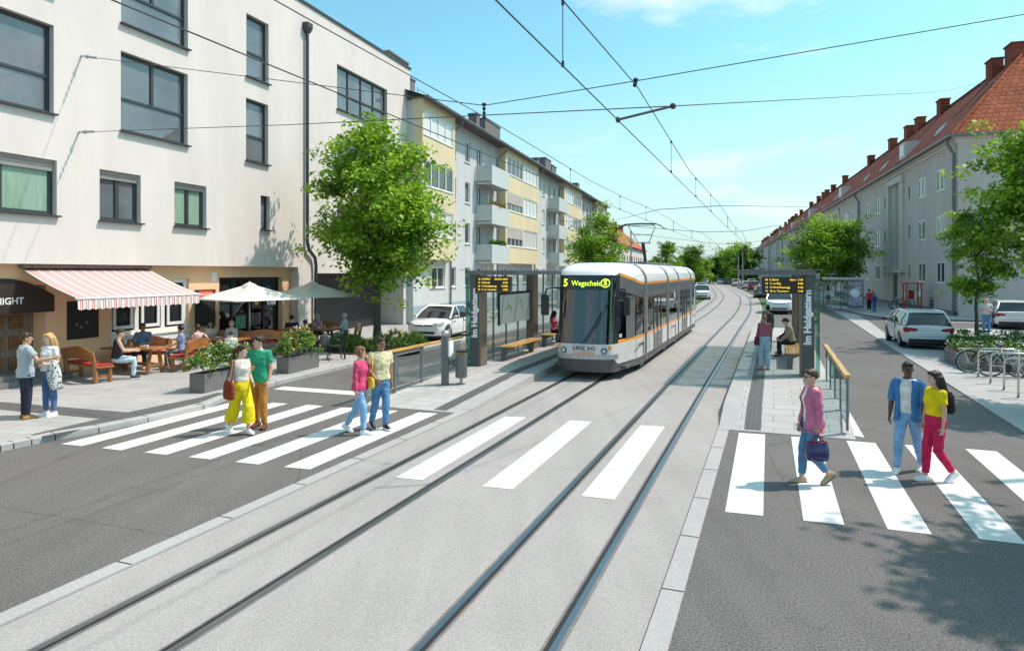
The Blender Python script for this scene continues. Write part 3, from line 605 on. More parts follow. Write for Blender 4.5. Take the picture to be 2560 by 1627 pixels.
# ---------------------------------------------------------------- long grey terrace on the right
F3=Fac((30.4,46.5,0),17.0,-1)
root=empty('grey_terrace',F3.o,F3.rz,'long grey rendered apartment terrace with steep red tiled roof on the right','building')
L,ZE3,BD=330,12.35,12.0; ROWS=((9.08,10.67),(5.70,7.3),(2.3,3.9))
mods=[]; t=0; mir=False
while t<L-30:
    mods.append((t,mir)); t+=34.3; mir=not mir
def mx(t,mir,a): return t+(34.3-a if mir else a)
hb=[];hs_=[];tw=[]
for t,mi in mods:
    for a in(4.0,8.9,25.0,29.9):
        x=mx(t,mi,a)
        for e,g in ROWS: hb.append((x-1.0,x+1.0,e,g))
    for a in(12.7,21.8):
        x=mx(t,mi,a)
        for e,g in ROWS: hs_.append((x-.25,x+.25,e+.3,g-.2))
    tw.append(mx(t,mi,17.3))
b=MB(); tp=[(x-2.2,x+2.2,3.3,11.2,-.35) for x in tw]; dr=[(x-1.0,x+1.0,.25,2.95,-.12) for x in tw]
wallh(b,0,L,0,ZE3,[h+(-.10,) for h in hb+hs_]+tp+dr,0,-.10)
for x in tw: b.poly([(x-2.2,-.35,3.3),(x+2.2,-.35,3.3),(x+2.2,-.35,11.2),(x-2.2,-.35,11.2)])
b.poly([(0,0,0),(0,-BD,0),(0,-BD,ZE3),(0,0,ZE3)]); b.poly([(L,0,0),(L,-BD,0),(L,-BD,ZE3),(L,0,ZE3)]); b.poly([(0,-BD,0),(L,-BD,0),(L,-BD,ZE3),(0,-BD,ZE3)])
b.build('wall',[M['row_pl'],M['row_trim']],root)
# repeated window meshes centred on their own origin
pr=window(root,-1.,1.,0,1.6,-.055,-1,((0,1,2),),M['wframe'],M['gl_far'],(.10,M['row_trim']),.12)
far=MB(); n=0
for i,(a,c,e,g) in enumerate(sorted(hb)):
    x=(a+c)/2
    if i==0: pr.location=(x,0,e)
    elif i<96:
        w=copy_tree(pr,(x,0,e),parent=root)
        if i%4==1:
            for ch in w.children:
                if ch.name.startswith('pane'): ch.material_slots[0].link='OBJECT'; ch.material_slots[0].material=M['curtain'] if i%8==1 else M['gl_sky']
    else:
        far.bx(a,c,-.095,-.08,e,g); far.bx(x-.06,x+.06,-.076,-.05,e+.12,g,1); far.bx(a,c,-.076,-.05,e,e+.12,1); far.bx(a,a+.12,-.076,-.05,e+.12,g,1); far.bx(c-.12,c,-.076,-.05,e+.12,g,1)
tag(far.build('far_windows',[M['gl_far'],M['wframe']],root),kind='stuff')
for a,c,e,g in sorted(hs_)[:60]:
    b=MB(); b.bx(a,c,-.09,-.06,e,g); b.build('slit_window',M['gl_dark'],root)
for i,x in enumerate(tw):
    b=MB()
    for p in((x-3.0,x-2.2),(x+2.2,x+3.0)): b.bx(p[0],p[1],.002,.2,3.36,11.2)
    b.bx(x-3.1,x+3.1,.002,.24,11.2,11.75)
    for d in(-1.5,-.75,.75,1.5): b.bx(x+d-.14,x+d+.14,-.345,-.04,3.36,11.2)
    b.bx(x-3.3,x+3.3,.002,.45,3.1,3.34); 
    for p in((x-2.0,x-1.05),(x+1.05,x+2.0)): b.bx(p[0],p[1],.002,.09,.2,3.1)
    o=b.build('stair_tower',M['row_trim'],root)
    b=MB()
    for k in range(4): b.bx(x-.28,x+.28,-.32,-.27,3.6+k*1.9,5.2+k*1.9)
    b.build('stair_glazing',M['gl_far'],o)
    b=MB(); b.bx(x-1.0,x+1.0,-.11,-.06,.25,2.95); d=b.build('entrance_door',M['dgrey'],root)
    if i<4: q=MB(); q.bar((x-.6,-.03,1.2),(x-.6,-.03,1.7),.04); q.build('handle',M['lgrey'],d)
for t,mi in mods[:6]:
    for a in(6.2,27.4): x=mx(t,mi,a); b=MB(); b.bx(x-.5,x+.5,-.03,.012,.45,1.25); b.build('cellar_window',M['gl_dark'],root)
b=MB(); b.bx(-.02,L,.002,.05,.0,.42); b.build('plinth',M['railside'],root)
b=MB()
for k,(z0,z1,o) in enumerate(((11.75,11.9,.05),(11.9,12.12,.18),(12.12,ZE3,.36))): b.bx(-o,L,.002 if k else .002,o,z0,z1); b.bx(-o,-.002,-BD,.0,z0,z1)
b.build('cornice',M['row_trim'],root)
# hipped roof
zr=19.3; ey=.55; hx=6.2; yr=-BD/2
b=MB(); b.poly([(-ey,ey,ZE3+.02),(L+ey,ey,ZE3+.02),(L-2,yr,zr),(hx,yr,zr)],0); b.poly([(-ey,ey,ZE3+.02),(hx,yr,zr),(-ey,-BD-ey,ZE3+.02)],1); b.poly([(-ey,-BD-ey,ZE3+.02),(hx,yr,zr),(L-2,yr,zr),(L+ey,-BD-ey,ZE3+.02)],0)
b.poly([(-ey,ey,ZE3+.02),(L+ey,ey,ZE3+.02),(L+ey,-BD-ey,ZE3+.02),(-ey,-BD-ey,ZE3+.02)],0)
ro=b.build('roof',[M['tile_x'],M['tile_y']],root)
b=MB(); b.tube([(-ey,ey,ZE3+.05),(hx,yr,zr+.04),(L-2,yr,zr+.04)],.14,8); b.tube([(-ey,-BD-ey,ZE3+.05),(hx,yr,zr+.04)],.14,8); b.build('ridge_tiles',M['tile_y'],ro)
b=MB(); b.tube([(-ey-.1,-BD,ZE3+.0),(-ey-.1,ey+.1,ZE3+.0),(L,ey+.1,ZE3)],.11,8); b.build('gutter',M['mgrey'],root)
nC=0
for base in range(0,300,69):
    for a in((6.8,) if base==0 else ())+(10.7,24,32.2,36.8,44.8,58):
        x=base+a; b=MB(); b.bx(x-.7,x+.7,yr-.05,yr+.75,zr-1.6,zr+.8); b.bx(x-.78,x+.78,yr-.13,yr+.83,zr+.802,zr+.93); b.build('chimney',M['chim_red'],ro)
rs=(zr-ZE3)/(ey-yr)
for x in tw:
    b=MB(); y0=-.5; z0=ZE3+(ey-y0)*rs; b.extr([(x-1.0,y0,z0-.2),(x-1.0,y0,z0+1.5),(x-1.0,y0-1.5/rs-.35,z0+1.55)],(2.0,0,0)); d=b.build('dormer',M['row_trim'],ro)
    q=MB(); q.bx(x-.75,x+.75,y0+.004,y0+.05,z0+.25,z0+1.3); d2=q.build('dormer_window',M['wframe'],d)
for k,x in enumerate((9,10.4,29,30.2,38,40,60,62,74)):
    y0=-1.3-.5*(k%2); z0=ZE3+(ey-y0)*rs; b=MB(); b.box((x,y0,z0+.06),(.7,1.0,.08),0,0,('X',-math.atan(rs))); b.build('skylight',M['lgrey'],ro)
for x in(.45,34.3,68.7,103,137):
    b=MB(); b.tube([(x,ey+.05,ZE3-.05),(x,ey,ZE3-.35),(x,.16,ZE3-1.1),(x,.16,.1)],.1,8); b.build('downpipe',M['mgrey'],root)
# ================================================================== TRAM
NT=-TH
def vtext_rot(): return Matrix(((0,-1,0),(0,0,-1),(1,0,0))).to_euler()
tr=empty('tram',SF(-1.40,-.87,0),NT,'white and grey articulated tram with orange stripes and raised pantograph at the stop','tram')
half=[(0,-.14),(.3,-.12),(.55,-.07),(.72,.0),(.83,.14),(.89,.38),(1.0,1.0),(1.11,1.7),(1.19,2.4),(1.22,3.05)]+[(1.22,y) for y in(5,8,11.2,14,16,17.6)]+[(1.17,18.5),(1.02,18.95),(.7,19.12),(0,19.18)]
nh=len(half)
def yfront(x):
    x=abs(x)
    for a,c in zip(half,half[1:]):
        if a[0]<=x<=c[0]: return a[1]+(c[1]-a[1])*(x-a[0])/(c[0]-a[0])
    return .4
def PT(i,z,ins=0,out=0):
    # i from -(nh-1) .. nh-1 : mirrored half outline
    x,y=half[abs(i)]; sg=-1 if i<0 else 1
    w=max(0,1-max(0,y)/2.6); wr=max(0,1-(19.2-y)/2.6)
    sh=(z-1.05)*.15 if z>1.05 else (.62-z)*.2 if z<.62 else -.02
    k=(1-ins/1.22)
    return V((sg*(x*k+out*(1 if abs(i)>3 else x)),y+sh*w+ins*1.9*w-ins*1.2*wr-(out if abs(i)<=3 else 0),z))
def zE(i): 
    y=half[abs(i)][1]; t=min(1,max(0,(y-.3)/2.2)); return 3.02-.30*t
def strip(idx,za,zb,nz=1,out=0):
    b=MB(); rings=[]
    f=lambda z,i: z(i) if callable(z) else z
    for k in range(nz+1):
        rings.append([PT(i,f(za,i)+(f(zb,i)-f(za,i))*k/nz,0,out) for i in idx])
    b.loft(rings,closed=False,cap=False); return b
ALL=list(range(-(nh-1),nh)); FR=list(range(-5,6)); SR=list(range(5,nh)); SLf=[-i for i in SR][::-1]
zB=lambda i: .62 if abs(i)<5 else .46
strip(ALL,.24,zB,2).build('bumper_skirt',M['tram_sk'],tr,True)
strip(ALL,zB,1.05,3).build('lower_panel',M['tram_lw'],tr,60)
fr=strip(FR,.62,.75,1,.012); fr.build('bumper_trim',M['lgrey'],tr,True)
for q in(SR,SLf):
    strip(q,1.05,1.15).build('stripe',M['tram_o'],tr,True)
    strip(q,lambda i:zE(i)-.0,lambda i:zE(i)+.085,1,.004).build('stripe',M['tram_o'],tr,True)
    g=strip(q,1.15,zE,2).build('side_glass',M['tint'],tr,True)
    strip(q,lambda i:zE(i)-.42,zE,1,.006).build('upper_panel',M['tram_g'],tr,True)
ws=strip(FR,1.05,zE,4).build('windscreen',M['wsglass'],tr,True)
b=MB()
for q in(FR,):
    b.loft([[PT(i,1.06,0,.006) for i in q],[PT(i,1.25,0,.006) for i in q]],closed=False,cap=False)
    b.loft([[PT(i,zE(i)-.10,0,.006) for i in q],[PT(i,zE(i),0,.006) for i in q]],closed=False,cap=False)
for sg in(-1,1): b.loft([[PT(sg*i,1.06+(zE(i)-1.06)*k/5,0,.007) for k in range(6)] for i in(4,5)],closed=False,cap=False)
b.build('windscreen_surround',M['black'],ws)
rings=[]
for k in range(8):
    t=k/7*PI/2; rings.append([PT(i,zE(i)+.08*(1 if abs(i)>=5 else 0)+(3.40-zE(i)-.08*(1 if abs(i)>=5 else 0))*math.sin(t),.62*(1-math.cos(t))) for i in ALL])
b=MB(); b.loft(rings,closed=False,cap=False); b.poly(rings[-1]); b.build('roof',M['tram_w'],tr,50)
YJ=(3.1,8.0,11.2,15.9)
for y in YJ:
    pr=[(1.235,.3),(1.24,2.78)]+[(1.24-.62*(1-math.cos(t)),2.80+.61*math.sin(t)) for t in[k*PI/14 for k in range(8)]]
    pr=pr+[(-x,z) for x,z in pr[::-1]]
    b=MB(); b.loft([[V((x*s,y+d,z*1.0+(.012 if z>2.7 else 0))) for x,z in pr] for d,s in((-.13,.99),(-.1,1.012),(-.03,1.012),(0,.995),(.03,1.012),(.1,1.012),(.13,.99))],closed=False,cap=False); b.build('bellows',M['tram_b'],tr,30)
    b=MB(); b.bx(-1.1,1.1,y-.35,y+.35,.08,.3); b.build('undercarriage',M['black'],tr)
for sg in(-1,1):
    x=sg*1.222
    for y0,y1 in((.95,1.75),(2.75,3.0),(3.2,3.5),(7.6,7.95),(8.1,8.4),(10.8,11.15),(11.25,11.6),(15.5,15.85),(16.0,16.3),(18.1,18.6)):
        xa=sg*(half[6][0]+.012) if y0<1 else x; xb=sg*1.125 if y0<1 else x
        b=MB(); b.poly([(xa+sg*.004,y0,1.15),(xb+sg*.004,y1,1.15),(xb+sg*.004,y1,2.4),(xa+sg*.004,y0,2.4)]); b.build('window_pillar',M['tram_g'],tr)
    for y0,y1 in((4.7,6.3),(12.6,14.2)):
        b=MB()
        for yy in(y0,(y0+y1)/2,y1): b.bx(x-.01*sg,x+.022*sg,yy-.035,yy+.035,.44,2.36)
        b.bx(x-.01*sg,x+.02*sg,y0+.035,y1-.035,2.3,2.38); b.bx(x-.01*sg,x+.012*sg,y0+.035,y1-.035,.44,1.0); d=b.build('door',M['tram_g'],tr,bevel=.008)
        q=MB()
        for yy in((y0+y1)/2-.1,(y0+y1)/2+.1): q.tube([(x+.03*sg,yy,1.2),(x+.03*sg,yy,1.7)],.014,6)
        q.build('handle',M['lgrey'],d)
    for y0,y1 in((1.75,2.75),(9,10.2),(17.0,17.9)):
        b=MB(); 
        for p in((y0,y1,.86,.90),(y1-.05,y1,.5,.86)): b.bx(x+.001*sg,x+.012*sg,*p)
        b.build('bogie_cover_edge',M['black'],tr)
for sg in(-1,1):
    for y in(1.9,2.6,3.7,6.6,8.9,10.3,12.2,14.5,16.8):
        x=sg*(1.223 if y>3 else half[7][0]+(y-1.7)*.13); b=MB(); b.bx(x-.006,x+.006,y-.008,y+.008,.47,1.04); b.build('panel_seam',M['tram_b'],tr)
for y in(2.3,9.6,17.4):
    for sg in(-1,1):
        w=MB(); w.lathe([(.0,-.05),(.29,-.05),(.31,0),(.31,.05),(.0,.06)],(sg*.5,y-.5,.325),18,axis='x'); w.build('wheel',M['mgrey'],tr,30)
# cabin and saloon fittings
b=MB(); b.bx(-1.1,1.1,.6,18.6,.30,.38); b.bx(-1.05,1.05,1.9,1.96,.38,2.7); b.build('floor',M['tram_sk'],tr)
b=MB(); b.bx(-.75,.75,.25,.65,.7,1.2); b.bx(-.3,.3,.9,1.4,.75,.9); b.bx(-.28,.28,1.42,1.5,.9,1.5); b.build('driver_desk',M['tram_b'],tr)
b=MB()
for y in(3.6,4.2,6.8,7.4,8.9,9.6,10.3,12.0,14.8,16.6,17.2):
    for x in(-.85,.85): b.bx(x-.22,x+.22,y,y+.42,.75,.87); b.bx(x-.22,x+.22,y+.36,y+.44,.87,1.5)
b.build('seat',M['tram_b'],tr)
b=MB()
for y in(2.6,3.9,5.5,7.0,8.7,10.0,12.3,13.4,15.0,16.8):
    for x in(-.5,.5): b.tube([(x,y,.4),(x,y,2.3)],.025,6)
    for x in(-.75,.75): b.bx(x-.02,x+.02,y-.25,y-.1,2.02,2.26); b.bx(x-.02,x+.02,y+.2,y+.33,2.05,2.26)
b.build('grab_pole',mat('orange_pole',(.9,.34,.03),.4,var=0,emit=.25),tr)  # slight glow added to the poles, which are no lamps
# lamps, mirrors, wipers, lettering
for sg in(-1,1):
    x=sg*.60; y=yfront(.6)-.045
    b=MB(); b.lathe([(.085,-.03),(.085,.04),(.07,.045),(0,.048)][::-1] if 0 else [(.085,.03),(.085,-.03),(.068,-.036),(0,-.03)],(x,y,.86),16,axis='y'); h=b.build('headlight',M['sign_b'],tr,30)
    b=MB(); b.lathe([(.055,-.035),(0,-.044)],(x,y,.86),14,axis='y'); b.build('lens',M['lamp_clear'],h)
    b=MB(); b.lathe([(.06,.03),(.06,-.02),(0,-.035)],(sg*.745,yfront(.745)-.035,.96),14,axis='y'); b.build('indicator',M['lamp_amber'],tr)
    b=MB(); b.bx(sg*.60-.05,sg*.60+.05,yfront(.6)-.02+.02,yfront(.6)+.03,1.12,1.15); b.build('marker_lamp',M['lamp_red'],tr)
b=MB(); b.tube([(-.84,.45,2.62),(-.98,.15,2.66),(-1.12,-.08,2.62),(-1.16,-.12,2.45)],.028,8); a_=b.build('mirror_arm',M['black'],tr); b=MB(); b.bx(-1.28,-1.04,-.17,-.06,1.85,2.45); b.build('mirror',M['black'],a_,bevel=.04)
b=MB(); b.tube([(.93,.7,2.62),(1.06,.55,2.6),(1.12,.5,2.45)],.026,8); a_=b.build('mirror_arm',M['black'],tr); b=MB(); b.bx(1.02,1.22,.44,.56,1.85,2.4); b.build('mirror',M['black'],a_,bevel=.04)
def fy(x,z): return yfront(x)+(z-1.05)*.15*1.0-.03
b=MB(); b.tube([(.0,fy(0,1.1),1.1),(.28,fy(.28,1.5),1.55),(.5,fy(.5,1.95),2.0)],.012,6); b.tube([(.06,fy(0,1.1),1.1),(.34,fy(.3,1.5),1.55),(.5,fy(.5,1.95),1.95)],.01,6); b.tube([(.36,fy(.36,1.6),1.5),(.68,fy(.68,2.1),2.25)],.014,6); b.build('wiper',M['black'],tr)
ds=strip(list(range(-3,4)),2.60,2.98,2,.012).build('destination_sign',mat('sign_panel',(.012,.03,.025),.15,var=0),tr)
def bend(o,dz):
    # o local: x across, y up on the sign -> wrap onto the nose
    m=o.location.copy(); o.location=(0,0,0); o.rotation_euler=(0,0,0)
    for v in o.data.vertices:
        x=v.co.x+m.x; z=v.co.y+m.z; v.co=V((x,yfront(x)+(z-1.05)*.15-dz-v.co.z,z))
z=2.79
bend(text('5',.30,M['led_g'],(-.70,0,z),(0,0,0),ds,'route_number','LEFT',.003,.008),.018)
w=text('Wegscheid',.215,M['led_g'],(0,0,z-.01),(0,0,0),ds,'destination_name','LEFT',.003,.001)
wd=max(v.co.x for v in w.data.vertices)-min(v.co.x for v in w.data.vertices)
for v in w.data.vertices: v.co.x*=.90/wd
w.location.x=-.43; bend(w,.018)
b=MB(); b.tube([(.57+.115*math.cos(a),.115*math.sin(a),0) for a in[k*PI/12 for k in range(24)]],.014,6,closed=True); r_=b.build('ring',M['led_g'],ds); r_.location=(0,0,z); bend(r_,.016)
bend(text('S',.2,M['led_g'],(.57,0,z),(0,0,0),ds,'letter','CENTER',.003,.006),.018)
def lowtext(s_,size,m,x,zz,nm,wid):
    o=text(s_,size,m,(0,0,zz),(0,0,0),tr,nm,'CENTER',.003,.001); xs=[v.co.x for v in o.data.vertices]; k=wid/(max(xs)-min(xs))
    for v in o.data.vertices: v.co.x*=k
    o.location.x=x; mx_=o.location.copy(); o.location=(0,0,0)
    for v in o.data.vertices:
        X=v.co.x+mx_.x; Z=v.co.y+mx_.z; v.co=V((X,yfront(X)-.034-v.co.z,Z))
lowtext('LINZ AG',.155,M['sign_b'],.02,.93,'operator_lettering',.64); lowtext('LINIEN',.12,M['tram_o'],.02,.80,'line_lettering',.62)
text('075',.13,M['sign_w'],(.925,.42,1.26),(PI/2,0,R(80)),tr,'car_number','LEFT',.002,.004)
# roof gear and pantograph
b=MB(); b.bx(-.55,.55,7.2,14.5,3.40,3.50); b.build('roof_equipment',M['tram_g'],tr,bevel=.03)
pt=MB(); py=9.2
pt.tube([(.0,py+.9,3.5),(0,py+.3,4.35)],.06,8); pt.tube([(0,py+.8,3.5),(-.05,py+.25,4.3)],.03,6); pt.bx(-.3,.3,py+.75,py+1.1,3.48,3.56)
p=pt.build('pantograph',M['anth'],tr)
q=MB(); k0=V((0,py+.3,4.35))
q.bar((-.25,py+.3,4.33),(.3,py+.3,4.33),.06)
for a in((-.22,py+.3,4.35),(.25,py+.3,4.35)): q.tube([a,(a[0]*2.4,py-.25,5.02)],.02,6)
q.tube([(-.34,py+.05,4.66),(.38,py+.05,4.66)],.018,6); q.tube([(-.5,py-.25,5.02),(.58,py-.25,5.02)],.02,6)
q.build('upper_arm',M['lgrey'],p)
q=MB()
for dy in(-.14,.14): q.tube([(-.98,py-.25+dy,4.86),(-.82,py-.25+dy,5.0),(-.6,py-.25+dy,5.08),(0,py-.25+dy,5.10),(.6,py-.25+dy,5.08),(.82,py-.25+dy,5.0),(.98,py-.25+dy,4.86)],.022,6)
for x in(-.5,.5): q.bar((x,py-.4,5.06),(x,py-.1,5.06),.03)
q.build('collector',M['anth'],p)
# ================================================================== STOP SHELTERS
LED_L=['16  E SOMAT','17  10 Hundl','22  12 Girndhassang','24  11 sa. Tourenno']; LED_LR=['BAHN 6 BHN','23 86','24 BIN','2 BIN']
LED_R=['84  E Zbind','10  11 wi Bhg','12  12 Girndhassangg','12  10 sa. Tourenno']; LED_RR=['Bahn 1 243','8 80','8 60','*149']
def shelter(m,org,rl,rx,label):
    t=empty('tram_shelter',SF(*org),NT,label,'shelter')
    X=lambda a,c: (min(m*a,m*c),max(m*a,m*c))
    def bb(mb,a,c,y0,y1,z0,z1): p=X(a,c); mb.bx(p[0],p[1],y0,y1,z0,z1)
    b=MB(); bb(b,-.17,.15,0,.24,0,2.84); pl=b.build('name_pillar',M['pillar'],t,bevel=.01)
    b=MB(); bb(b,.153,.20,.0,.5,0,2.8); bb(b,-.17,.153,.243,.5,0,2.8); b.build('wood_cladding',M['wood_brown'],pl)
    b=MB(); bb(b,-.30,-.19,-.02,-.005,0,2.85); bb(b,-.30,-.29,-.0,.6,0,2.85); b.build('glass_fin',M['glass_edge'],pl)
    o=text('Im Haidgattern',.24,M['sign_w'],(-.0,-.006,.88),vtext_rot(),pl,'stop_name','LEFT',.003,.012); xs=[v.co.x for v in o.data.vertices]; k=1.5/(max(xs)-min(xs))
    for v in o.data.vertices: v.co.x*=k; v.co.y*=1.05
    for y in(5.0,10.2):
        if y<rl: b=MB(); bb(b,-.12,.16,y,y+.55,0,2.8); b.build('wood_pillar',M['wood_brown'],t)
    b=MB(); bb(b,-.38,rx,-.3,rl,2.93,2.955); b.build('roof_glass',M['roof_glass'],t)
    b=MB(); bb(b,-.2,rx-.15,-.1,.0,2.80,2.92); bb(b,-.2,-.1,0,rl-.1,2.80,2.92); bb(b,rx-.25,rx-.15,0,rl-.1,2.80,2.92)
    y=1.3
    while y<rl: bb(b,-.1,rx-.25,y,y+.07,2.82,2.90); y+=1.3
    b.build('roof_frame',M['mgrey'],t)
    b=MB(); bb(b,-.06,-.045,.55,5.0,.12,2.7); bb(b,-.06,-.045,5.6,rl-.3,.12,2.7); g=b.build('glass_wall',M['glass'],t)
    b=MB()
    for y in(1.6,2.75,3.9,6.8,8.0,9.2):
        if y<rl-.2: bb(b,-.08,-.03,y,y+.04,.02,2.8)
    bb(b,-.07,-.04,.5,rl-.3,.08,.12); b.build('mullion',M['mgrey'],g)
    d=empty('departure_display',SF(org[0]+m*.62,org[1]+.02,org[2]),NT,'black departure display with amber rows under the %s shelter roof'%('left' if m>0 else 'right'),'display')
    b=MB(); b.bx(-.58,.58,-.08,.08,2.27,2.75); b.build('casing',M['mgrey'],d,bevel=.01); b=MB(); b.bx(-.565,.565,-.09,-.082,2.285,2.735); s_=b.build('screen',M['screen'],d)
    for i,(p,q) in enumerate(zip(*((LED_L,LED_LR) if m>0 else (LED_R,LED_RR)))):
        z=2.665-i*.105; text(p,.074,M['led_y'],(-.48,-.093,z),(PI/2,0,0),s_,'departure_row','LEFT',.002,0); text(q,.074,M['led_y'],(.5,-.093,z),(PI/2,0,0),s_,'departure_time','RIGHT',.002,0)
    b=MB()
    for x in(-.4,.0): b.tube([(x,0,2.75),(x,0,2.81)],.02,6)
    b.build('hanger',M['lgrey'],d)
    return t
sl_=shelter(1,(-4.85,-.9,.23),12.5,1.55,'glass tram shelter beside the tram at the left platform, with a city map')
sr_=shelter(-1,(4.57,.41,.23),10.5,1.95,'glass tram shelter on the right platform with a slatted bench')
mp=empty('city_map',SF(-4.85,-.9,.23),NT,'pale city map panel on the glass wall of the left shelter','map')
b=MB(); b.bx(-.03,.02,2.0,5.0,1.12,2.12); b.build('panel',mat('map_paper',(.55,.60,.60),.3,var=.04),mp); b=MB(); b.bx(-.035,.03,1.94,5.0,2.121,2.2); b.bx(-.035,.03,1.94,1.998,1.1,2.12); b.build('frame',M['black'],mp)
for mtn,paths in(('map_green',(((2.5,1.6),(2.9,1.75),(3.1,1.6),(3.0,1.45)),((2.7,1.95),(2.8,1.6)),((3.9,1.9),(4.1,1.8)))),('map_road',(((2.3,1.2),(3.1,1.45),(3.8,1.8),(4.4,1.5)),((4.1,1.9),(4.4,1.3),(4.8,1.6))))):
    b=MB()
    for p in paths:
        for (a,c),(e,g) in zip(p,p[1:]): b.bar((.024,a,c),(.024,e,g),.05 if 'green' in mtn else .022,.004,up=(1,0,0))
    b.build('map_line',mat(mtn,(.25,.42,.12) if 'green' in mtn else (.5,.45,.3),.5,var=0),mp)
def bench(org,L,label,slat=False):
    t=empty('bench',SF(*org),NT,label,'bench','platform benches')
    b=MB()
    if slat:
        for k in range(5): b.bx(-.22+k*.09,-.22+k*.09+.075,0,L,.43,.47)
    else: b.bx(-.23,.23,0,L,.43,.48)
    b.build('seat',M['wood_rail'],t,bevel=.008)
    for y in(.12,L-.3):
        b=MB(); b.extr([(-.2,y,0),(-.04,y,0),(-.02,y,.3),(.2,y,.40),(.2,y,.429),(-.2,y,.429)],(0,.12,0)); b.build('leg',M['mgrey'],t)
    return t
bench((-4.42,.55,.23),3.1,'long timber topped bench in front of the city map'); bench((-4.5,5.0,.23),2.2,'timber bench behind the wooden pillar where the woman in pink sits')
b_=bench((4.26,1.9,.23),4.2,'slatted timber bench under the right shelter',True)
def railing(off,yl,org_z,label,end):
    t=empty('guard_railing',SF(off,yl[0],0),NT,label,'railing'); y0=yl[0]
    for y in yl:
        b=MB(); z=org_z(y); b.bx(-.02,.02,y-y0-.05,y-y0+.05,z,1.10); b.build('post',M['mgrey'],t)
    b=MB(); b.bx(-.055,.055,-.06,end-y0,1.10,1.16); b.build('handrail',M['wood_rail'],t,bevel=.012)
    yy=list(yl)+[end]
    for a,c in zip(yy,yy[1:]):
        b=MB(); b.bx(-.006,.006,a-y0+.08,c-y0-.08,.22,1.0); g=b.build('glass_panel',M['glass'],t)
        b=MB(); b.bx(-.012,.012,a-y0+.05,c-y0-.05,1.0,1.03); b.build('clamp_rail',M['lgrey'],g); b=MB(); b.bx(-.012,.012,a-y0+.05,c-y0-.05,.19,.22); b.build('clamp_rail',M['lgrey'],g)
railing(-5.22,(-6.3,-5.0,-3.6,-2.2),lambda y:.03+max(0,(y+6.27)/5.17*.2),'railing with timber handrail and glass panels before the left shelter',-1.05)
railing(5.0,(-5.6,-4.2,-2.85,-1.5,-.2),lambda y:.1,'railing with timber handrail along the back of the right platform',.35)
# ticket post and litter bin
t=empty('ticket_post',SF(-4.45,-3.72,.12),NT,'grey ticket post with white notice beside the round bin','post')
b=MB(); b.bx(-.09,.09,-.06,.06,0,1.32); b.build('post',M['mgrey'],t,bevel=.01); b=MB(); b.bx(.095,.14,-.02,.22,.75,1.15); b.build('notice',M['sign_w'],t); b=MB(); b.lathe([(.1,1.3),(.12,1.38),(.08,1.44),(0,1.45)],(0,0,0),12); b.build('cap',M['lgrey'],t)
t=empty('litter_bin',SF(-4.08,-3.5,.14),NT,'round grey litter bin with orange inner rim on the left platform','bin')
t.scale=(.84,.84,.92)
b=MB(); b.lathe([(0,.18),(.17,.18),(.19,.22),(.19,.88),(.16,.88),(.155,.7),(0,.7)],n=20); b.build('drum',M['mgrey'],t,30); b=MB(); b.lathe([(.155,.80),(.16,.92),(.0,.93)],(0,.02,0),16); b.build('inner_rim',M['wood_rail'],t); b=MB(); b.bx(-.04,.04,-.04,.04,0,.2); b.bx(-.14,.14,-.06,.06,0,.02); b.build('stand',M['lgrey'],t)
b=MB(); b.lathe([(.02,.86),(.2,.93),(.21,.96),(0,.99)],n=18); b.build('hood',M['black'],t,30)
# ================================================================== RIGHT SIDE FURNITURE
o=G(2118,775,.12); t=empty('bus_shelter',o,NT,'small glass bus shelter with an advertising panel on the far right pavement','shelter')
b=MB(); b.bx(-1.8,1.1,-.4,2.0,2.5,2.58); b.bx(-1.8,1.1,-.4,-.34,2.40,2.5); b.build('roof',M['lgrey'],t)
b=MB()
for x,y in((-1.6,1.8),(-.3,1.8),(.9,1.8),(-1.6,-.2)): b.tube([(x,y,0),(x,y,2.5)],.035,8)
b.build('post',M['mgrey'],t); b=MB(); b.bx(-1.6,.9,1.8,1.815,.2,2.3); b.build('glass_wall',M['glass'],t)
b=MB(); b.bx(.0,1.15,-.1,.08,.15,2.45); p=b.build('advert_frame',M['mgrey'],t); b=MB(); b.bx(.1,1.05,-.112,-.105,.35,2.3); a_=b.build('poster',mat('violet_poster',(.35,.33,.42),.35,var=.85,scale=4),p)
text('CIRCUS',.2,M['sign_w'],(.57,-.117,2.05),(PI/2,0,0),a_,'poster_words','CENTER',.001); b=MB(); b.lathe([(.33,-.116),(.3,-.118),(0,-.119)],(.57,0,1.35),20,axis='y'); b.build('poster_disc',M['sign_w'],a_); b=MB(); b.bx(-1.5,-.2,1.2,1.6,.42,.46); b.build('seat',M['wood_o'],t)
o=G(2079,759,.12); t=empty('stop_sign_post',o,NT,'tall white post with a square black and white stop sign near the bus shelter','sign'); b=MB(); b.tube([(0,0,0),(0,0,5.4)],[.055,.04],8); b.build('pole',M['lgrey'],t)
b=MB(); b.bx(-.42,.42,-.07,-.04,2.75,3.7); s_=b.build('sign_plate',M['sign_w'],t); b=MB()
for sg in(-1,1): b.tube([(sg*.14+.14*math.cos(a),-.08,3.32+.17*math.sin(a)) for a in[k*PI/8 for k in range(16)]],.035,6,closed=True)
b.bx(-.3,.3,-.08,-.072,2.9,3.0); b.build('symbol',M['black'],s_)
o=F3.w(6.2,1.3,.12); t=empty('phone_booth',o,F3.rz-PI/2,'red framed glass telephone booth against the grey terrace','booth')
b=MB()
for x,y in((-.5,-.5),(.5,-.5),(.5,.5),(-.5,.5)): b.bx(x-.045,x+.045,y-.045,y+.045,0,2.1)
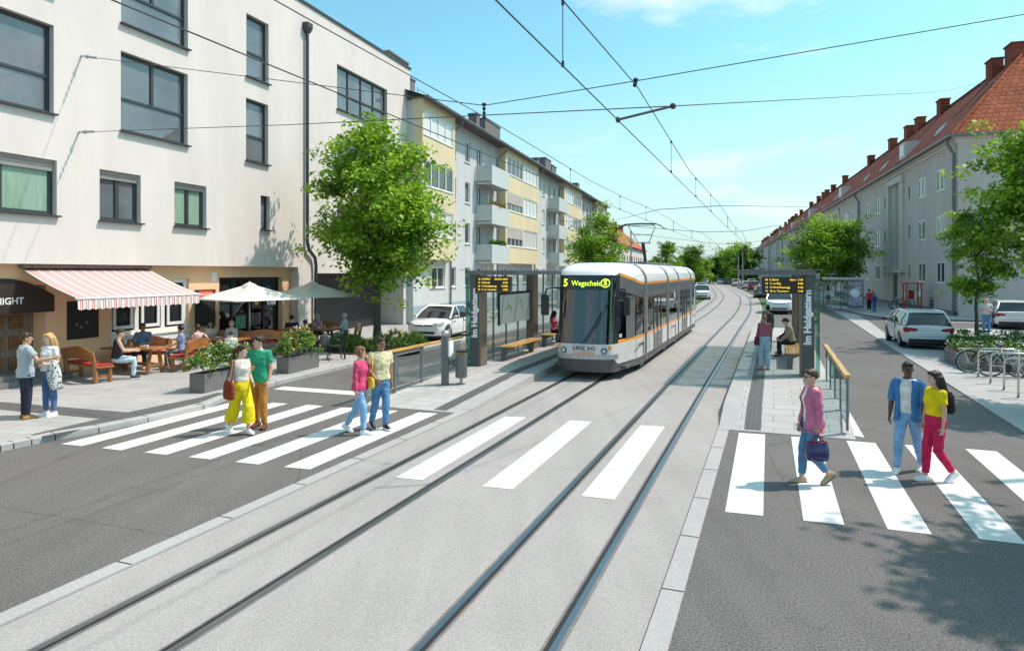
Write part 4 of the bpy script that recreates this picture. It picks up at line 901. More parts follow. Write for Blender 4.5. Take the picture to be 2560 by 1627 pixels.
b.bx(-.75,.6,-.6,.6,2.101,2.2); b.build('frame',M['red_metal'],t); b=MB(); b.bx(.49,.5,-.45,.45,.15,2.05); b.bx(-.45,.45,.49,.5,.15,2.05); b.build('pane',M['glass'],t); b=MB(); b.bx(-.2,.2,.3,.48,.9,1.6); b.build('telephone',M['lamp_red'],t)
# bicycle hoops
HP=[G(2445.7,943.7,.01),G(2476.4,958.7,.01),G(2510,975.8,.01),G(2546,994.8,.01)]
for i,(p,lb) in enumerate(zip(HP,('steel bicycle hoop farthest from the camera, beside the first bicycle','second steel bicycle hoop from the planter','third steel bicycle hoop from the planter','nearest steel bicycle hoop at the right picture edge'))):
    b=MB(); b.tube([(0,0,0),(0,0,.72),(.04,0,.82),(.14,0,.86),(.86,0,.86),(.96,0,.82),(1.,0,.72),(1.,0,0)],.028,10); b.lathe([(.06,0),(.06,.012),(0,.013)],n=12); o=b.build('bicycle_hoop',M['inox'],smooth=True); o.location=p; o.rotation_euler=(0,0,NT); tag(o,lb,'bicycle stand','bicycle hoops on the right pavement')
# distant masts and green litter bin
for i,(u,v,h,lb) in enumerate(((1857,718,7.6,'tall pale tram mast left of the far trees by the right lane'),(1846,722,6.2,'slim pale mast at the end of the right shelter roof'),(1775,702,8.5,'distant pale mast in the median near the vanishing point'))):
    o=G(u,v); b=MB(); b.tube([(0,0,0),(0,0,h)],[.13,.08],8); b.lathe([(.22,0),(.2,.3),(.13,.32)],n=10); m_=b.build('mast',M['lgrey'],loc=o); tag(m_,lb,'mast')
o=SF(5.6,17.2,0); t=empty('green_bin',o,NT,'small green litter bin on a post past the end of the right platform','bin'); b=MB(); b.lathe([(.0,.55),(.16,.56),(.19,.62),(.2,1.1),(.17,1.2),(0,1.22)],n=14); b.build('drum',mat('green_plastic',(.03,.22,.06),.45,var=.05),t,30); b=MB(); b.tube([(0,0,0),(0,0,.6)],.03,8); b.build('post',M['lgrey'],t); b=MB(); b.bx(-.1,.1,-.21,-.195,.72,.92); b.build('yellow_label',M['fl_yel'],t)
# ================================================================== VEGETATION
def leaves(b,c,rad,n,size,rg,mi,flat=.6):
    for _ in range(n):
        p=V((rg.gauss(0,1),rg.gauss(0,1),rg.gauss(0,1)*flat)); p=V(c)+p*rad*.5*(1 if p.length<1.9 else 1.9/p.length)
        u=V((rg.uniform(-1,1),rg.uniform(-1,1),rg.uniform(-.8,.4))); 
        if u.length<.1: continue
        u.normalize(); nn=V((rg.uniform(-.8,.8),rg.uniform(-.8,.8),1)); w=u.cross(nn).normalized(); s=size*rg.uniform(.6,1.3)
        b.add([p,p+u*s*.55+w*s*.42,p+u*s*1.15-V((0,0,s*.15)),p+u*s*.55-w*s*.42],[(0,1,2,3)],mi)
def tree_mesh(seed,h,cb,rx,tr,clumps,per,size,mats,shape='oval',lean=0):
    rg=random.Random(seed); b=MB(); w=MB(); H=h-cb
    pts=[]
    tries=0
    while len(pts)<clumps and tries<clumps*30:
        tries+=1; t=rg.random(); 
        prof=math.sin(PI*(.12+.86*t))**.7 if shape=='oval' else (1-t)**.55*min(1,t*5+.45) if shape=='cone' else math.sin(PI*(.06+.9*t))**.45
        a=rg.uniform(0,2*PI); r=rx*prof*math.sqrt(rg.uniform(.12,1))*rg.uniform(.78,1.10)
        p=V((r*math.cos(a),r*math.sin(a),cb+H*t)); 
        if all((p-q).length>rx*.17 for q in pts): pts.append(p)
    for p in pts:
        cr=rx*rg.uniform(.24,.40); mi=rg.choice((0,0,0,1,1,2)); leaves(b,p,cr,int(per*rg.uniform(.6,1.3)),size,rg,mi)
        for _ in range(3): leaves(b,p+V((rg.gauss(0,1),rg.gauss(0,1),rg.gauss(0,.7)))*cr*.9,cr*.55,int(per*.22),size,rg,rg.choice((0,1,1,2)))
    n=7; tp=[(math.sin(i*1.3+seed)*.04*i*.3+lean*i*i*.004,math.cos(i*1.7+seed)*.03*i*.3,(cb+H*.62)*i/n) for i in range(n+1)]
    w.tube(tp,[tr*(1.3 if i==0 else 1.0-.10*i) for i in range(n+1)],9)
    for p in sorted(pts,key=lambda p:rg.random())[:max(8,clumps//3)]:
        z0=max(cb*.85,min(cb+H*.55,p.z-.6*math.hypot(p.x,p.y)-.2)); f=z0/(cb+H*.62)*n; i=int(min(n-1,f)); q=V(tp[i]).lerp(V(tp[i+1]),f-i); m=q.lerp(p,.5)+V((0,0,.12*rx*.3))
        w.tube([q,m,p],[tr*.38,tr*.22,tr*.08],5)
    return b,w,mats
def tree(pos,label,group=None,**k):
    b,w,mats=tree_mesh(**k); t=empty('street_tree',pos,0,label,'tree',group); b.build('crown',mats,t); w.build('trunk',M['bark'],t,True); return t
GM=[M['leaf1'],M['leaf2'],M['leaf3']]; DM=[M['leafd1'],M['leaf1'],M['leafd2']]
# the maple by the cafe
tree((-5.45,27.6,.12),'large light green maple standing in the planting bed beside the cafe terrace',seed=5,h=8.7,cb=2.85,rx=2.5,tr=.16,clumps=100,per=150,size=.165,mats=GM)
t2=tree(G(2441.8,838,.45),'young maple growing from the low planter by the bicycle hoops',seed=9,h=5.45,cb=1.95,rx=1.28,tr=.075,clumps=50,per=125,size=.115,mats=GM)
tree((22.7,27.3,.01),'big maple at the right picture edge in front of the terrace',seed=14,h=10.0,cb=3.9,rx=2.9,tr=.2,clumps=125,per=210,size=.18,mats=GM)
tree(G(2071,757,.12),'round maple behind the bus shelter on the right pavement',seed=21,h=8.2,cb=2.4,rx=3.4,tr=.16,clumps=90,per=150,size=.22,mats=GM)
tree((7.85,62,.12),'round street tree showing above the tram roof in front of the cream block',seed=33,h=8.0,cb=2.3,rx=2.55,tr=.14,clumps=70,per=100,size=.2,mats=GM)
for i,(u,Y,h,r,lb) in enumerate(((1667,108,7.6,2.3,'street tree just right of the raised pantograph'),(1731,128,8.0,2.8,'street tree farther along, second to the right of the pantograph'))):
    tree(V(((u-CU)/FO*Y,Y,0)),lb,'trees along the far street',seed=40+i,h=h,cb=1.2,rx=r,tr=.15,clumps=55,per=80,size=.28,mats=GM if i==0 else [M['leaf1'],M['leaf3'],M['leafd1']])
proto=None
far=[(1790,215,7.5,4.0,0),(1806,260,9,5,1),(1826,215,10.5,5.4,2),(1840,185,10.5,4.6,3),(1860,230,11.5,5.,4),(1762,240,6.8,5,5),(1752,190,6.5,3.5,6),(1720,170,7,3.5,7),(1874,170,9,3.2,8)]
FL_=('dark tree left of the gap at the end of the street','mid green tree in the gap at the end of the street','tall bright tree in the far clump near the terrace end','broad bright tree nearest in the far clump','dark tall tree behind the far clump by the terrace','dark tree right behind the tram tail trees','low tree just right of the tram tail','low tree directly above the tram tail','narrow dark tree at the end of the terrace')
for (u,Y,h,r,i),lb in zip(far,FL_):
    tree(V(((u-CU)/FO*Y,Y,0)),lb,'trees along the far street',seed=60+i,h=h,cb=.8,rx=r,tr=.2,clumps=34,per=75,size=.55,mats=DM if i in(0,4,5,8) else GM,shape='round')
# trees just outside the right edge whose shade falls into the picture
tree((9.8,6.9,.01),'maple beside the camera whose shade falls on the road corner',seed=77,h=6.9,cb=3.3,rx=2.0,tr=.15,clumps=95,per=120,size=.17,mats=GM)
tree((14.2,14.7,.01),'maple beyond the bicycle hoops whose shade falls on the lane',seed=78,h=6.5,cb=2.9,rx=1.7,tr=.14,clumps=80,per=120,size=.16,mats=GM)
# flower planters of the cafe
def planter(pos,rz,L,W,Hh,ph,label,cols,seed,mt='planter'):
    t=empty('flower_planter',pos,rz,label,'planter'); b=MB(); w=.03
    b.bx(-W,0,0,L,0,Hh-.05); b.bx(-W,-W+w,0,L,Hh-.05,Hh); b.bx(-w,0,0,L,Hh-.05,Hh); b.bx(-W+w,-w,0,w,Hh-.05,Hh); b.bx(-W+w,-w,L-w,L,Hh-.05,Hh); b.build('trough',M[mt],t,bevel=.006)
    b=MB(); b.bx(-W+w,-w,w,L-w,Hh-.049,Hh-.03); b.build('soil',M['soil'],t)
    rg=random.Random(seed); b=MB(); f=MB()
    n=int(L*W*240)
    for k in range(n):
        x,y=rg.uniform(-W-.08,.08),rg.uniform(-.08,L+.05); e=1-((x+W/2)/(W*.72))**2*.55-((y-L/2)/(L*.6))**2*.45
        z=Hh+max(.03,ph*e*rg.uniform(.35,1)); leaves(b,(x,y,z),.10,20,.06,rg,rg.choice((0,0,1,1,2)))
    for k in range(int(n*(1.5 if 'fl_red' in cols else .8))):
        x,y=rg.uniform(-W-.1,.1),rg.uniform(-.1,L+.05); e=1-((x+W/2)/(W*.72))**2*.55-((y-L/2)/(L*.6))**2*.45; z=Hh+max(.05,ph*e*rg.uniform(.75,1.12)); s=rg.uniform(.016,.032); c=V((x,y,z)); mi=rg.randrange(len(cols))
        for q in range(2):
            d=V((rg.uniform(-1,1),rg.uniform(-1,1),rg.uniform(-.3,1))).normalized(); u=d.orthogonal().normalized(); w2=d.cross(u); f.add([c+u*s,c+w2*s,c-u*s,c-w2*s],[(0,1,2,3)],mi)
    b.build('foliage',[M['shrub'],M['shrubl'],M['leaf1']],t); f.build('blossom',[M[c] for c in cols],t); return t
p0=G(511.5,983,.12); planter(p0,-R(17),2.0,.46,.47,.72,'grey planter of small white flowers, nearer of the two on the cafe pavement',('fl_white','fl_white','fl_yel'),3)
p1=G(721.4,934.7,.12); planter(p1,-R(18),1.55,.42,.47,.82,'grey planter of cream and reddish flowers beside the black chairs',('fl_yel','fl_white','fl_red','fl_yel'),4)
pl=G(2360.7,901.6,.01); tp=empty('tree_planter',pl,0,'long low dark planter of mixed shrubs under the young maple','planter')
PP=[(0,0),(-.75,-2.3),(3.6,-3.9),(6.2,3.6),(3.5,4.7)]
b=MB(); b.prism(PP,0,.43); b.build('trough',M['planter'],tp,bevel=.008)
cP=(sum(p[0] for p in PP)/5,sum(p[1] for p in PP)/5); b=MB(); b.prism([(cP[0]+(x-cP[0])*.97,cP[1]+(y-cP[1])*.97) for x,y in PP],.431,.45); b.build('soil',M['soil'],tp)
def inpp(x,y): return all((PP[(i+1)%5][0]-PP[i][0])*(y-PP[i][1])-(PP[(i+1)%5][1]-PP[i][1])*(x-PP[i][0])>=0 for i in range(5))
def rpp(rg):
    while 1:
        x,y=rg.uniform(-.8,6.3),rg.uniform(-4,4.8)
        if inpp(x,y): return x,y
rg=random.Random(8); b=MB(); f=MB()
for k in range(420): leaves(b,(*rpp(rg),.45+rg.uniform(.0,.30)),.14,16,.09,rg,rg.choice((0,0,1,2)))
for k in range(200):
    c=V((*rpp(rg),.66+rg.uniform(0,.14))); s=.03; f.add([c+V((s,0,0)),c+V((0,s,.01)),c-V((s,0,0)),c-V((0,s,0))],[(0,1,2,3)],rg.choice((0,0,1)))
b.build('foliage',[M['shrub'],M['shrubl'],M['leafd1']],tp); f.build('blossom',[M['fl_white'],M['fl_red']],tp)
def shrub(pos,r,h,label,seed,n=70,spiky=True,cols=None,group=None):
    rg=random.Random(seed); t=empty('shrub',pos,0,label,'shrub',group); b=MB()
    for k in range(n):
        a=rg.uniform(0,2*PI); d=r*math.sqrt(rg.random()); z=h*(1-.6*(d/r)**2)*rg.uniform(.3,1); c=V((d*math.cos(a),d*math.sin(a),z))
        if spiky:
            for q in range(9):
                u=V((rg.gauss(0,.5)+c.x/r*.4,rg.gauss(0,.5)+c.y/r*.4,rg.uniform(.4,1.2))).normalized(); w=u.orthogonal().normalized()*.016; L=rg.uniform(.12,.28); b.add([c-w,c+u*L*.5+w,c+u*L,c+u*L*.5-w*1.5],[(0,1,2,3)],rg.choice((0,1,2)))
        leaves(b,c,.09,8,.07,rg,rg.choice((0,1,2)))
    b.build('foliage',[M['shrub'],M['shrubl'],M['leafd1']],t)
    if cols:
        f=MB()
        for k in range(26): 
            a=rg.uniform(0,2*PI); d=r*.6*math.sqrt(rg.random()); c=V((d*math.cos(a),d*math.sin(a),h*rg.uniform(.8,1.1))); s=.035; f.add([c+V((s,0,0)),c+V((0,0,s)),c-V((s,0,0)),c-V((0,s,s*.5))],[(0,1,2,3)])
        f.build('blossom',M[cols],t)
    return t
bp=G(926,872,.12)
for i,(dx,dy,r,h,lb,c) in enumerate(((-.9,-.5,.75,.62,'grassy shrub left of the maple trunk near the black chairs',None),(-.1,-.9,.5,.45,'low shrub in front of the maple trunk',None),(.9,.1,.8,.66,'grassy shrub with yellow flowers right of the maple trunk','fl_yel'),(1.5,1.0,.55,.5,'small rounded shrub at the far end of the maple bed',None))): shrub(bp+V((dx,dy,0)),r,h,lb,20+i,90,True,c,'bed around the maple')
b=MB(); b.lathe([(1.9,.0),(1.9,.012),(0,.014)],(0,0,0),24); o=b.build('planting_bed',M['soil'],loc=bp+V((.2,-.1,0))); tag(o,kind='structure')
for i,(u,v,r,h,lb) in enumerate(((1224,806,.9,.8,'orange flowering bush behind the glass of the left shelter'),(1395,770,1.3,1.6,'green bush on the far pavement left of the tram'))): shrub(G(u,v,.1),r,h,lb,30+i,70,False,'fl_yel' if i==0 else None)
for i,(m,fl,c,lb) in enumerate(((0,1,'fl_red','box of red geraniums on the middle balcony'),(0,2,None,'box of green plants on the lowest balcony'))):
    t=empty('balcony_plants',F2.w(14.0,-.95,FL[fl][0]-1.1+.9),F2.rz,lb,'plants'); rg=random.Random(50+i); b=MB(); f=MB()
    for k in range(90): leaves(b,(rg.uniform(-1.9,1.9),rg.gauss(0,.14),rg.uniform(.1,.6)),.13,14,.11,rg,rg.choice((0,1,2)))
    b.build('foliage',[M['shrub'],M['shrubl'],M['leafd1']],t); q=MB(); q.bx(-2,2,-.12,.12,0,.16); q.build('window_box',M['planter'],t)
    if c:
        for k in range(90): p=V((rg.uniform(-1.9,1.9),rg.gauss(-.1,.14),rg.uniform(.1,.55))); s=.06; f.add([p+V((s,0,0)),p+V((0,0,s)),p-V((s,0,0)),p-V((0,0,s))],[(0,1,2,3)])
        f.build('blossom',M[c],t)
shrub(G(2060,757,.12),1.6,.35,'low green ground shrubs at the foot of the round maple',44,90,False)
# ================================================================== CARS
def car(name,loc,rz,label,paint,kind='hatch',full=True,group=None):
    t=empty(name,loc,rz,label,'car',group)
    if kind=='hatch': L,w,ht,ax=4.05,.875,1.46,1.27
    elif kind=='wagon': L,w,ht,ax=4.75,.915,1.49,1.42
    else: L,w,ht,ax=4.5,.93,1.66,1.36
    hl=L/2; bz=.94+(ht-1.46)*.35; up=0 if kind!='suv' else .06
    st=[(-hl,.74,.36,.78),(-hl+.04,.86,.27,.92),(-hl+.14,.95,.24,bz),(-hl+.5,1,.21,bz+.02),(-.4,1,.2,bz),(.6,1,.2,bz-.01),(hl-1.02,.995,.2,bz-.01),(hl-.55,.97,.2,bz-.07),(hl-.2,.92,.22,bz-.15),(hl-.05,.83,.25,bz-.24),(hl,.74,.30,bz-.34)]
    def rg(y,f,zb,zt):
        W=w*f; h=zt-zb; pr=[(W*.84,zb),(W*.96,zb+.1*h),(W*.995,zb+.35*h),(W,zb+.55*h),(W*.985,zb+.78*h),(W*.95,zb+.93*h),(W*.86,zt)]
        return [V((x,y,z+up)) for x,z in pr]+[V((0,y,zt+.02+up))]+[V((-x,y,z+up)) for x,z in pr[::-1]]
    b=MB(); b.loft([rg(*s) for s in st]); b.build('body',paint,t,32)
    ws,rf,rk,rr,rb=hl-1.0,hl-1.78,.0,(-hl+.72 if kind=='hatch' else -hl+.55),-hl+.12
    wb,wt=w*.955,w*.74; z0=bz+up-.01
    def gr(y,a,c,e,g): return [V((a,y,e)),V((a*.5+c*.5+.035,y,e*.5+g*.5)),V((c,y,g)),V((-c,y,g)),V((-a*.5-c*.5-.035,y,e*.5+g*.5)),V((-a,y,e))]
    gs=[(ws,wb,wb*.99,z0,z0+.005),((ws+rf)/2,wb,(wb+wt)/2+.02,z0,(z0+ht)/2+.02),(rf,wb,wt,z0,ht-.05),(rk,wb,wt,z0,ht),(rr+.3,wb,wt*.99,z0,ht-.03),(rr,wb,wt*.97,z0,ht-.08),(rb+.1,wb*.97,wb*.88,z0,z0+.12),(rb+.0,wb*.96,wb*.9,z0-.02,z0+.01)]
    b=MB(); b.loft([gr(*s) for s in gs]); b.build('window_glass',M['car_glass'],t,25)
    b=MB()
    def gline(k,f):   # point on the right edge of glass station k
        r=gr(*gs[k]); return r[0].lerp(r[1],f*2) if f<.5 else r[1].lerp(r[2],f*2-1)
    for sg in(1,-1):
        mm=lambda p: V((p.x*sg*1.012,p.y,p.z+.006))
        b.tube([mm(gline(i,1.0)) for i in(0,1,2,3,4,5,6)],.042,6)
        for k0,k1,wd in((3,3,.035),(4,5,.08)): 
            b.bar(mm(gline(k0,0.)),mm(gline(k0,.5)),.07,.03,up=(sg,0,.3)); b.bar(mm(gline(k0,.5)),mm(gline(k0,1.)),.07,.03,up=(sg,0,.3))
        b.loft([[mm(gline(5,f)) for f in(0,.5,1)],[mm(gline(6,f)) for f in(0,.5,1)]],closed=False,cap=False)
        b.loft([[mm(gline(6,f)) for f in(0,.5,1)],[mm(gline(7,f)) for f in(0,.5,1)]],closed=False,cap=False)
    rr_=[[V((x*wt*1.03,y,z+.012+(.02*(1-x*x)))) for x in(-1,-.6,0,.6,1)] for y,z in((rf+.02,ht-.052),(rk,ht),(rr+.3,ht-.03),(rr-.02,ht-.075))]
    b.loft(rr_,closed=False,cap=False); b.build('roof',paint,t,40)
    for sx in(-1,1):
        for y in(-ax,ax):
            q=MB(); q.lathe([(0,-.2),(.30,-.2),(.325,-.17),(.33,-.02),(.31,.0),(.22,.012),(0,.0)] if sx>0 else [(0,.2),(.30,.2),(.325,.17),(.33,.02),(.31,0),(.22,-.012),(0,0)],(sx*(w+.004),y,.33),20,axis='x'); wh=q.build('wheel',M['rubber'],t,40)
            q=MB(); x0=sx*(w+.018)
            if full:
                q.lathe([(.215,x0-sx*.005),(.20,x0)],(0,y,.33),20,axis='x')
                for k in range(10): a=k*PI/5; q.bar((x0,y+.05*math.cos(a),.33+.05*math.sin(a)),(x0,y+.2*math.cos(a),.33+.2*math.sin(a)),.035,.012,up=(1,0,0))
            else: q.lathe([(.2,x0-sx*.005),(.0,x0)],(0,y,.33),12,axis='x')
            q.build('rim',M['lgrey'],wh)
            q=MB(); n=14
            vs=[]
            for k in range(n+1): a=-.25+(PI+.5)*k/n; vs+=[V((sx*(w-.02),y+.33*math.cos(a),.33+.33*math.sin(a))),V((sx*(w+.003),y+.385*math.cos(a),.34+.385*math.sin(a)))]
            q.add(vs,[(2*k,2*k+1,2*k+3,2*k+2) for k in range(n)]); q.build('wheel_arch',M['black'],t)
        q=MB(); zl=bz-.25+up; q.loft([[V((sx*w*(.52),hl-.035,zl-.0)),V((sx*w*.52,hl-.06,zl+.08))],[V((sx*w*.74,hl-.05,zl-.01)),V((sx*w*.74,hl-.10,zl+.10))],[V((sx*w*.9,hl-.16,zl+.01)),V((sx*w*.9,hl-.24,zl+.125))],[V((sx*w*.965,hl-.36,zl+.05)),V((sx*w*.96,hl-.42,zl+.13))]],closed=False,cap=False); q.v=[p+V((sx*.012,.02,.0)) for p in q.v]; q.build('headlight',M['lamp_clear'],t)
        q=MB(); zl=bz-.17+up; q.loft([[V((sx*w*a,-hl+d,zl+e)) for e in(-h,h)] for a,d,h in((.44,.012,.04),(.66,.016,.075),(.86,.045,.10),(.955,.15,.09),(.985,.30,.03))],closed=False,cap=False); q.v=[p+V((sx*.012,-.02,.0)) for p in q.v]; q.build('taillight',M['lamp_red'],t)
        if full:
            q=MB(); q.tube([(sx*(w-.02),hl-1.25,z0+.05),(sx*(w+.08),hl-1.28,z0+.07)],.025,6); q.ell((sx*(w+.13),hl-1.28,z0+.09),(.10,.05,.065),10,6); q.build('mirror',paint if kind=='hatch' else M['black'],t,True)
            q=MB(); 
            for y in(-.42,): q.bar((sx*(w-.015),y,.32),(sx*(w-.012),y,bz-.02),.012,.04,up=(sx,0,0))
            for y in(-.55,.55): q.bx(sx*w-.012,sx*w+.016,y-.09,y+.09,bz-.16,bz-.13)
            q.build('door_trim',M['mgrey'],t)
    q=MB(); q.bx(-.46*w/.875,.46*w/.875,hl-.055,hl-.018,bz-.29+up,bz-.235+up); q.bx(-.55,.55,hl-.035,hl+.004,.32+up,.43+up); q.build('grille',M['black'],t)
    q=MB(); q.bx(-.26,.26,hl-.0,hl+.012,.46+up,.57+up); q.build('number_plate',M['plate'],t)
    q=MB(); q.bx(-.26,.26,-hl-.014,-hl+.02,.60+up,.72+up); q.build('number_plate',M['plate'],t)
    q=MB(); q.bx(-w*.8,w*.8,-hl-.004,-hl+.1,.27+up,.42+up); q.bx(-w*.8,w*.8,-hl+.1,hl-.12,.14+up,.22+up); q.build('bumper_insert',M['black'],t)
    if full:
        q=MB(); q.lathe([(.045,0),(.04,.012),(0,.014)] ,(0,hl-.018,bz-.262+up),12,axis='y'); q.build('badge',M['inox'],t)
        q=MB(); q.tube([(.05,-hl+.09,z0+.10),(.42,-hl+.10,z0+.12)],.012,5); q.build('rear_wiper',M['black'],t)
        q=MB(); q.bx(-w*.7,w*.7,-hl-.006,-hl+.01,.765+up,.775+up); q.bx(-w*.78,w*.78,-hl-.004,-hl+.02,.50+up,.512+up); q.build('tailgate_seam',M['mgrey'],t)
    return t
car('parked_hatchback',(-3.2,31.4,.12),-R(199),'white hatchback parked facing the camera left of the stop pillar',M['car_white'],'hatch')
car('parked_estate_car',(17.5,29.55,.012),-R(19.5),'silver estate car parked on the right with its tail to the camera',M['car_silver'],'wagon')
car('parked_estate_car',(28.35,38.9,.016),-R(30),'white estate car cut off by the right picture edge',M['car_white'],'wagon')
pr=car('far_car',G(1948,782,0),-R(201),'pale off-road car driving towards the camera behind the right shelter pillars',M['car_white'],'suv',False,'cars along the right lane')
ph=car('far_car',G(1903,744,0)+V((0,0,.0)),-R(19),'dark car ahead of the pale off-road car, under the display',M['car_grey'],'hatch',False,'cars along the right lane')
def carcopy(src,u,v,hd,paint,label,grp):
    p=G(u,v,0); c=copy_tree(src,p,-R(hd),label); c['group']=grp; paint_part(c,('body','roof'),paint); return c
g='cars along the right lane'
for a in((pr,1884,727,18,M['car_red'],'dark red car parked behind the dark car in the lane'),(ph,1866,722,18,M['car_silver'],'silver car next to the dark red car'),(pr,1840,716,17,M['car_white'],'white van-like car in the row before the pale masts'),(ph,1822,712,17,M['car_black'],'black car left of the white van-like car'),(ph,1812,710,17,M['car_blue'],'dark blue car in the far row'),(ph,1801,710,197,M['car_white'],'white car farthest left of the far right row'),(pr,1878,716,17,M['car_silver'],'silver tall car by the terrace end behind the row'),(ph,1855,713,17,M['car_black'],'black car between the two pale masts'),(ph,1793,705,197,M['car_grey'],'tiny grey car near the vanishing point'),(ph,1829,707,17,M['car_silver'],'tiny silver car under the far trees')): carcopy(*a,g)
g='cars left of the far grass'
for a in((pr,1755,748,196,M['car_white'],'white car nearest behind the tram tail on the left road'),(ph,1753,729,196,M['car_white'],'white car second behind the tram tail'),(ph,1757,719,196,M['car_blue'],'blue car third behind the tram tail'),(ph,1762,711,196,M['car_white'],'small white car far beyond the tram tail'),(ph,1770,706,16,M['car_black'],'small black car in the left road near the vanishing point'),(ph,1757,705,196,M['car_red'],'small red car far up the left road'),(pr,1750,707,196,M['car_grey'],'small grey car just past the tram tail')): carcopy(*a,g)
b_=car('parked_van',F1.w(F1.s(838)-.2,1.9,.12),F1.rz+PI,'dark vehicle half hidden in the shaded passage of the white building',M['car_black'],'suv',False)
b_.location=F1.w(F1.s(785)+1.5,3.6,.0)
# ================================================================== BICYCLES
def bicycle(loc,rz,label,fr,detail=True,group=None,rack=True):
    t=empty('bicycle',loc,rz,label,'bicycle',group); wb=1.05; r=.34
    for x,nm in((0,'wheel'),(wb,'wheel')):
        b=MB(); b.tube([(x+r*math.cos(a),0,r+r*math.sin(a)) for a in[k*PI/14 for k in range(28)]],.019,6,closed=True); w=b.build(nm,M['rubber'],t,True)
        b=MB(); b.tube([(x+(r-.035)*math.cos(a),0,r+(r-.035)*math.sin(a)) for a in[k*PI/12 for k in range(24)]],.011,5,closed=True)
        for k in range(14 if detail else 6): a=2*PI*k/(14 if detail else 6); b.tube([(x,(-.02 if k%2 else .02),r),(x+(r-.03)*math.cos(a),0,r+(r-.03)*math.sin(a))],.0035,4)
        b.tube([(x,-.04,r),(x,.04,r)],.022,8); b.build('rim',M['inox'],w)
    b=MB(); bb=(.44,0,.29); st=(.27,0,.80); hd=(.86,0,.82); hl=(.90,0,.64); R0=(0,0,r)
    for p,q,rr in((bb,st,.017),(bb,hl,.019),((.30,0,.72),hd,.017),(hd,hl,.02)): b.tube([p,q],rr,8)
    for s in(-1,1):
        b.tube([(0,.05*s,r),(.44,.03*s,.29)],.01,6); b.tube([(0,.05*s,r),(.29,.02*s,.74)],.009,6); b.tube([(.91,.03*s,.62),(.95,.05*s,.48),(wb,.05*s,r)],.011,6)
    b.build('frame',fr,t,True)
    b=MB(); b.tube([hd,(.84,0,.98)],.013,6); b.tube([(.70,-.27,.98),(.80,-.2,1.0),(.86,-.05,.98),(.86,.05,.98),(.80,.2,1.0),(.70,.27,.98)],.012,6); b.build('handlebar',M['inox'],t,True)
    b=MB(); b.tube([(.27,0,.80),(.25,0,.93)],.012,6); b.loft([[V((x,y*wd,.93+z)) for y,z in((-1,0),(-.7,.035),(0,.045),(.7,.035),(1,0),(0,-.01))] for x,wd in((.12,.05),(.16,.085),(.24,.06),(.33,.02),(.40,.012))]); b.build('saddle',M['black'],t,True)
    b=MB(); b.lathe([(.09,-.05),(.09,-.045)],(.44,0,.29),16,axis='y')
    for s in(-1,1): b.bar((.44,.06*s,.29),(.44+.12*s,.06*s,.29-.12*s),.02); b.bx(.38+.12*s,.5+.12*s,.06*s-.04,.06*s+.06*s,.16 if s>0 else .4,.18 if s>0 else .42)
    b.bar((.0,-.05,r+.04),(.44,-.05,.37),.012); b.build('crank',M['black'],t)
    if rack:
        b=MB()
        for s in(-.05,.05): b.tube([(-.28,s,.74),(.22,s,.76)],.007,5); b.tube([(0,s,r),(-.15,s,.74)],.006,5)
        k=b.build('luggage_rack',M['inox'],t); b=MB(); b.bx(-.30,-.27,-.03,.03,.68,.73); b.build('rear_light',M['lamp_red'],t)
    b=MB()
    for x in(0,wb):
        vs=[]
        for k in range(11): a=R(20)+R(150)*k/10; vs+=[V((x+.375*math.cos(a),-.03,r+.375*math.sin(a))),V((x+.375*math.cos(a),.03,r+.375*math.sin(a)))]
        b.add(vs,[(2*k,2*k+1,2*k+3,2*k+2) for k in range(10)])
    b.build('mudguard',M['lgrey'],t); return t
bicycle(G(2422,931.6,.012),NT,'dark bicycle with red rear light by the planter corner',M['black'])
bicycle(G(2476,941,.012),NT+.03,'silver bicycle leaning in the hoop behind the first bicycle hoop',M['inox'])
bicycle(G(2549,944,.012)+V((.05,.1,0)),NT-.04,'bicycle at the right edge behind the nearest hoops',M['mgrey'])
for i,(s,y,m,lb) in enumerate(((8.0,1.0,M['black'],'dark bicycle parked beside the red telephone booth'),(8.8,1.1,M['inox'],'silver bicycle parked left of the red telephone booth'),(9.6,.9,M['sign_b'],'dark blue bicycle nearest to the terrace entrance'))): bicycle(F3.w(s,y,.12),F3.rz+PI/2+.2*i,lb,m,False,'bicycles at the terrace wall')
bicycle(V((30.6,43.2,.12)),-.3,'bicycle leaning behind the white estate car',M['mgrey'],False)
# ================================================================== PEOPLE
def cloth(name,c,var=.18,scale=7): return mat(name,c,.85,var=var,scale=scale,bp=.15,bs=220,spec=.2)
SK={}
def skin(c):
    if c not in SK:
        SK[c]=mat('skin',c,.5,var=.05,scale=8,spec=.35); p=SK[c].node_tree.nodes['Principled BSDF']; p.inputs['Subsurface Weight'].default_value=.08; p.inputs['Subsurface Radius'].default_value=(.02,.008,.004)
    return SK[c]
CL={}
def C_(n,c,**k):
    if n not in CL: CL[n]=cloth(n,c,**k)
    return CL[n]
def sticker(name,base,c2,scale): # patterned cloth
    m,nt,p=newmat(name); v=obco(nt); w=nt.nodes.new('ShaderNodeTexVoronoi'); w.inputs['Scale'].default_value=scale; nt.links.new(v,w.inputs['Vector'])
    nt.links.new(ramp(nt,w.outputs['Distance'],base,c2,.35,.45),p.inputs['Base Color']); p.inputs['Roughness'].default_value=.85; return m
WR=bpy.data.textures.new('wrinkle','CLOUDS'); WR.noise_scale=.085; WR.noise_depth=2
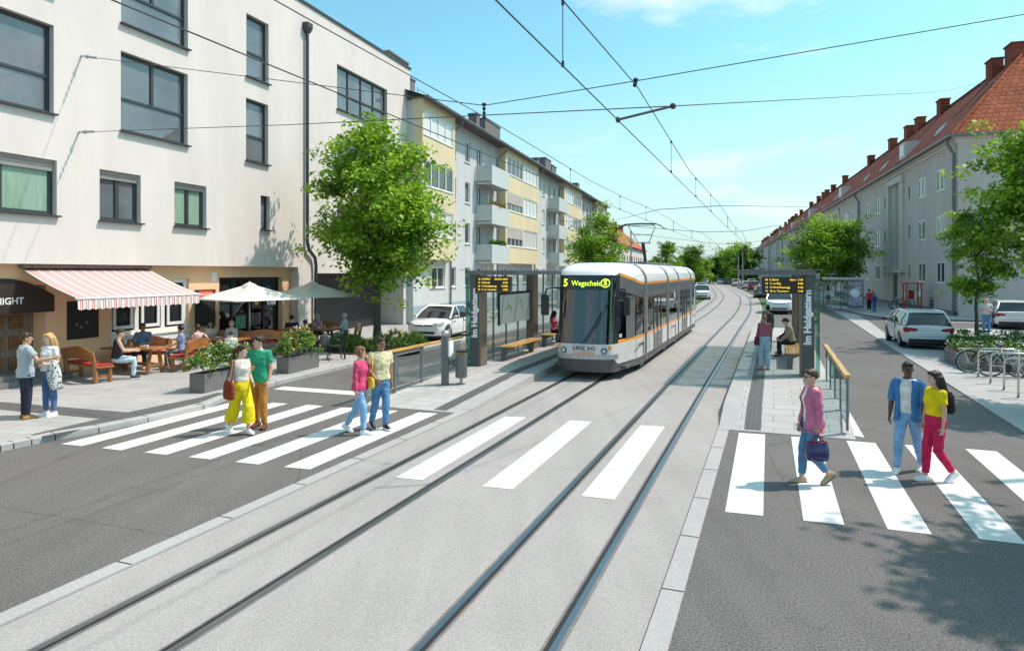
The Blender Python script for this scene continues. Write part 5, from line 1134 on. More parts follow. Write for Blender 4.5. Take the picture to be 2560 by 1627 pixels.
def live(o,vox,wr=0,sm=3):
    r=o.modifiers.new('r','REMESH'); r.mode='VOXEL'; r.voxel_size=vox; r.use_smooth_shade=True
    if sm: s=o.modifiers.new('s','SMOOTH'); s.factor=.5; s.iterations=sm
    if wr: d=o.modifiers.new('d','DISPLACE'); d.texture=WR; d.strength=wr; d.mid_level=.5; d.texture_coords='LOCAL'
    return o
def ering(c,ax,ay,n=16,a0=0,a1=2*PI,p=.85):
    o=[]
    for k in range(n):
        a=a0+(a1-a0)*k/(n if a1-a0>6.28 else n-1); ca,sa=math.cos(a),math.sin(a)
        o.append(c+ax*(math.copysign(abs(ca)**p,ca))+ay*(math.copysign(abs(sa)**p,sa)))
    return o
def nz(a): return V(a).normalized()
TORSO_M=[(-.11,.10,.085,.0),(-.07,.150,.112,.0),(.0,.165,.118,-.005),(.10,.158,.110,.0),(.20,.152,.104,.005),(.30,.166,.112,.006),(.39,.180,.116,.002),(.45,.178,.105,-.004),(.50,.145,.088,-.006),(.535,.085,.068,-.006),(.56,.058,.058,-.004)]
TORSO_F=[(-.11,.10,.085,.0),(-.07,.155,.115,-.002),(.0,.168,.120,-.008),(.10,.145,.102,.0),(.19,.122,.092,.005),(.28,.136,.102,.012),(.36,.148,.118,.018),(.43,.156,.098,.002),(.49,.128,.082,-.006),(.53,.072,.060,-.006),(.56,.050,.050,-.004)]
PJ={}
def person(key,pos,fwd,label,h=1.75,sex='m',sk=(.55,.33,.23),lean=(0,0,1),head=(0,0),aL=((-.12,.05,-1),(-.02,.18,-1)),aR=((.12,.05,-1),(.02,.18,-1)),lL=((0,0,-1),(0,0,-1)),lR=((0,0,-1),(0,0,-1)),top=None,sleeve='short',open_=None,inner=None,hem=-.04,bottom=None,legw=0.,legcut=.97,shoes=None,hair='short',hc=(.035,.02,.012),seat=None,vox=.0085,glasses=None,group=None,belly=1.,tw=0,pockets=False,short=False,face=True,collar=False,ft=((0,1,0),(0,1,0)),hj=(None,None)):
    s=h/1.75; fem=sex=='f'
    t=empty('person',pos,math.atan2(-fwd[0],fwd[1]),label,'person',group); t.scale=(s,s,s)
    U=nz(lean); Rt=nz(Matrix.Rotation(tw,3,'Z')@V((1,0,0))); Rt=nz(Rt-U*Rt.dot(U)); Fw=U.cross(Rt)
    P=V((0,0,0)); hw=.082
    hip=[P+V((-hw,0,-.02)),P+V((hw,0,-.02))]; kn=[hip[i]+nz((lL,lR)[i][0])*.43 for i in(0,1)]; an=[kn[i]+nz((lL,lR)[i][1])*.43 for i in(0,1)]
    fd=[nz(f) for f in ft]
    lo=min(min(an[i].z-.075,an[i].z-.06+fd[i].z*.17-.02) for i in(0,1))
    dz=-lo if seat is None else (seat/s+.10)
    sh_=V((0,0,dz)); P=P+sh_; hip=[q+sh_ for q in hip]; kn=[q+sh_ for q in kn]; an=[q+sh_ for q in an]
    T=TORSO_F if fem else TORSO_M
    tp=lambda hh: P+U*hh
    sw=.148 if fem else .178
    sho=[tp(.475)-Rt*sw,tp(.475)+Rt*sw]
    A=(aL,aR); loc2=lambda d: nz(Rt*d[0]+Fw*d[1]+U*d[2])
    el=[sho[i]+loc2(A[i][0])*.29 for i in(0,1)]; fdv=[loc2(A[i][1]) for i in(0,1)]; wr=[el[i]+fdv[i]*.25 for i in(0,1)]
    NB=tp(.545); hd=nz(U*.8+V((0,0,.25))+Fw*.10)
    Hf=Matrix.Rotation(head[0],3,U)@Fw; Hr=Hf.cross(hd).normalized(); Hf=hd.cross(Hr); Mp=Matrix.Rotation(head[1],3,Hr); Hf=Mp@Hf; hu=Mp@hd
    HC=NB+hd*.075+hu*.07
    HM=Matrix((Hr,Hf,hu)).transposed(); hp=lambda x,y,z: HC+HM@V((x,y,z))
    # ---- body: one surface
    b=MB()
    b.loft([ering(tp(a)+Fw*f,Rt*x*.97,Fw*y*.97*belly) for a,x,y,f in T])
    nr=.049 if fem else .057
    b.tube([tp(.50),NB+hd*.03,HC-hu*.03],[nr*1.25,nr,nr*.95],12)
    for z,x,f,k in():pass
    rings=[]
    for z,x,f,k in((-.118,.022,.080,.030),(-.108,.038,.090,.012),(-.085,.050,.092,-.02),(-.05,.062,.090,-.062),(-.01,.0705,.090,-.088),(.03,.0745,.093,-.098),(.065,.071,.086,-.096),(.092,.057,.066,-.080),(.110,.036,.036,-.05),(.117,.012,.008,-.022)):
        rings.append([hp(x*math.cos(a),(f+k)/2+(f-k)/2*math.sin(a),z) for a in[2*PI*q/16 for q in range(16)]])
    b.loft(rings); b.tube([hp(0,.088,.018),hp(0,.104,-.012),hp(0,.110,-.026)],[.008,.012,.013],8,rnd_cap=True)
    for sg in(-1,1): b.ell(hp(sg*.076,-.006,-.012),(.010,.022,.032),8,6,M=HM)
    ar=(.040,.034,.030,.022) if fem else (.050,.042,.038,.027)
    for i in(0,1):
        sgn=(-1,1)[i]
        b.tube([sho[i]-loc2(A[i][0])*.02,sho[i].lerp(el[i],.45),el[i],el[i].lerp(wr[i],.35),wr[i]],[ar[0],ar[0]*.98,ar[1],ar[2]*1.08,ar[3]],10,rnd_cap=True)
        # hand
        f=fdv[i] if hj[i] is None else loc2(hj[i]); pn=Rt*(-sgn)+Fw*.0
        pn=pn-f*pn.dot(f)
        if pn.length<.35: pn=U-f*U.dot(f)
        pn=pn.normalized(); w=f.cross(pn).normalized(); k=.9 if fem else 1.
        b.loft([ering(wr[i]+f*a*k,w*x*k,pn*y*k,10) for a,x,y in((-.01,.024,.019),(.02,.032,.018),(.055,.041,.016),(.085,.040,.014),(.095,.034,.010))])
        for q,(ox,ln) in enumerate(((-.031,.066),(-.0105,.076),(.0105,.082),(.031,.074))):
            ox*=sgn; p0=wr[i]+f*.082*k+w*ox*k; d=(f+w*ox*2.2).normalized(); pts=[p0]
            for c in(.25,.75,1.2): d2=(d*math.cos(c*.8)+pn*math.sin(c*.8)).normalized(); pts.append(pts[-1]+d2*ln*.36*k)
            b.tube(pts,[.0098*k,.0092*k,.0085*k,.0072*k],6,rnd_cap=True)
        p0=wr[i]+f*.022*k+w*sgn*.03*k; d=(f*.62+w*sgn*.72+pn*.25).normalized(); p1=p0+d*.038*k; p2=p1+(f*.85+w*sgn*.35+pn*.3).normalized()*.036*k; b.tube([p0-d*.012,p1,p2],[.013*k,.0112*k,.0085*k],6,rnd_cap=True)
        lr=(.082,.060,.056,.040) if fem else (.086,.062,.058,.042)
        b.tube([hip[i]+V((0,0,.0)),hip[i].lerp(kn[i],.5),kn[i],kn[i].lerp(an[i],.33),kn[i].lerp(an[i],.75),an[i]],[lr[0],lr[0]*.86,lr[1],lr[2],lr[3],lr[3]*.9],12,rnd_cap=True)
        d=fd[i]; b.tube([an[i]-V((0,0,.03)),an[i]+d*.10-V((0,0,.05))],[.034,.024],8,rnd_cap=True)
    live(b.build('body',skin(sk),t,True),vox,0,3)
    # ---- shoes
    for i in(0,1):
        d=fd[i]; sd_=nz(d.cross(V((0,0,1)))); up=sd_.cross(d); o=an[i]-up*.075
        q=MB(); st=[(-.075,.024,.01,.06),(-.06,.034,.0,.085),(-.02,.036,.0,.10 if shoes!='sandal' else .07),(.05,.040,.0,.078),(.11,.046,.0,.055),(.16,.042,.0,.045),(.19,.024,.004,.03)]
        q.loft([[o+d*y+sd_*x*cx_+up*(z0+(z1-z0)*cz) for cx_,cz in((-1,0),(-1.05,.25),(-.85,.75),(-.35,1),(.35,1),(.85,.75),(1.05,.25),(1,0))] for y,x,z0,z1 in st])
        so=q.build('shoe',shoes[0],t,50); so.modifiers.new('ss','SUBSURF').render_levels=1
        q=MB(); q.loft([[o+d*y*1.02+sd_*x*cx_*1.1+up*(z+(.004 if y>.18 else 0)) for cx_,z in((-1,-.014),(-1,.010),(1,.010),(1,-.014))] for y,x,z0,z1 in st]); q.build('sole',shoes[1],so)
    # ---- trousers
    if bottom:
        q=MB(); off=.013
        q.loft([ering(tp(a)+Fw*f,Rt*(x+off),Fw*(y*belly+off)) for a,x,y,f in[T[0],T[1],T[2],(.05,T[2][1]*.97,T[2][2]*.97,T[2][3]),(.10,T[3][1],T[3][2],T[3][3])]])
        for i in(0,1):
            lr=(.082,.060,.056,.040) if fem else (.086,.062,.058,.042)
            if short: q.tube([hip[i],hip[i].lerp(kn[i],.5),kn[i].lerp(an[i],.04)],[lr[0]+off,lr[0]*.95+off,lr[1]+.03],12,rnd_cap=False); continue
            e=kn[i].lerp(an[i],legcut)
            q.tube([hip[i],hip[i].lerp(kn[i],.5),kn[i],kn[i].lerp(an[i],.33),kn[i].lerp(an[i],.7),e],[lr[0]+off,lr[0]*.88+off+legw*.25,lr[1]+off+legw*.5,lr[2]+off+legw*.75,lr[3]+off+.004+legw*.9,lr[3]+off+.004+legw],14)
        live(q.build('trousers',bottom,t,True),vox*1.15,.024,3)
    # ---- top
    def torso_rings(lo_,hi_,off,flare=0):
        out=[]
        if lo_<T[1][0]+.001: out.append((lo_,T[2][1]*1.0,T[2][2]*1.02,T[2][3]))
        for r in T:
            if lo_<r[0]<=hi_: out.append(r)
        return [ering(tp(a)+Fw*f,Rt*(x+off+(flare if a<.06 else 0)),Fw*(y*belly+off+(flare if a<.06 else 0))) for a,x,y,f in out]
    def sleeves(q,kind,off):
        for i in(0,1):
            if kind=='none': continue
            S=sho[i]-Rt*(-1,1)[i]*.03; q.ell(sho[i]-U*(.004 if inner is None else .016),[ar[0]+off+(.009 if inner is None else .0)]*3,12,8); pts=[S,sho[i],sho[i].lerp(el[i],.5)]; rs=[ar[0]+off+.008,ar[0]+off+.004,ar[0]+off+.006]
            if kind=='short': pts[-1]=sho[i].lerp(el[i],.62); rs[-1]=ar[0]+off+.012
            elif kind=='elbow': pts+=[el[i].lerp(wr[i],.05)]; rs+=[ar[1]+off+.012]
            else: pts+=[el[i],el[i].lerp(wr[i],.5),wr[i].lerp(el[i],.02)]; rs+=[ar[1]+off+.008,ar[2]+off+.006,ar[3]+off+.006]
            q.tube(pts,rs,12)
    if top:
        q=MB()
        if inner is None:
            q.loft(torso_rings(hem,.54 if not fem else .535,.020,.008)); sleeves(q,sleeve,.011)
            live(q.build('shirt' if sleeve!='long' else 'jacket',top,t,True),vox*1.15,.032,3)
        else:
            q.loft(torso_rings(hem+.03,.535,.014)); live(q.build('shirt',inner,t,True),vox*1.3,.012,2)
            q=MB(); rr_=[]
            T2=[(hem-.04,T[2][1]+.006,T[2][2]+.006,T[2][3])]+[r for r in T if hem-.03<r[0]<=.50]+[(.53,T[-3][1]*.98,T[-3][2]*.9,T[-3][3])]
            gap=R(open_)
            q.loft([ering(tp(a)+Fw*f,Fw*(y*belly+.030+(.012 if a<.05 else 0)),Rt*-(x+.020+(.012 if a<.05 else 0)),26,gap*(1 if a>.2 else 1.0),2*PI-gap) for a,x,y,f in T2],closed=False,cap=False)
            j=q.build('jacket',top,t,True); so=j.modifiers.new('so','SOLIDIFY'); so.thickness=.014; so.offset=0; d_=j.modifiers.new('d','DISPLACE'); d_.texture=WR; d_.strength=.02; d_.texture_coords='LOCAL'
            q=MB(); sleeves(q,sleeve,.016); live(q.build('sleeve',top,j,True),vox*1.2,.02,2)
        if collar:
            q=MB()
            for sg in(-1,1): q.add([NB+Rt*sg*.045+Fw*.045+U*.0,NB+Rt*sg*.075-Fw*.02+U*.02,NB+Rt*sg*.10+Fw*.05-U*.06,NB+Rt*sg*.03+Fw*.10-U*.09],[(0,1,2,3)])
            c_=q.build('collar',top,t); c_.modifiers.new('so','SOLIDIFY').thickness=.008
    # ---- hair
    if hair:
        q=MB(); hm=mat('hair',hc,.5,var=.35,scale=60,spec=.4,sc3=(1,1,.15)) if hc not in CL else CL[hc]; CL[hc]=hm
        if hair=='bald': pass
        else:
            lowz={'short':-.045,'bob':-.075,'long':-.06,'tail':-.05,'bun':-.05}[hair]; k={'short':1.,'bob':1.07,'long':1.03,'tail':1.,'bun':1.}[hair]
            q.ell(hp(0,-.020,.024),(.083*k,.096*k,.104*k),16,12,M=HM,lo=lowz-.024)
            q.ell(hp(.02,.052,.078),(.058,.042,.036),10,8,M=HM); q.ell(hp(-.03,.040,.075),(.05,.045,.04),10,8,M=HM)
            if hair=='long': 
                for x,y0 in((-.05,-.06),(0,-.075),(.05,-.06)): q.tube([hp(x,y0,.03),hp(x*1.3,y0-.025,-.10),tp(.47)-Fw*.11+Rt*x*1.5,tp(.34)-Fw*.12+Rt*x*1.4,tp(.27)-Fw*.115+Rt*x],[.05,.05,.045,.04,.015],10)
                for x in(-1,1): q.tube([hp(x*.072,.0,.03),hp(x*.078,-.005,-.07),tp(.50)+Rt*x*.07-Fw*.03],[.028,.028,.014],8)
            if hair=='bob':
                for x in(-1,1): q.tube([hp(x*.07,.01,.03),hp(x*.082,.0,-.04),hp(x*.07,.01,-.095)],[.034,.034,.016],8)
            if hair=='tail': q.tube([hp(0,-.10,.04),hp(0,-.15,.0),hp(0,-.15,-.12),hp(0,-.13,-.2)],[.03,.036,.03,.01],8)
            if hair=='bun': q.ell(hp(0,-.07,.12),(.045,.045,.045),10,8)
            live(q.build('hair',hm,t,True),.010,.012,2)
    if face:
        for sg in(-1,1):
            q=MB(); q.ell(hp(sg*.030,.083,.008),(.0105,.008,.006),10,6,M=HM); e=q.build('eye',M['sign_w'],t,True); q=MB(); q.ell(hp(sg*.030,.0885,.008),(.0062,.004,.0062),8,6,M=HM); q.build('iris',M['black'],e)
            q=MB(); q.tube([hp(sg*.014,.094,.026),hp(sg*.030,.095,.031),hp(sg*.046,.084,.027)],[.003,.0042,.002],6); q.build('eyebrow',CL.get(hc,M['bark']),t)
        q=MB(); q.ell(hp(0,.088,-.056),(.024,.008,.007),10,6,M=HM); q.build('mouth',skin((min(.5,sk[0]*.9),sk[1]*.5,sk[2]*.55)),t,True)
    if glasses:
        q=MB()
        for sg in(-1,1):
            if glasses=='dark': q.ell(hp(sg*.031,.098,.006),(.024,.005,.018),12,6,M=HM)
            else: q.tube([hp(sg*.031+.022*math.cos(a),.099,.006+.017*math.sin(a)) for a in[2*PI*k/12 for k in range(12)]],.003,5,closed=True)
            q.tube([hp(sg*.054,.095,.010),hp(sg*.079,.01,.008)],.003,5)
        q.tube([hp(-.01,.101,.008),hp(.01,.101,.008)],.003,5); q.build('glasses',M['black'],t)
    bpy.context.view_layer.update() if 0 else None
    Mw=Matrix.Translation(V(pos))@Matrix.Rotation(math.atan2(-fwd[0],fwd[1]),4,'Z')@Matrix.Scale(s,4)
    PJ[key]=dict(M=Mw,wr=[Mw@q for q in wr],fd=[(Mw.to_3x3()@f).normalized() for f in fdv],sho=[Mw@q for q in sho],el=[Mw@q for q in el],P=Mw@P,Fw=(Mw.to_3x3()@Fw).normalized(),Rt=(Mw.to_3x3()@Rt).normalized(),t=t)
    return t
LS=(.62,.38,.27); MS=(.50,.29,.19); DS=(.14,.065,.035); TS=(.33,.18,.11); PS=(.68,.45,.34)
white_shoe=(M['sign_w'],M['sign_w']); tan_shoe=(C_('tan_leather',(.42,.22,.08)),M['wood_brown']); brown_shoe=(C_('brown_leather',(.16,.055,.02)),M['black']); black_shoe=(M['black'],M['sign_w']); beige_shoe=(C_('beige_leather',(.45,.32,.20)),M['wood_brown'])
jeans=C_('blue_denim',(.09,.17,.33),var=.3); ljeans=C_('light_denim',(.22,.40,.62),var=.25); mjeans=C_('mid_denim',(.10,.24,.44),var=.3); navy=C_('navy_cotton',(.028,.03,.05)); wtee=C_('white_cotton',(.72,.72,.71)); ggrey=C_('blue_grey_cotton',(.38,.43,.47))
def mid(a,b,z): p,q=G(*a,z),G(*b,z); return (p+q)/2
B=(0,0,-1)
# standing pair on the cafe pavement
person('p1',G(64,1046,.12),(.55,.75),'man with back turned in blue grey T-shirt and navy trousers, gesturing at left edge',1.74,'m',MS,head=(-.35,-.05),aR=((.55,.35,-.8),(.35,.9,.12)),aL=((-.22,-.1,-1),(-.05,.1,-1)),lL=((-.04,.05,-1),(-.02,-.04,-1)),lR=((.06,.02,-1),(0,-.05,-1)),top=ggrey,bottom=navy,shoes=tan_shoe,hc=(.05,.025,.013),hem=-.10,belly=1.05)
person('p2',G(124,1038,.12),(-.28,-1),'smiling blonde woman in white T-shirt and blue jeans with a jacket over her arm',1.70,'f',PS,head=(-.2,-.05),aR=((.15,-.05,-1),(-.45,.85,.15)),aL=((-.22,-.05,-1),(.1,.9,-.05)),lL=((-.05,0,-1),(-.02,-.02,-1)),lR=((.03,0,-1),(.02,-.02,-1)),top=wtee,bottom=jeans,shoes=white_shoe,hair='long',hc=(.52,.33,.13),hem=-.05,legcut=.9)
# zebra left
person('p3',G(603,1085,0),(.72,-.62),'woman in wide yellow trousers and white top crossing with a red tote',1.68,'f',LS,head=(.75,0),lR=((0,-.30,-1),(0,-.55,-1)),lL=((0,.34,-1),(0,-.02,-1)),ft=((0,1,.05),(0,1,-.55)),aR=((.15,.0,-1),(.05,.25,-1)),aL=((-.15,-.05,-1),(.15,.75,-.5)),top=C_('ivory_cotton',(.66,.60,.52)),sleeve='none',bottom=C_('yellow_crepe',(.72,.56,.015)),legw=.075,legcut=.70,shoes=white_shoe,hair='tail',hc=(.04,.018,.01),hem=.03)
person('p4',G(648,1070,0),(-.12,-1),'bearded man in green T-shirt and ochre trousers crossing beside yellow trousers',1.82,'m',LS,head=(-.75,.0),aR=((.16,.05,-1),(-.62,.75,.10)),aL=((-.16,-.12,-1),(.12,.25,-1)),lL=((-.05,.12,-1),(-.02,-.08,-1)),lR=((.03,-.10,-1),(.05,-.25,-1)),ft=((-.2,1,0),(.2,1,-.12)),top=C_('green_cotton',(.03,.30,.17)),bottom=C_('ochre_cotton',(.42,.19,.045)),shoes=brown_shoe,hc=(.03,.017,.01),hem=-.07)
person('p5',mid((921,1090),(879,1078),0),(1,-.22),'woman in pink jacket and light jeans crossing arm in arm near the railing',1.66,'f',LS,head=(.35,0),lR=((0,.28,-1),(0,.0,-1)),lL=((0,-.25,-1),(0,-.62,-1)),ft=((0,1,-.5),(0,1,.05)),aR=((.12,-.08,-1),(.05,.12,-1)),aL=((-.22,.35,-1),(-.5,.75,.1)),top=C_('pink_jacket',(.62,.07,.17)),sleeve='long',bottom=ljeans,legcut=.93,shoes=white_shoe,hair='bob',hc=(.20,.09,.035),hem=-.07)
person('p6',G(951,1074,0),(.55,-.8),'smiling man with glasses in cream T-shirt and jeans crossing near the railing',1.78,'m',TS,head=(.25,0),lR=((0,-.12,-1),(0,-.45,-1)),lL=((0,.18,-1),(0,-.06,-1)),ft=((0,1,0),(0,1,-.4)),aR=((.2,.1,-1),(-.2,.7,-.6)),aL=((-.14,-.05,-1),(0,.15,-1)),top=C_('cream_cotton',(.66,.58,.36)),bottom=mjeans,shoes=black_shoe,hc=(.02,.015,.012),glasses='clear',hem=-.06)
# zebra right
person('p7',mid((2008,1209),(2052,1209),0),(-1,-.03),'woman in pink blazer and sunglasses crossing to the left with a navy handbag',1.68,'f',LS,head=(0,-.02),lR=((0,.24,-1),(0,.05,-1)),lL=((0,.16,-1),(0,-.88,-1)),ft=((0,1,-.75),(0,1,0)),aL=((-.10,-.12,-1),(.02,.10,-1)),aR=((.1,.1,-1),(0,.3,-1)),top=C_('rose_blazer',(.55,.17,.28)),sleeve='long',bottom=C_('teal_denim',(.10,.22,.36),var=.2),legcut=.86,shoes=beige_shoe,hair='short',hc=(.06,.027,.012),glasses='dark',hem=-.09,inner=wtee,open_=20,collar=True)
person('p8',mid((2245,1178),(2295,1181),0),(-.72,-.7),'man in open blue denim shirt over white T-shirt crossing on the right',1.70,'m',DS,head=(.35,.03),lR=((.05,.30,-1),(.03,.08,-1)),lL=((-.06,-.22,-1),(-.04,-.42,-1)),ft=((0,1,-.25),(0,1,.0)),aR=((.2,.05,-1),(.05,.2,-1)),aL=((-.2,.08,-1),(-.05,.45,-.9)),top=C_('blue_denim_shirt',(.06,.20,.46),var=.15),sleeve='elbow',bottom=ljeans,shoes=white_shoe,hc=(.012,.009,.008),glasses='clear',hem=-.08,inner=wtee,open_=24,collar=True)
person('p9',mid((2322,1203),(2356,1204),0),(-1,-.12),'long haired woman in yellow top and crimson trousers crossing on the right',1.62,'f',LS,head=(-.25,.02),lR=((0,.22,-1),(0,.05,-1)),lL=((0,.05,-1),(0,-.72,-1)),ft=((0,1,-.6),(0,1,0)),aL=((-.13,-.02,-1),(0,.12,-1)),aR=((.15,.05,-1),(.02,.2,-1)),top=C_('yellow_cotton',(.78,.60,.01)),bottom=C_('crimson_cotton',(.55,.02,.09)),legcut=.92,shoes=white_shoe,hair='long',hc=(.022,.013,.010),hem=.0)
# right platform
person('p10',G(1911,923,.235),(.12,1),'woman from behind in pink knit and light jeans waiting on the right platform',1.62,'f',PS,head=(-.2,.0),lL=((-.02,.1,-1),(0,-.08,-1)),lR=((.04,-.05,-1),(.02,-.06,-1)),aR=((.15,.0,-1),(.06,.18,-1)),aL=((-.15,.0,-1),(-.05,.15,-1)),top=C_('dusty_pink_knit',(.36,.13,.16)),sleeve='long',bottom=C_('pale_denim',(.33,.49,.60),var=.2),legw=.015,shoes=beige_shoe,hair='tail',hc=(.22,.11,.05),hem=-.0)
person('p11',SF(3.5,6.2,.235),(.1,1),'person with dark hair in a bun standing beyond the pink knit',1.66,'f',MS,top=C_('grey_knit',(.10,.10,.11)),sleeve='long',bottom=navy,shoes=black_shoe,hair='bun',hc=(.012,.009,.008),vox=.012,face=False)
def sit(key,pos,fwd,label,seat,legs=((-.12,1,-.08),(.0,-.05,-1)),**k):
    a,c=legs; k.setdefault('lL',((-abs(a[0]),a[1],a[2]),c)); k.setdefault('lR',((abs(a[0]),a[1],a[2]),c)); k.setdefault('vox',.011)
    return person(key,pos,fwd,label,seat=seat,**k)
fw_=V((-CT,SN,0))
sit('p12',SF(4.26,4.6,.235),fw_,'seated person in beige sweater and dark jeans on the slatted bench',.475,h=1.70,sex='m',sk=PS,lean=(0,.22,1),head=(0,-.3),aL=((-.1,.45,-.9),(.15,.85,-.5)),aR=((.1,.45,-.9),(-.15,.85,-.5)),top=C_('beige_knit',(.33,.28,.21)),sleeve='long',bottom=navy,shoes=black_shoe,hair='short',hc=(.03,.017,.01))
sit('p13',SF(4.28,5.5,.235),fw_,'dark haired seated person behind the beige sweater, bent over',.475,h=1.62,sex='f',sk=MS,lean=(0,.3,1),head=(0,-.35),aL=((-.1,.6,-.8),(.15,.9,-.3)),aR=((.1,.6,-.8),(-.15,.9,-.3)),top=C_('black_knit',(.02,.02,.022)),sleeve='long',bottom=navy,shoes=black_shoe,hair='bob',hc=(.012,.009,.008),face=False)
sit('p14',SF(-4.45,5.9,.235),(CT,-SN),'seated woman in pink top and dark skirt waiting behind the tram front',.485,h=1.66,sex='f',sk=DS,aL=((-.1,.25,-1),(.1,.9,-.4)),aR=((.1,.25,-1),(-.1,.9,-.4)),top=C_('bright_pink',(.55,.10,.20)),bottom=C_('black_cotton',(.015,.015,.018)),short=True,shoes=black_shoe,hair='long',hc=(.035,.015,.01))
# right pavement
person('p15',G(2173,780,.12),(.1,1),'woman from behind in red shirt and black trousers on the far right pavement',1.68,'f',TS,top=C_('red_cotton',(.50,.02,.03)),bottom=C_('black_cotton',(.015,.015,.018)),shoes=(M['sign_w'],M['lamp_red']),hair='bun',hc=(.02,.012,.01),vox=.013,face=False,legcut=.7)
person('p16',G(2186,779,.12),(.2,1),'child in blue beside the woman in the red shirt',1.38,'m',TS,top=C_('royal_blue',(.03,.07,.35)),bottom=C_('royal_blue2',(.05,.12,.38)),shoes=brown_shoe,hc=(.02,.012,.01),vox=.013,face=False)
person('p17',G(2466,834,.015),(-.45,-1),'balding man in pale checked shirt and jeans looking into a black shoulder bag',1.76,'m',LS,head=(-.2,-.4),aR=((.12,.2,-1),(-.45,.85,.1)),aL=((-.15,.15,-1),(.3,.9,.1)),lL=((-.06,.0,-1),(0,-.02,-1)),lR=((.06,.0,-1),(0,-.02,-1)),top=sticker('check_shirt',(.42,.43,.47),(.62,.62,.64),22),bottom=mjeans,shoes=white_shoe,hair='bald',vox=.011)
person('p18',G(1932,778,0),(-.2,-1),'pedestrian in dark clothes beside the pale off-road car',1.7,'m',TS,top=C_('grey_knit',(.10,.10,.11)),sleeve='long',bottom=ggrey,shoes=black_shoe,vox=.016,face=False)
# ---------------------------------------------------------------- cafe furniture
def logbench(c,rz,L,label,cush=True):
    t=empty('wooden_bench',(c[0],c[1],.12),rz,label,'bench','rustic wooden benches of the cafe'); h=L/2
    b=MB(); n=9
    b.bx(-h,h,-.2,.24,.40,.45); b.build('seat',M['wood_o'],t,bevel=.015)
    for x in(-h+.1,h-.1):
        b=MB(); b.tube([(x,.17,0),(x,.17,.40)],[.06,.055],9); b.build('leg',M['wood_t'],t,30); b=MB(); b.tube([(x,-.2,0),(x,-.22,.45),(x,-.30,.86)],[.07,.065,.06],9); b.build('leg',M['wood_t'],t,30); b=MB(); b.bar((x,-.2,.17),(x,.17,.17),.05,.08); b.build('stretcher',M['wood_t'],t)
    b=MB(); r=[]
    for k in range(n+1):
        x=-h+L*k/n; e=math.sin(PI*k/n); r.append([V((x,-.235-.01,.56+.10*e*.6)),V((x,-.275-.01,.56+.10*e*.6)),V((x,-.315,.80+.16*e)),V((x,-.27,.80+.16*e))])
    b.loft(r); b.build('backrest',M['wood_o'],t,30)
    if cush:
        b=MB(); b.bx(-h+.05,h-.05,-.17,.24,0,.045); o=b.build('seat_cushion',M['red_cush'],bevel=.018); o.location=V((c[0],c[1],.572)); o.rotation_euler=(0,0,rz); tag(o,'red cushion on the '+label.replace('wooden ',''),'cushion','red bench cushions')
    return t
def logtable(c,rz,L,W_,label):
    t=empty('wooden_table',(c[0],c[1],.12),rz,label,'table','rustic wooden tables of the cafe'); h=L/2
    b=MB(); b.bx(-h,h,-W_/2,W_/2,.70,.76); b.build('tabletop',M['wood_o'],t,bevel=.02)
    for x in(-h+.28,h-.28):
        for sg in(-1,1): b=MB(); b.tube([(x,sg*.30,0),(x,sg*.16,.70)],[.06,.055],9); b.build('leg',M['wood_t'],t,30)
        b=MB(); b.bar((x,-.24,.25),(x,.24,.25),.05,.09); b.build('crossbar',M['wood_t'],t)
    b=MB(); b.bar((-h+.28,0,.27),(h-.28,0,.27),.05,.09); b.build('stretcher',M['wood_t'],t); return t
logbench((-11.75,18.95),R(-34),1.85,'wooden bench nearest the entrance, under the awning')
logtable((-11.2,20.35),R(-14),1.85,.78,'wooden cafe table nearest the entrance')
logbench((-10.0,21.15),R(88),1.5,'wooden bench at the right side of the nearest table')
logbench((-11.55,21.55),R(198-0),1.4,'wooden bench along the wall behind the nearest table')
logtable((-9.75,23.15),R(-12),1.5,.75,'wooden cafe table under the cream parasol')
logbench((-9.95,24.05),R(180+70-72+20),1.5,'wooden bench along the wall under the cream parasol',False)
logbench((-8.9,24.6),R(10),1.5,'wooden bench with its back to the camera before the cafe door')
logbench((-8.25,25.9),R(20),1.3,'wooden bench under the man in the navy jacket',False)
logtable((-7.55,27.15),R(-8),1.2,.75,'wooden cafe table under the grey parasol')
logbench((-7.75,28.1),R(180),1.5,'wooden bench behind the far table against the dark passage',False)
logbench((-6.45,27.45),R(92),1.2,'wooden bench at the right end of the far table',False)
SB=.12+.45+.045
sit('c1',(-10.98,18.95,0),(.86,.5),'seated man in dark sleeveless top and pale jeans at the nearest table',SB,h=1.78,sex='m',sk=LS,lean=(0,.12,1),head=(-.1,-.05),aL=((-.1,.5,-.85),(.1,.95,.1)),aR=((.1,.5,-.85),(-.1,.95,.1)),top=C_('charcoal_cotton',(.035,.033,.03)),sleeve='none',bottom=C_('ice_denim',(.48,.60,.68),var=.15),shoes=black_shoe,hc=(.05,.022,.012),vox=.0095)
sit('c2',(-11.5,21.3,0),(.25,-1),'man with glasses in blue shirt facing the camera behind the nearest table',SB,h=1.76,sex='m',sk=TS,lean=(0,.1,1),aL=((-.15,.5,-.85),(.5,.85,.0)),aR=((.15,.5,-.85),(-.5,.85,.0)),top=C_('steel_blue',(.16,.20,.33)),sleeve='elbow',bottom=navy,shoes=beige_shoe,hc=(.015,.011,.01),glasses='dark')
sit('c3',(-10.25,21.15,0),(-.95,-.3),'seated woman in blue top and patterned leggings turned away from the camera',SB,h=1.62,sex='f',sk=MS,head=(-.5,0),aL=((-.15,.4,-.85),(.1,.9,-.2)),aR=((.3,-.3,-.8),(.5,.3,-.5)),top=C_('pale_blue_cotton',(.22,.28,.42)),bottom=sticker('patterned_leggings',(.5,.45,.4),(.12,.1,.1),18),shoes=beige_shoe,hair='short',hc=(.035,.017,.01))
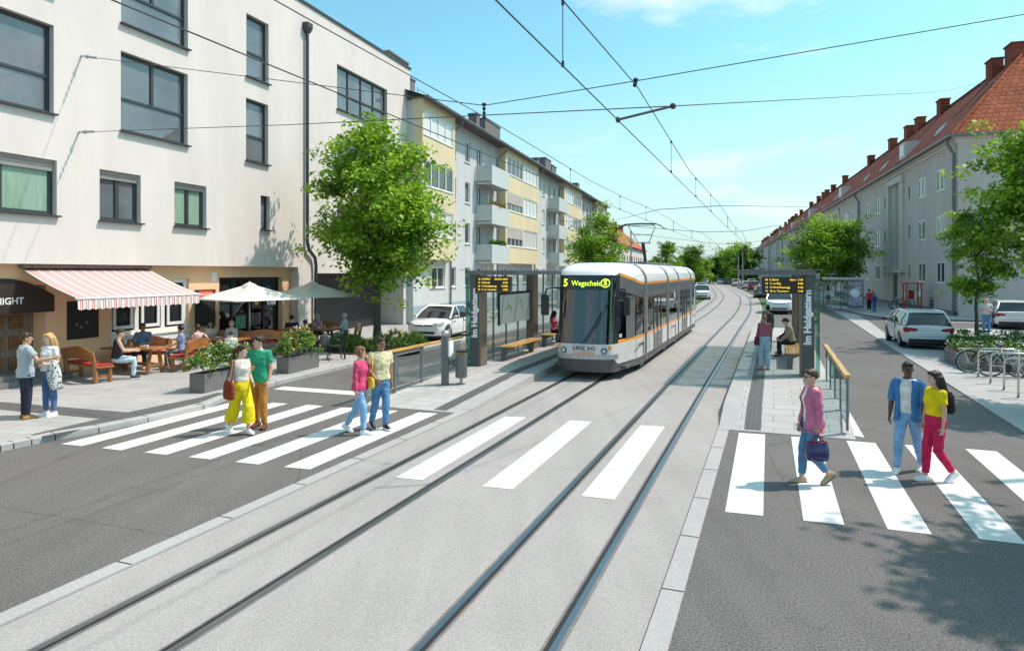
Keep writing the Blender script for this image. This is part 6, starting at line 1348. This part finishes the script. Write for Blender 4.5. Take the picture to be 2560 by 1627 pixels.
sit('c4',(-10.02,21.75,0),(-1,.1),'seated person in red and white behind the blue top, arm on the backrest',SB,h=1.6,sex='f',sk=LS,aL=((-.3,.4,-.7),(.1,.9,-.2)),aR=((.8,-.2,-.3),(.3,-.2,-.8)),top=sticker('red_floral',(.55,.08,.10),(.65,.5,.48),14),sleeve='long',bottom=navy,shoes=white_shoe,hair='bob',hc=(.05,.02,.01),face=False)
sit('c5',(-10.5,23.8,0),(.35,-1),'woman with dark hair and hat at the left of the second table',.57,h=1.62,sex='f',sk=TS,aL=((-.15,.5,-.85),(.5,.85,.0)),aR=((.15,.5,-.85),(-.5,.85,.0)),top=C_('linen',(.50,.42,.33)),bottom=navy,shoes=black_shoe,hair='long',hc=(.025,.014,.01))
sit('c6',(-9.85,24.0,0),(.2,-1),'woman in pale headscarf resting her chin at the second table',.57,h=1.62,sex='f',sk=LS,head=(-.3,0),aL=((-.15,.5,-.85),(.5,.85,.0)),aR=((.15,.5,-.85),(-.3,.6,.6)),top=C_('pale_grey_cotton',(.48,.48,.52)),sleeve='long',bottom=ggrey,shoes=black_shoe,hair='bob',hc=(.42,.30,.26))
sit('c7',(-8.95,21.75,0),(-.2,1),'child in white shirt seen from behind at the second table',.52,h=1.38,sex='m',sk=LS,top=wtee,bottom=navy,shoes=black_shoe,hc=(.035,.02,.012),face=False)
b=MB(); b.lathe([(.19,.40),(.19,.36),(.03,.34),(.03,.02),(.17,.0)][::-1],n=14); o=b.build('stool',M['wood_o'],smooth=30); o.location=(-8.95,21.75,.12); tag(o,'round wooden stool under the child in white','stool')
sit('c8',(-8.3,25.75,0),(-.4,.9),'man in navy jacket seen from behind in front of the cafe door',.57,h=1.78,sex='m',sk=LS,head=(-.5,0),top=C_('navy_wool',(.012,.016,.04)),sleeve='long',bottom=navy,shoes=black_shoe,hc=(.012,.009,.008),face=False)
sit('c9',(-7.45,24.6,0),(-.6,.8),'dark haired person with raised arm between the planter and the grey parasol',.57,h=1.6,sex='f',sk=TS,aR=((.3,.5,-.4),(.0,.5,.85)),top=C_('brown_top',(.06,.03,.02)),bottom=navy,shoes=black_shoe,hair='short',hc=(.014,.009,.008),face=False)
sit('c10',(-7.95,27.85,0),(.5,-.8),'blonde woman in pale floral dress at the far table',.57,h=1.66,sex='f',sk=PS,head=(0,-.3),aL=((-.15,.5,-.85),(.5,.85,.0)),aR=((.15,.5,-.85),(-.5,.85,.0)),top=sticker('floral',(.6,.5,.5),(.4,.12,.2),12),sleeve='none',bottom=C_('violet',(.2,.08,.16)),shoes=beige_shoe,hair='long',hc=(.6,.46,.28))
sit('c11',(-6.72,27.45,0),(-1,-.05),'white haired man in pale shirt and shorts at the far table',.57,h=1.72,sex='m',sk=LS,aL=((-.1,.4,-.85),(.1,.95,.0)),aR=((.1,.4,-.85),(-.1,.95,.0)),top=C_('pale_blue_shirt',(.50,.56,.58)),sleeve='elbow',bottom=wtee,short=True,shoes=brown_shoe,hc=(.55,.52,.48))
# people inside the cafe
for k,(f,dy,tp_,bt,hc_,lb) in enumerate(((.42,.55,C_('linen',(.5,.42,.33)),navy,(.02,.012,.01),'person in pale top just inside the cafe door by the poster'),(.62,.6,C_('apron_white',(.6,.58,.55)),C_('apron_white',(.6,.58,.55)),(.05,.02,.01),'waitress in a white apron inside the cafe door'),(.87,.5,C_('red_brown',(.25,.05,.04)),navy,(.03,.015,.01),'person in reddish top drinking inside the right pane of the cafe door'))):
    p=F1.w(gD[0]+(gD[1]-gD[0])*f,DY+dy,.14); person('i%d'%k,p,(.93,-.35),lb,1.66,'f',LS,aR=((.1,.3,-.9),(-.3,.6,.7)) if k!=1 else ((.1,.2,-1),(-.4,.8,0)),top=tp_,bottom=bt,shoes=black_shoe,hair='bob',hc=hc_,vox=.012)
# ---------------------------------------------------------------- carried things
def bag(key,hand,label,m,w,d,h,drop,handle,name='handbag',trim=None,fold=0):
    j=PJ[key]; w0=j['wr'][hand]+j['fd'][hand]*.10; o=w0-V((0,0,drop+h)); a=math.atan2(j['Fw'].y,j['Fw'].x); t=empty(name,o,a,label,'bag')
    q=MB(); q.loft([ering(V((0,0,z*h)),V((w/2*kx,0,0)),V((0,d/2*ky,0)),16,p=.7) for z,kx,ky in((0,.72,.75),(.06,.92,.95),(.35,1.,1.),(.7,.92,.9),(.95,.80,.62),(1.,.76,.5))]); s=q.build('body',m,t,50); s.modifiers.new('ss','SUBSURF').render_levels=1
    for sg in(-1,1): q=MB(); q.tube([(-w*.22,sg*d*.2,h*.97),(-w*.15,sg*d*.16,h+drop*.75),(0,sg*.015,h+drop),(w*.15,sg*d*.16,h+drop*.75),(w*.22,sg*d*.2,h*.97)],.009,6); q.build('handle',handle,t,True)
    if trim: q=MB(); q.loft([ering(V((0,0,h*z)),V((w/2*.80,0,0)),V((0,d/2*.62,0)),16,p=.7) for z in(.955,1.01)],cap=False); q.build('trim',trim,t)
    return t
bag('p7',0,'navy handbag with red trim held by the woman in the pink blazer',mat('navy_leather',(.018,.014,.09),.25,var=.1,coat=.3),.36,.20,.27,.10,C_('red_leather',(.30,.02,.04)),trim=C_('red_leather',(.30,.02,.04)))
def sling(key,side,label,m,w,d,h,zoff,fw_off,name='shoulder_bag'):
    j=PJ[key]; S=j['sho'][side]; sg=(-1,1)[side]; o=S+j['Rt']*sg*.09+j['Fw']*fw_off-V((0,0,zoff+h)); a=math.atan2(j['Fw'].y,j['Fw'].x); t=empty(name,o,a,label,'bag')
    q=MB(); q.loft([ering(V((0,0,z*h)),V((w/2*kx,0,0)),V((0,d/2*ky,0)),16,p=.75) for z,kx,ky in((0,.75,.7),(.08,1,1),(.5,1.02,1),(.9,.85,.7),(1.,.8,.45))]); s=q.build('body',m,t,50); s.modifiers.new('ss','SUBSURF').render_levels=1
    top_=Matrix.Rotation(-a,3,'Z')@(S+V((0,0,.05))-o); q=MB(); q.tube([(-w*.3,0,h*.95),(top_.x-.03,top_.y,top_.z),(top_.x+.03,top_.y,top_.z),(w*.3,0,h*.95)],.010,6); q.build('strap',m,t,True); return t
sling('p3',1,'rust red tote on the shoulder of the woman in yellow trousers',C_('rust_leather',(.22,.035,.018)),.34,.14,.36,.34,-.03)
sling('p10',0,'dark red shoulder bag of the woman in the pink knit',C_('dark_red_leather',(.14,.03,.035)),.28,.12,.26,.36,.0)
sling('p6',1,'yellow bag between the pink jacket and the cream T-shirt',C_('yellow_bag',(.62,.48,.05)),.26,.12,.22,.40,.16)
sling('p17',0,'black shoulder bag of the balding man',M['black'],.34,.16,.28,.36,.16)
j=PJ['p9']; t=empty('backpack',j['P']-j['Fw']*.18+V((0,0,.12)),math.atan2(-j['Fw'].x,j['Fw'].y),'small black backpack with orange flap worn by the woman in yellow','bag'); b=MB(); b.loft([ering(V((0,0,z)),V((x,0,0)),V((0,.06*y,0)),12,p=.6) for z,x,y in((0,.10,.8),(.04,.125,1),(.24,.12,1),(.32,.08,.6))]); b.build('body',C_('black_nylon',(.02,.02,.022)),t,40); b=MB(); b.bx(-.09,.09,-.075,-.055,.04,.15); b.build('pocket',C_('orange_nylon',(.5,.12,.02)),t)
j=PJ['p2']; p=j['wr'][0]; t=empty('folded_jacket',p+V((0,0,-.5)),0,'black and white striped jacket hanging over the forearm of the blonde woman','jacket'); b=MB(); rg=random.Random(3)
q=(j['wr'][0]*.5+j['el'][0]*.5)-(p+V((0,0,-.5))); rr_=[]
for k in range(9):
    z=.06-.60*k/8; rr_.append([q+V(((.07+.06*math.sin(k*.35))*math.cos(a)*(1+.22*math.sin(3*a+k*.5))+.012*k,(.05+.012*k)*math.sin(a)*(1+.25*math.cos(4*a+k)),z)) for a in[2*PI*i/18 for i in range(18)]])
b.loft(rr_); b.build('cloth',sticker('black_white_weave',(.02,.02,.025),(.6,.6,.58),26),t,True)
# ---------------------------------------------------------------- parasols, awning, chairs
def parasol(o,r,zt,ze,rz,m,label):
    t=empty('parasol',o,rz,label,'parasol'); zt-=o[2]; ze-=o[2]
    b=MB(); c=[V((r*math.cos(PI/2*k+PI/4*0),r*math.sin(PI/2*k),ze)) for k in range(4)]; ap=V((0,0,zt)); n=6; rr2=[]
    for f in[i/n for i in range(n+1)]:
        rg_=[]
        for k in range(4):
            for s_ in(0,.25,.5,.75):
                e=c[k].lerp(c[(k+1)%4],s_); p=ap.lerp(e,max(.03,f)); p=p+V((0,0,-.10*math.sin(PI*f)*(4*s_*(1-s_)))); rg_.append(p)
        rr2.append(rg_)
    b.loft(rr2,cap=False); q=b.build('canopy',m,t,45); so=q.modifiers.new('so','SOLIDIFY'); so.thickness=.012
    b=MB(); b.lathe([(.32,zt-.10),(.2,zt-.01),(.05,zt+.06),(0,zt+.10)],n=4); b.build('cap',m,t)
    b=MB(); b.tube([(0,0,0),(0,0,zt-.02)],.028,10); b.build('pole',M['lgrey'],t,True)
    b=MB()
    for p in c: b.bar((0,0,zt-.05),p-V((0,0,.03)),.022)
    b.build('rib',M['lgrey'],t); b=MB(); b.bx(-.3,.3,-.3,.3,0,.06); b.build('base',M['planter'],t,bevel=.01); return t
parasol((-9.45,24.6,.12),1.92,2.68,2.12,R(8),M['cloth_cream'],'cream square parasol over the second cafe table')
parasol((-8.05,27.5,.12),1.85,2.68,2.12,R(4),M['cloth_shaded'],'grey square parasol over the far cafe table')
m,nt,p=newmat('awning_stripes'); tcn=nt.nodes.new('ShaderNodeTexCoord'); sx=nt.nodes.new('ShaderNodeSeparateXYZ'); nt.links.new(tcn.outputs['Object'],sx.inputs[0])
mo=nt.nodes.new('ShaderNodeMath'); mo.operation='FRACT'; ml=nt.nodes.new('ShaderNodeMath'); ml.operation='MULTIPLY'; ml.inputs[1].default_value=1/.34; nt.links.new(sx.outputs[0],ml.inputs[0]); nt.links.new(ml.outputs[0],mo.inputs[0])
cr_=nt.nodes.new('ShaderNodeValToRGB'); cr_.color_ramp.interpolation='CONSTANT'; e=cr_.color_ramp.elements; e[0].position=0; e[0].color=(.70,.66,.62,1); e[1].position=.2; e[1].color=(.50,.22,.21,1)
for pos_,c in((.26,(.54,.36,.34,1)),(.36,(.50,.27,.26,1)),(.44,(.56,.38,.36,1)),(.56,(.50,.25,.24,1)),(.64,(.55,.37,.35,1)),(.78,(.50,.26,.25,1)),(.86,(.54,.36,.34,1)),(.94,(.50,.22,.21,1))): x=e.new(pos_); x.color=c
M['valance']=None; nt.links.new(mo.outputs[0],cr_.inputs[0]); nt.links.new(cr_.outputs[0],p.inputs['Base Color']); p.inputs['Roughness'].default_value=.85; M['awning']=m; M['valance']=m.copy(); e2=[n for n in M['valance'].node_tree.nodes if n.type=='VALTORGB'][0].color_ramp.elements
for k,c in enumerate(((.72,.68,.63),(.52,.06,.07),(.70,.62,.58),(.50,.08,.08),(.70,.66,.62),(.66,.60,.56),(.45,.36,.36),(.70,.66,.62),(.52,.06,.07),(.68,.62,.58))): e2[k].color=(c[0],c[1],c[2],1)
a0,a1=F1.s(50,.3),F1.s(370,.3); zt=F1.z(200,671,.3)
pd=1.75
def onrod(u,v,z): p=G(u,v,z); return p
t=empty('awning',F1.w(a0,0,0),F1.rz,'red and white striped awning with scalloped valance over the cafe window','awning'); Lw=a1-a0; zf=2.42
b=MB(); n=20
rr3=[[V((Lw*k/n,.30-(.30+pd)*f,zt-(zt-zf)*f-.05*math.sin(PI*f))) for k in range(n+1)] for f in[i/6 for i in range(7)]]
b.loft(rr3,closed=False,cap=False); q=b.build('canopy',M['awning'],t,True); q.modifiers.new('so','SOLIDIFY').thickness=.01
b=MB(); nn=int(Lw/.21)*6; vs=[]
for k in range(nn+1):
    x=Lw*k/nn; w_=.24+.035*abs(math.sin(PI*x/.21)); y=-pd-.012+.008*math.sin(x*19); vs+=[V((x,y,zf-.03)),V((x,y-.01,zf-.03-w_))]
b.add(vs,[(2*k,2*k+1,2*k+3,2*k+2) for k in range(nn)]); b.build('valance',M['valance'],t)
b=MB(); b.tube([(-.04,-pd,zf-.01),(Lw+.04,-pd,zf-.01)],.035,8); b.build('front_rail',M['wframe'],t,True); b=MB(); b.bx(-.03,Lw+.03,.16,.34,zt-.0,zt+.10); b.build('cassette',M['wood_brown'],t)
for x in(.25,Lw-.25): b=MB(); b.tube([(x,.25,zt-.2),(x+.35*(1 if x<1 else -1),-.75,zt-.72),(x,-pd+.02,zf-.03)],.025,6); b.build('folding_arm',M['wframe'],t,True)
def chair(o,rz,label):
    t=empty('cafe_chair',o,rz,label,'chair'); 
    for sx_ in(-1,1):
        b=MB(); b.tube([(sx_*.22,.26,0),(sx_*.22,.20,.05),(sx_*.22,.18,.44),(sx_*.22,-.16,.46),(sx_*.22,-.22,.10),(sx_*.22,-.30,0)],.014,7); b.build('leg',M['black'],t,True); b=MB(); b.tube([(sx_*.22,-.16,.46),(sx_*.23,-.26,.86)],.013,7); b.tube([(sx_*.23,-.2,.66),(sx_*.25,.0,.68),(sx_*.24,.16,.66),(sx_*.22,.18,.44)],.014,7); b.build('armrest',M['black'],t,True)
    b=MB(); b.bx(-.21,.21,-.18,.20,.45,.47); b.build('seat',M['dgrey'],t,bevel=.01)
    b=MB(); b.loft([[V((-.22*w,-.20-.10*f-.02,.50+.40*f)),V((0,-.225-.10*f-.02,.50+.40*f)),V((.22*w,-.20-.10*f-.02,.50+.40*f))] for f,w in((0,.9),(.4,1),(.8,.95),(1,.7))],closed=False,cap=False); q=b.build('backrest',M['mgrey'],t,True); q.modifiers.new('so','SOLIDIFY').thickness=.012
chair(G(795,906,.12),R(150),'black metal chair nearest the flower planter'); chair(G(838,898,.12),R(-70),'black metal chair beside the slim black post')
b=MB(); b.tube([(0,0,0),(0,0,1.0)],.03,8); b.lathe([(.035,.98),(.03,1.02),(0,1.03)],n=8); o=b.build('bollard',M['black'],loc=G(862,898,.12)); tag(o,'slim black post at the edge of the cafe terrace','post')
# things on the tables
def small(name,pos,label,mt,prof): b=MB(); b.lathe(prof,n=12); o=b.build(name,mt,smooth=30,loc=pos); return tag(o,label,name.replace('_',' '))
CUP=[(0,0),(.03,0),(.042,.08),(.038,.08),(.027,.01),(0,.01)]; GLS=[(0,0),(.03,0),(.035,.14),(.031,.14),(.026,.01),(0,.01)]; PLT=[(0,0),(.07,0),(.12,.02),(.118,.024),(.07,.006),(0,.006)]
small('cup',(-10.75,20.12,.882),'white cup at the right end of the nearest table',M['sign_w'],CUP); small('plate',(-11.05,20.45,.882),'white plate in the middle of the nearest table',M['sign_w'],PLT); small('glass',(-11.35,20.35,.882),'amber glass left on the nearest table',M['lamp_amber'],GLS)
small('cup',(-9.6,23.1,.882),'white cup on the second table',M['sign_w'],CUP); small('plate',(-10.0,23.25,.882),'white plate on the second table',M['sign_w'],PLT); small('glass',(-7.4,27.0,.882),'amber glass on the far table',M['lamp_amber'],GLS); small('cup',(-7.7,27.2,.882),'white cup on the far table',M['sign_w'],CUP)

# people in the tram
TF=lambda x,y,z: tr.location+V((CT,-SN,0))*x+V((SN,CT,0))*y+V((0,0,z))
sit('t0',TF(0,1.15,.40),(-SN,-CT),'tram driver in a blue shirt at the controls behind the windscreen',.52,h=1.75,sex='m',sk=LS,aL=((-.1,.5,-.8),(.1,.95,.0)),aR=((.1,.5,-.8),(-.1,.95,.0)),top=C_('driver_blue',(.12,.18,.32)),bottom=navy,shoes=black_shoe,hc=(.04,.02,.01),vox=.013)
for k,(x,y,lb,c) in enumerate(((.85,3.7,'tram passenger in red at the first side window',C_('red_cotton',(.5,.02,.03))),(.85,6.9,'tram passenger in white at the second door',wtee),(.85,10.3,'tram passenger in green in the third section',C_('green_cotton',(.03,.3,.17))))): sit('t%d'%(k+1),TF(x,y+.2,.40),(-SN,-CT),lb,.50,h=1.7,sex='mf'[k%2],sk=LS,top=c,bottom=navy,shoes=black_shoe,hc=(.04,.02,.01),vox=.014,face=False)
# ================================================================== OVERHEAD WIRES
def wire(pts,r,label,name='overhead_wire',cat='wire',group=None):
    b=MB(); o=V(pts[0]); b.tube([V(p)-o for p in pts],r,6); w=b.build(name,M['wire'],loc=o); return tag(w,label,cat,group)
def interp(nodes,y):
    for (a,za),(c,zc) in zip(nodes,nodes[1:]):
        if a<=y<=c: return za+(zc-za)*(y-a)/(c-a)
    return nodes[-1][1]
MR=[(-8,6.4),(7.6,6.13),(12.3,6.34),(20,5.98),(31,6.1),(41,5.85),(52,6.1),(75,6.15),(220,6.2)]; ML=[(-8,6.3),(6,6.1),(12.46,6.06),(22,5.8),(32.5,6.0),(42,5.8),(52,6.1),(75,6.15),(220,6.2)]
yy=[-8,2,7.6,12.4,16,20,25,31,36,41,46,52,60,68,75,85,95,105,118,135,160,200]
def cr(off,zf,lb,r):
    b=MB(); o=ST(-8,off,5.4); pts=[ST(y,off,zf(y))-o for y in yy]; b.tube(pts,[r if y<40 else r*(.6+y/100) for y in yy],6); w=b.build('contact_wire',M['wire'],loc=o); tag(w,lb,'wire','wires along the tracks')
cr(1.46,lambda y:5.42,'lower contact wire over the right track',.0085); cr(1.46,lambda y:interp(MR,y),'upper carrying wire over the right track',.0085)
cr(-1.46,lambda y:5.36,'lower contact wire over the left track passing before the white wall',.0085); cr(-1.46,lambda y:interp(ML,y),'upper carrying wire over the left track',.0085)
for off,nd,zc,lst in((1.46,MR,5.42,(8.2,16.4,21.5,26.5,36,43,62)),(-1.46,ML,5.36,(18,24,29,37,45,60))):
    for y in lst:
        p=ST(y,off,zc); q=ST(y,off,interp(nd,y)); b=MB(); b.tube([(0,0,0),(0,0,q.z-p.z)],.006 if y<30 else .012,5); b.box((0,0,.02),(.03,.05,.06)); b.box((0,0,q.z-p.z-.02),(.03,.05,.06)); o=b.build('dropper',M['wire'],loc=p); tag(o,'thin vertical dropper linking the two wires of the %s track'%('right' if off>0 else 'left'),'wire','droppers of the %s track'%('right' if off>0 else 'left'))
A1=F1.w(F1.s(203),-.02,F1.z(203,141)); A2=F1.w(F1.s(197),-.02,F1.z(197,331)); N1=ST(12.46,-1.46,6.27); N1b=ST(12.3,1.46,6.40); N2=V((2.5,10.6,5.68)); MP=V((12.5,11,7.98)); E2=F3.w(3.6,-3.4,16.85)
wire([A1,N1,N1b,MP],.0085,'upper cross wire from the white wall over both tracks to the right',name='span_wire'); wire([A2,A2.lerp(N2,.5)+V((0,0,-.04)),N2,N2.lerp(E2,.5)+V((0,0,-.3)),E2],.0085,'lower cross wire from the white wall to the terrace roof',name='span_wire')
for i,(p,d,lb) in enumerate(((A1,N1-A1,'upper wall anchor eye with coupling on the white wall'),(A2,N2-A2,'lower wall anchor eye with coupling on the white wall'))):
    d=d.normalized(); b=MB(); b.tube([V((0,0,0))-d*.06,d*.25],.03,8); b.ell(d*.30,(.07,.05,.06),10,6)
    for k in range(4): b.ell(d*(.42+k*.11),(.05,.035,.04),8,6)
    o=b.build('wall_anchor',M['lgrey'],loc=p); tag(o,lb,'anchor')
for p,q,lb in((N1,ST(12.46,-1.46,6.03),'insulator string hanging from the cross wire over the left track'),(N1b,ST(12.3,1.46,6.32)-V((.02,0,0)),'insulator string hanging from the cross wire over the right track')):
    b=MB(); d=q-p; b.tube([(0,0,0),d],.012,6); b.ell((0,0,.02),(.05,.05,.035),8,6); 
    for k in(.25,.6,.9): b.ell(d*k,(.035,.035,.04),8,6)
    tag(b.build('insulator',M['black'],loc=p),lb,'insulator')
p=ST(10.95,1.46,5.43); b=MB(); d=N2-p; b.tube([(0,0,0),d],.02,8); b.ell(d,(.05,.05,.05),8,6); b.ell((0,0,0),(.04,.04,.05),8,6); tag(b.build('steady_arm',M['wire'],loc=p),'short steady arm between the lower cross wire and the right contact wire','arm')
b=MB(); b.tube([(0,0,0),(0,0,8.3)],[.14,.09],10); tag(b.build('mast',M['lgrey'],loc=(12.5,11,0)),'steel mast just outside the right picture edge holding the cross wire','mast')
for i,(y,le,re,lb) in enumerate(((32,F2.w(68,-.8,10.6),F3.w(48,.3,11.9),'third cross wire seen over the tram front'),(52,ST(52,-13,7.4),F3.w(62,.3,11.5),'fourth cross wire seen near the pantograph'),(75,ST(75,-11,7.6),F3.w(80,.3,10.5),'fifth cross wire over the bend'),(104,ST(104,-10,7.5),F3.w(112,.3,10.5),'farthest cross wire over the bend'))):
    r=.014 if y<40 else .018; wire([le,ST(y,-1.46,interp(ML,y)+.1),ST(y,1.46,interp(MR,y)+.1),re],r,lb,name='span_wire')
    if i: b=MB(); b.tube([(0,0,0),(0,0,le.z+.3)],[.12,.08],8); tag(b.build('mast',M['lgrey'],loc=(le.x,le.y,0)),('mast behind the cream block carrying the fourth cross wire','mast left of the grass carrying the fifth cross wire','mast at the far left carrying the farthest cross wire')[i-1],'mast')
# ================================================================== SKY, SUN, CAMERA
SUN_EL=R(56.5); sd=V((1,.17,0)).normalized(); az=math.atan2(sd.x,sd.y)   # compass angle from +Y
W=bpy.data.worlds.new('World'); sc.world=W; W.use_nodes=True; nt=W.node_tree; bg=nt.nodes['Background']
sky=nt.nodes.new('ShaderNodeTexSky'); sky.sky_type='NISHITA'; sky.sun_disc=False; sky.sun_elevation=SUN_EL; sky.sun_rotation=az; sky.air_density=1.; sky.dust_density=1.6; sky.ozone_density=1.0
tc=nt.nodes.new('ShaderNodeTexCoord'); mp_=nt.nodes.new('ShaderNodeMapping'); mp_.inputs['Scale'].default_value=(1.,1.,3.2); mp_.inputs['Location'].default_value=(1.7,.6,.35); nt.links.new(tc.outputs['Generated'],mp_.inputs[0])
def N(t): return nt.nodes.new(t)
f1=nse(nt,mp_.outputs[0],3.1,7,.58); cl=ramp(nt,f1,(0,0,0),(1,1,1),.55,.74)
tint=mixc(nt,1.,sky.outputs[0],(.53,.875,.77),'MULTIPLY')
fc=N('ShaderNodeMath'); fc.operation='MULTIPLY'; fc.inputs[1].default_value=.75; nt.links.new(cl,fc.inputs[0])
mx_=nt.nodes.new('ShaderNodeMix'); mx_.data_type='RGBA'; nt.links.new(fc.outputs[0],mx_.inputs[0]); sx_=N('ShaderNodeSeparateXYZ'); nt.links.new(tc.outputs['Generated'],sx_.inputs[0]); hz=ramp(nt,sx_.outputs[2],(.85,.85,.85),(0,0,0),.0,.30)
tint=mixc(nt,hz,tint,(2.55,2.95,3.1)); nt.links.new(tint,mx_.inputs[6]); mx_.inputs[7].default_value=(4.2,4.3,4.3,1)
nt.links.new(mx_.outputs[2],bg.inputs[0]); bg.inputs[1].default_value=.15
L=bpy.data.lights.new('sun','SUN'); L.energy=2.45; L.angle=R(1.0); L.color=(1,.845,.78); lo=bpy.data.objects.new('sun',L); COL.objects.link(lo)
D_=V((sd.x*math.cos(SUN_EL),sd.y*math.cos(SUN_EL),math.sin(SUN_EL))); lo.rotation_euler=D_.to_track_quat('Z','Y').to_euler(); lo.location=(20,-20,40)
cm=bpy.data.cameras.new('camera'); co=bpy.data.objects.new('camera',cm); COL.objects.link(co); co.location=(0,0,EH); co.rotation_euler=(PI/2,0,0); cm.lens=24; cm.sensor_width=36; cm.shift_y=-(813.5-HV)/2560; cm.clip_end=4000; cm.clip_start=.1; sc.camera=co
sc.view_settings.view_transform='Standard'; sc.view_settings.look='None'; sc.view_settings.exposure=.97; sc.view_settings.gamma=1; sc.view_settings.use_curve_mapping=False
sc.cycles.max_bounces=7; sc.cycles.transparent_max_bounces=14; sc.cycles.use_denoising=True
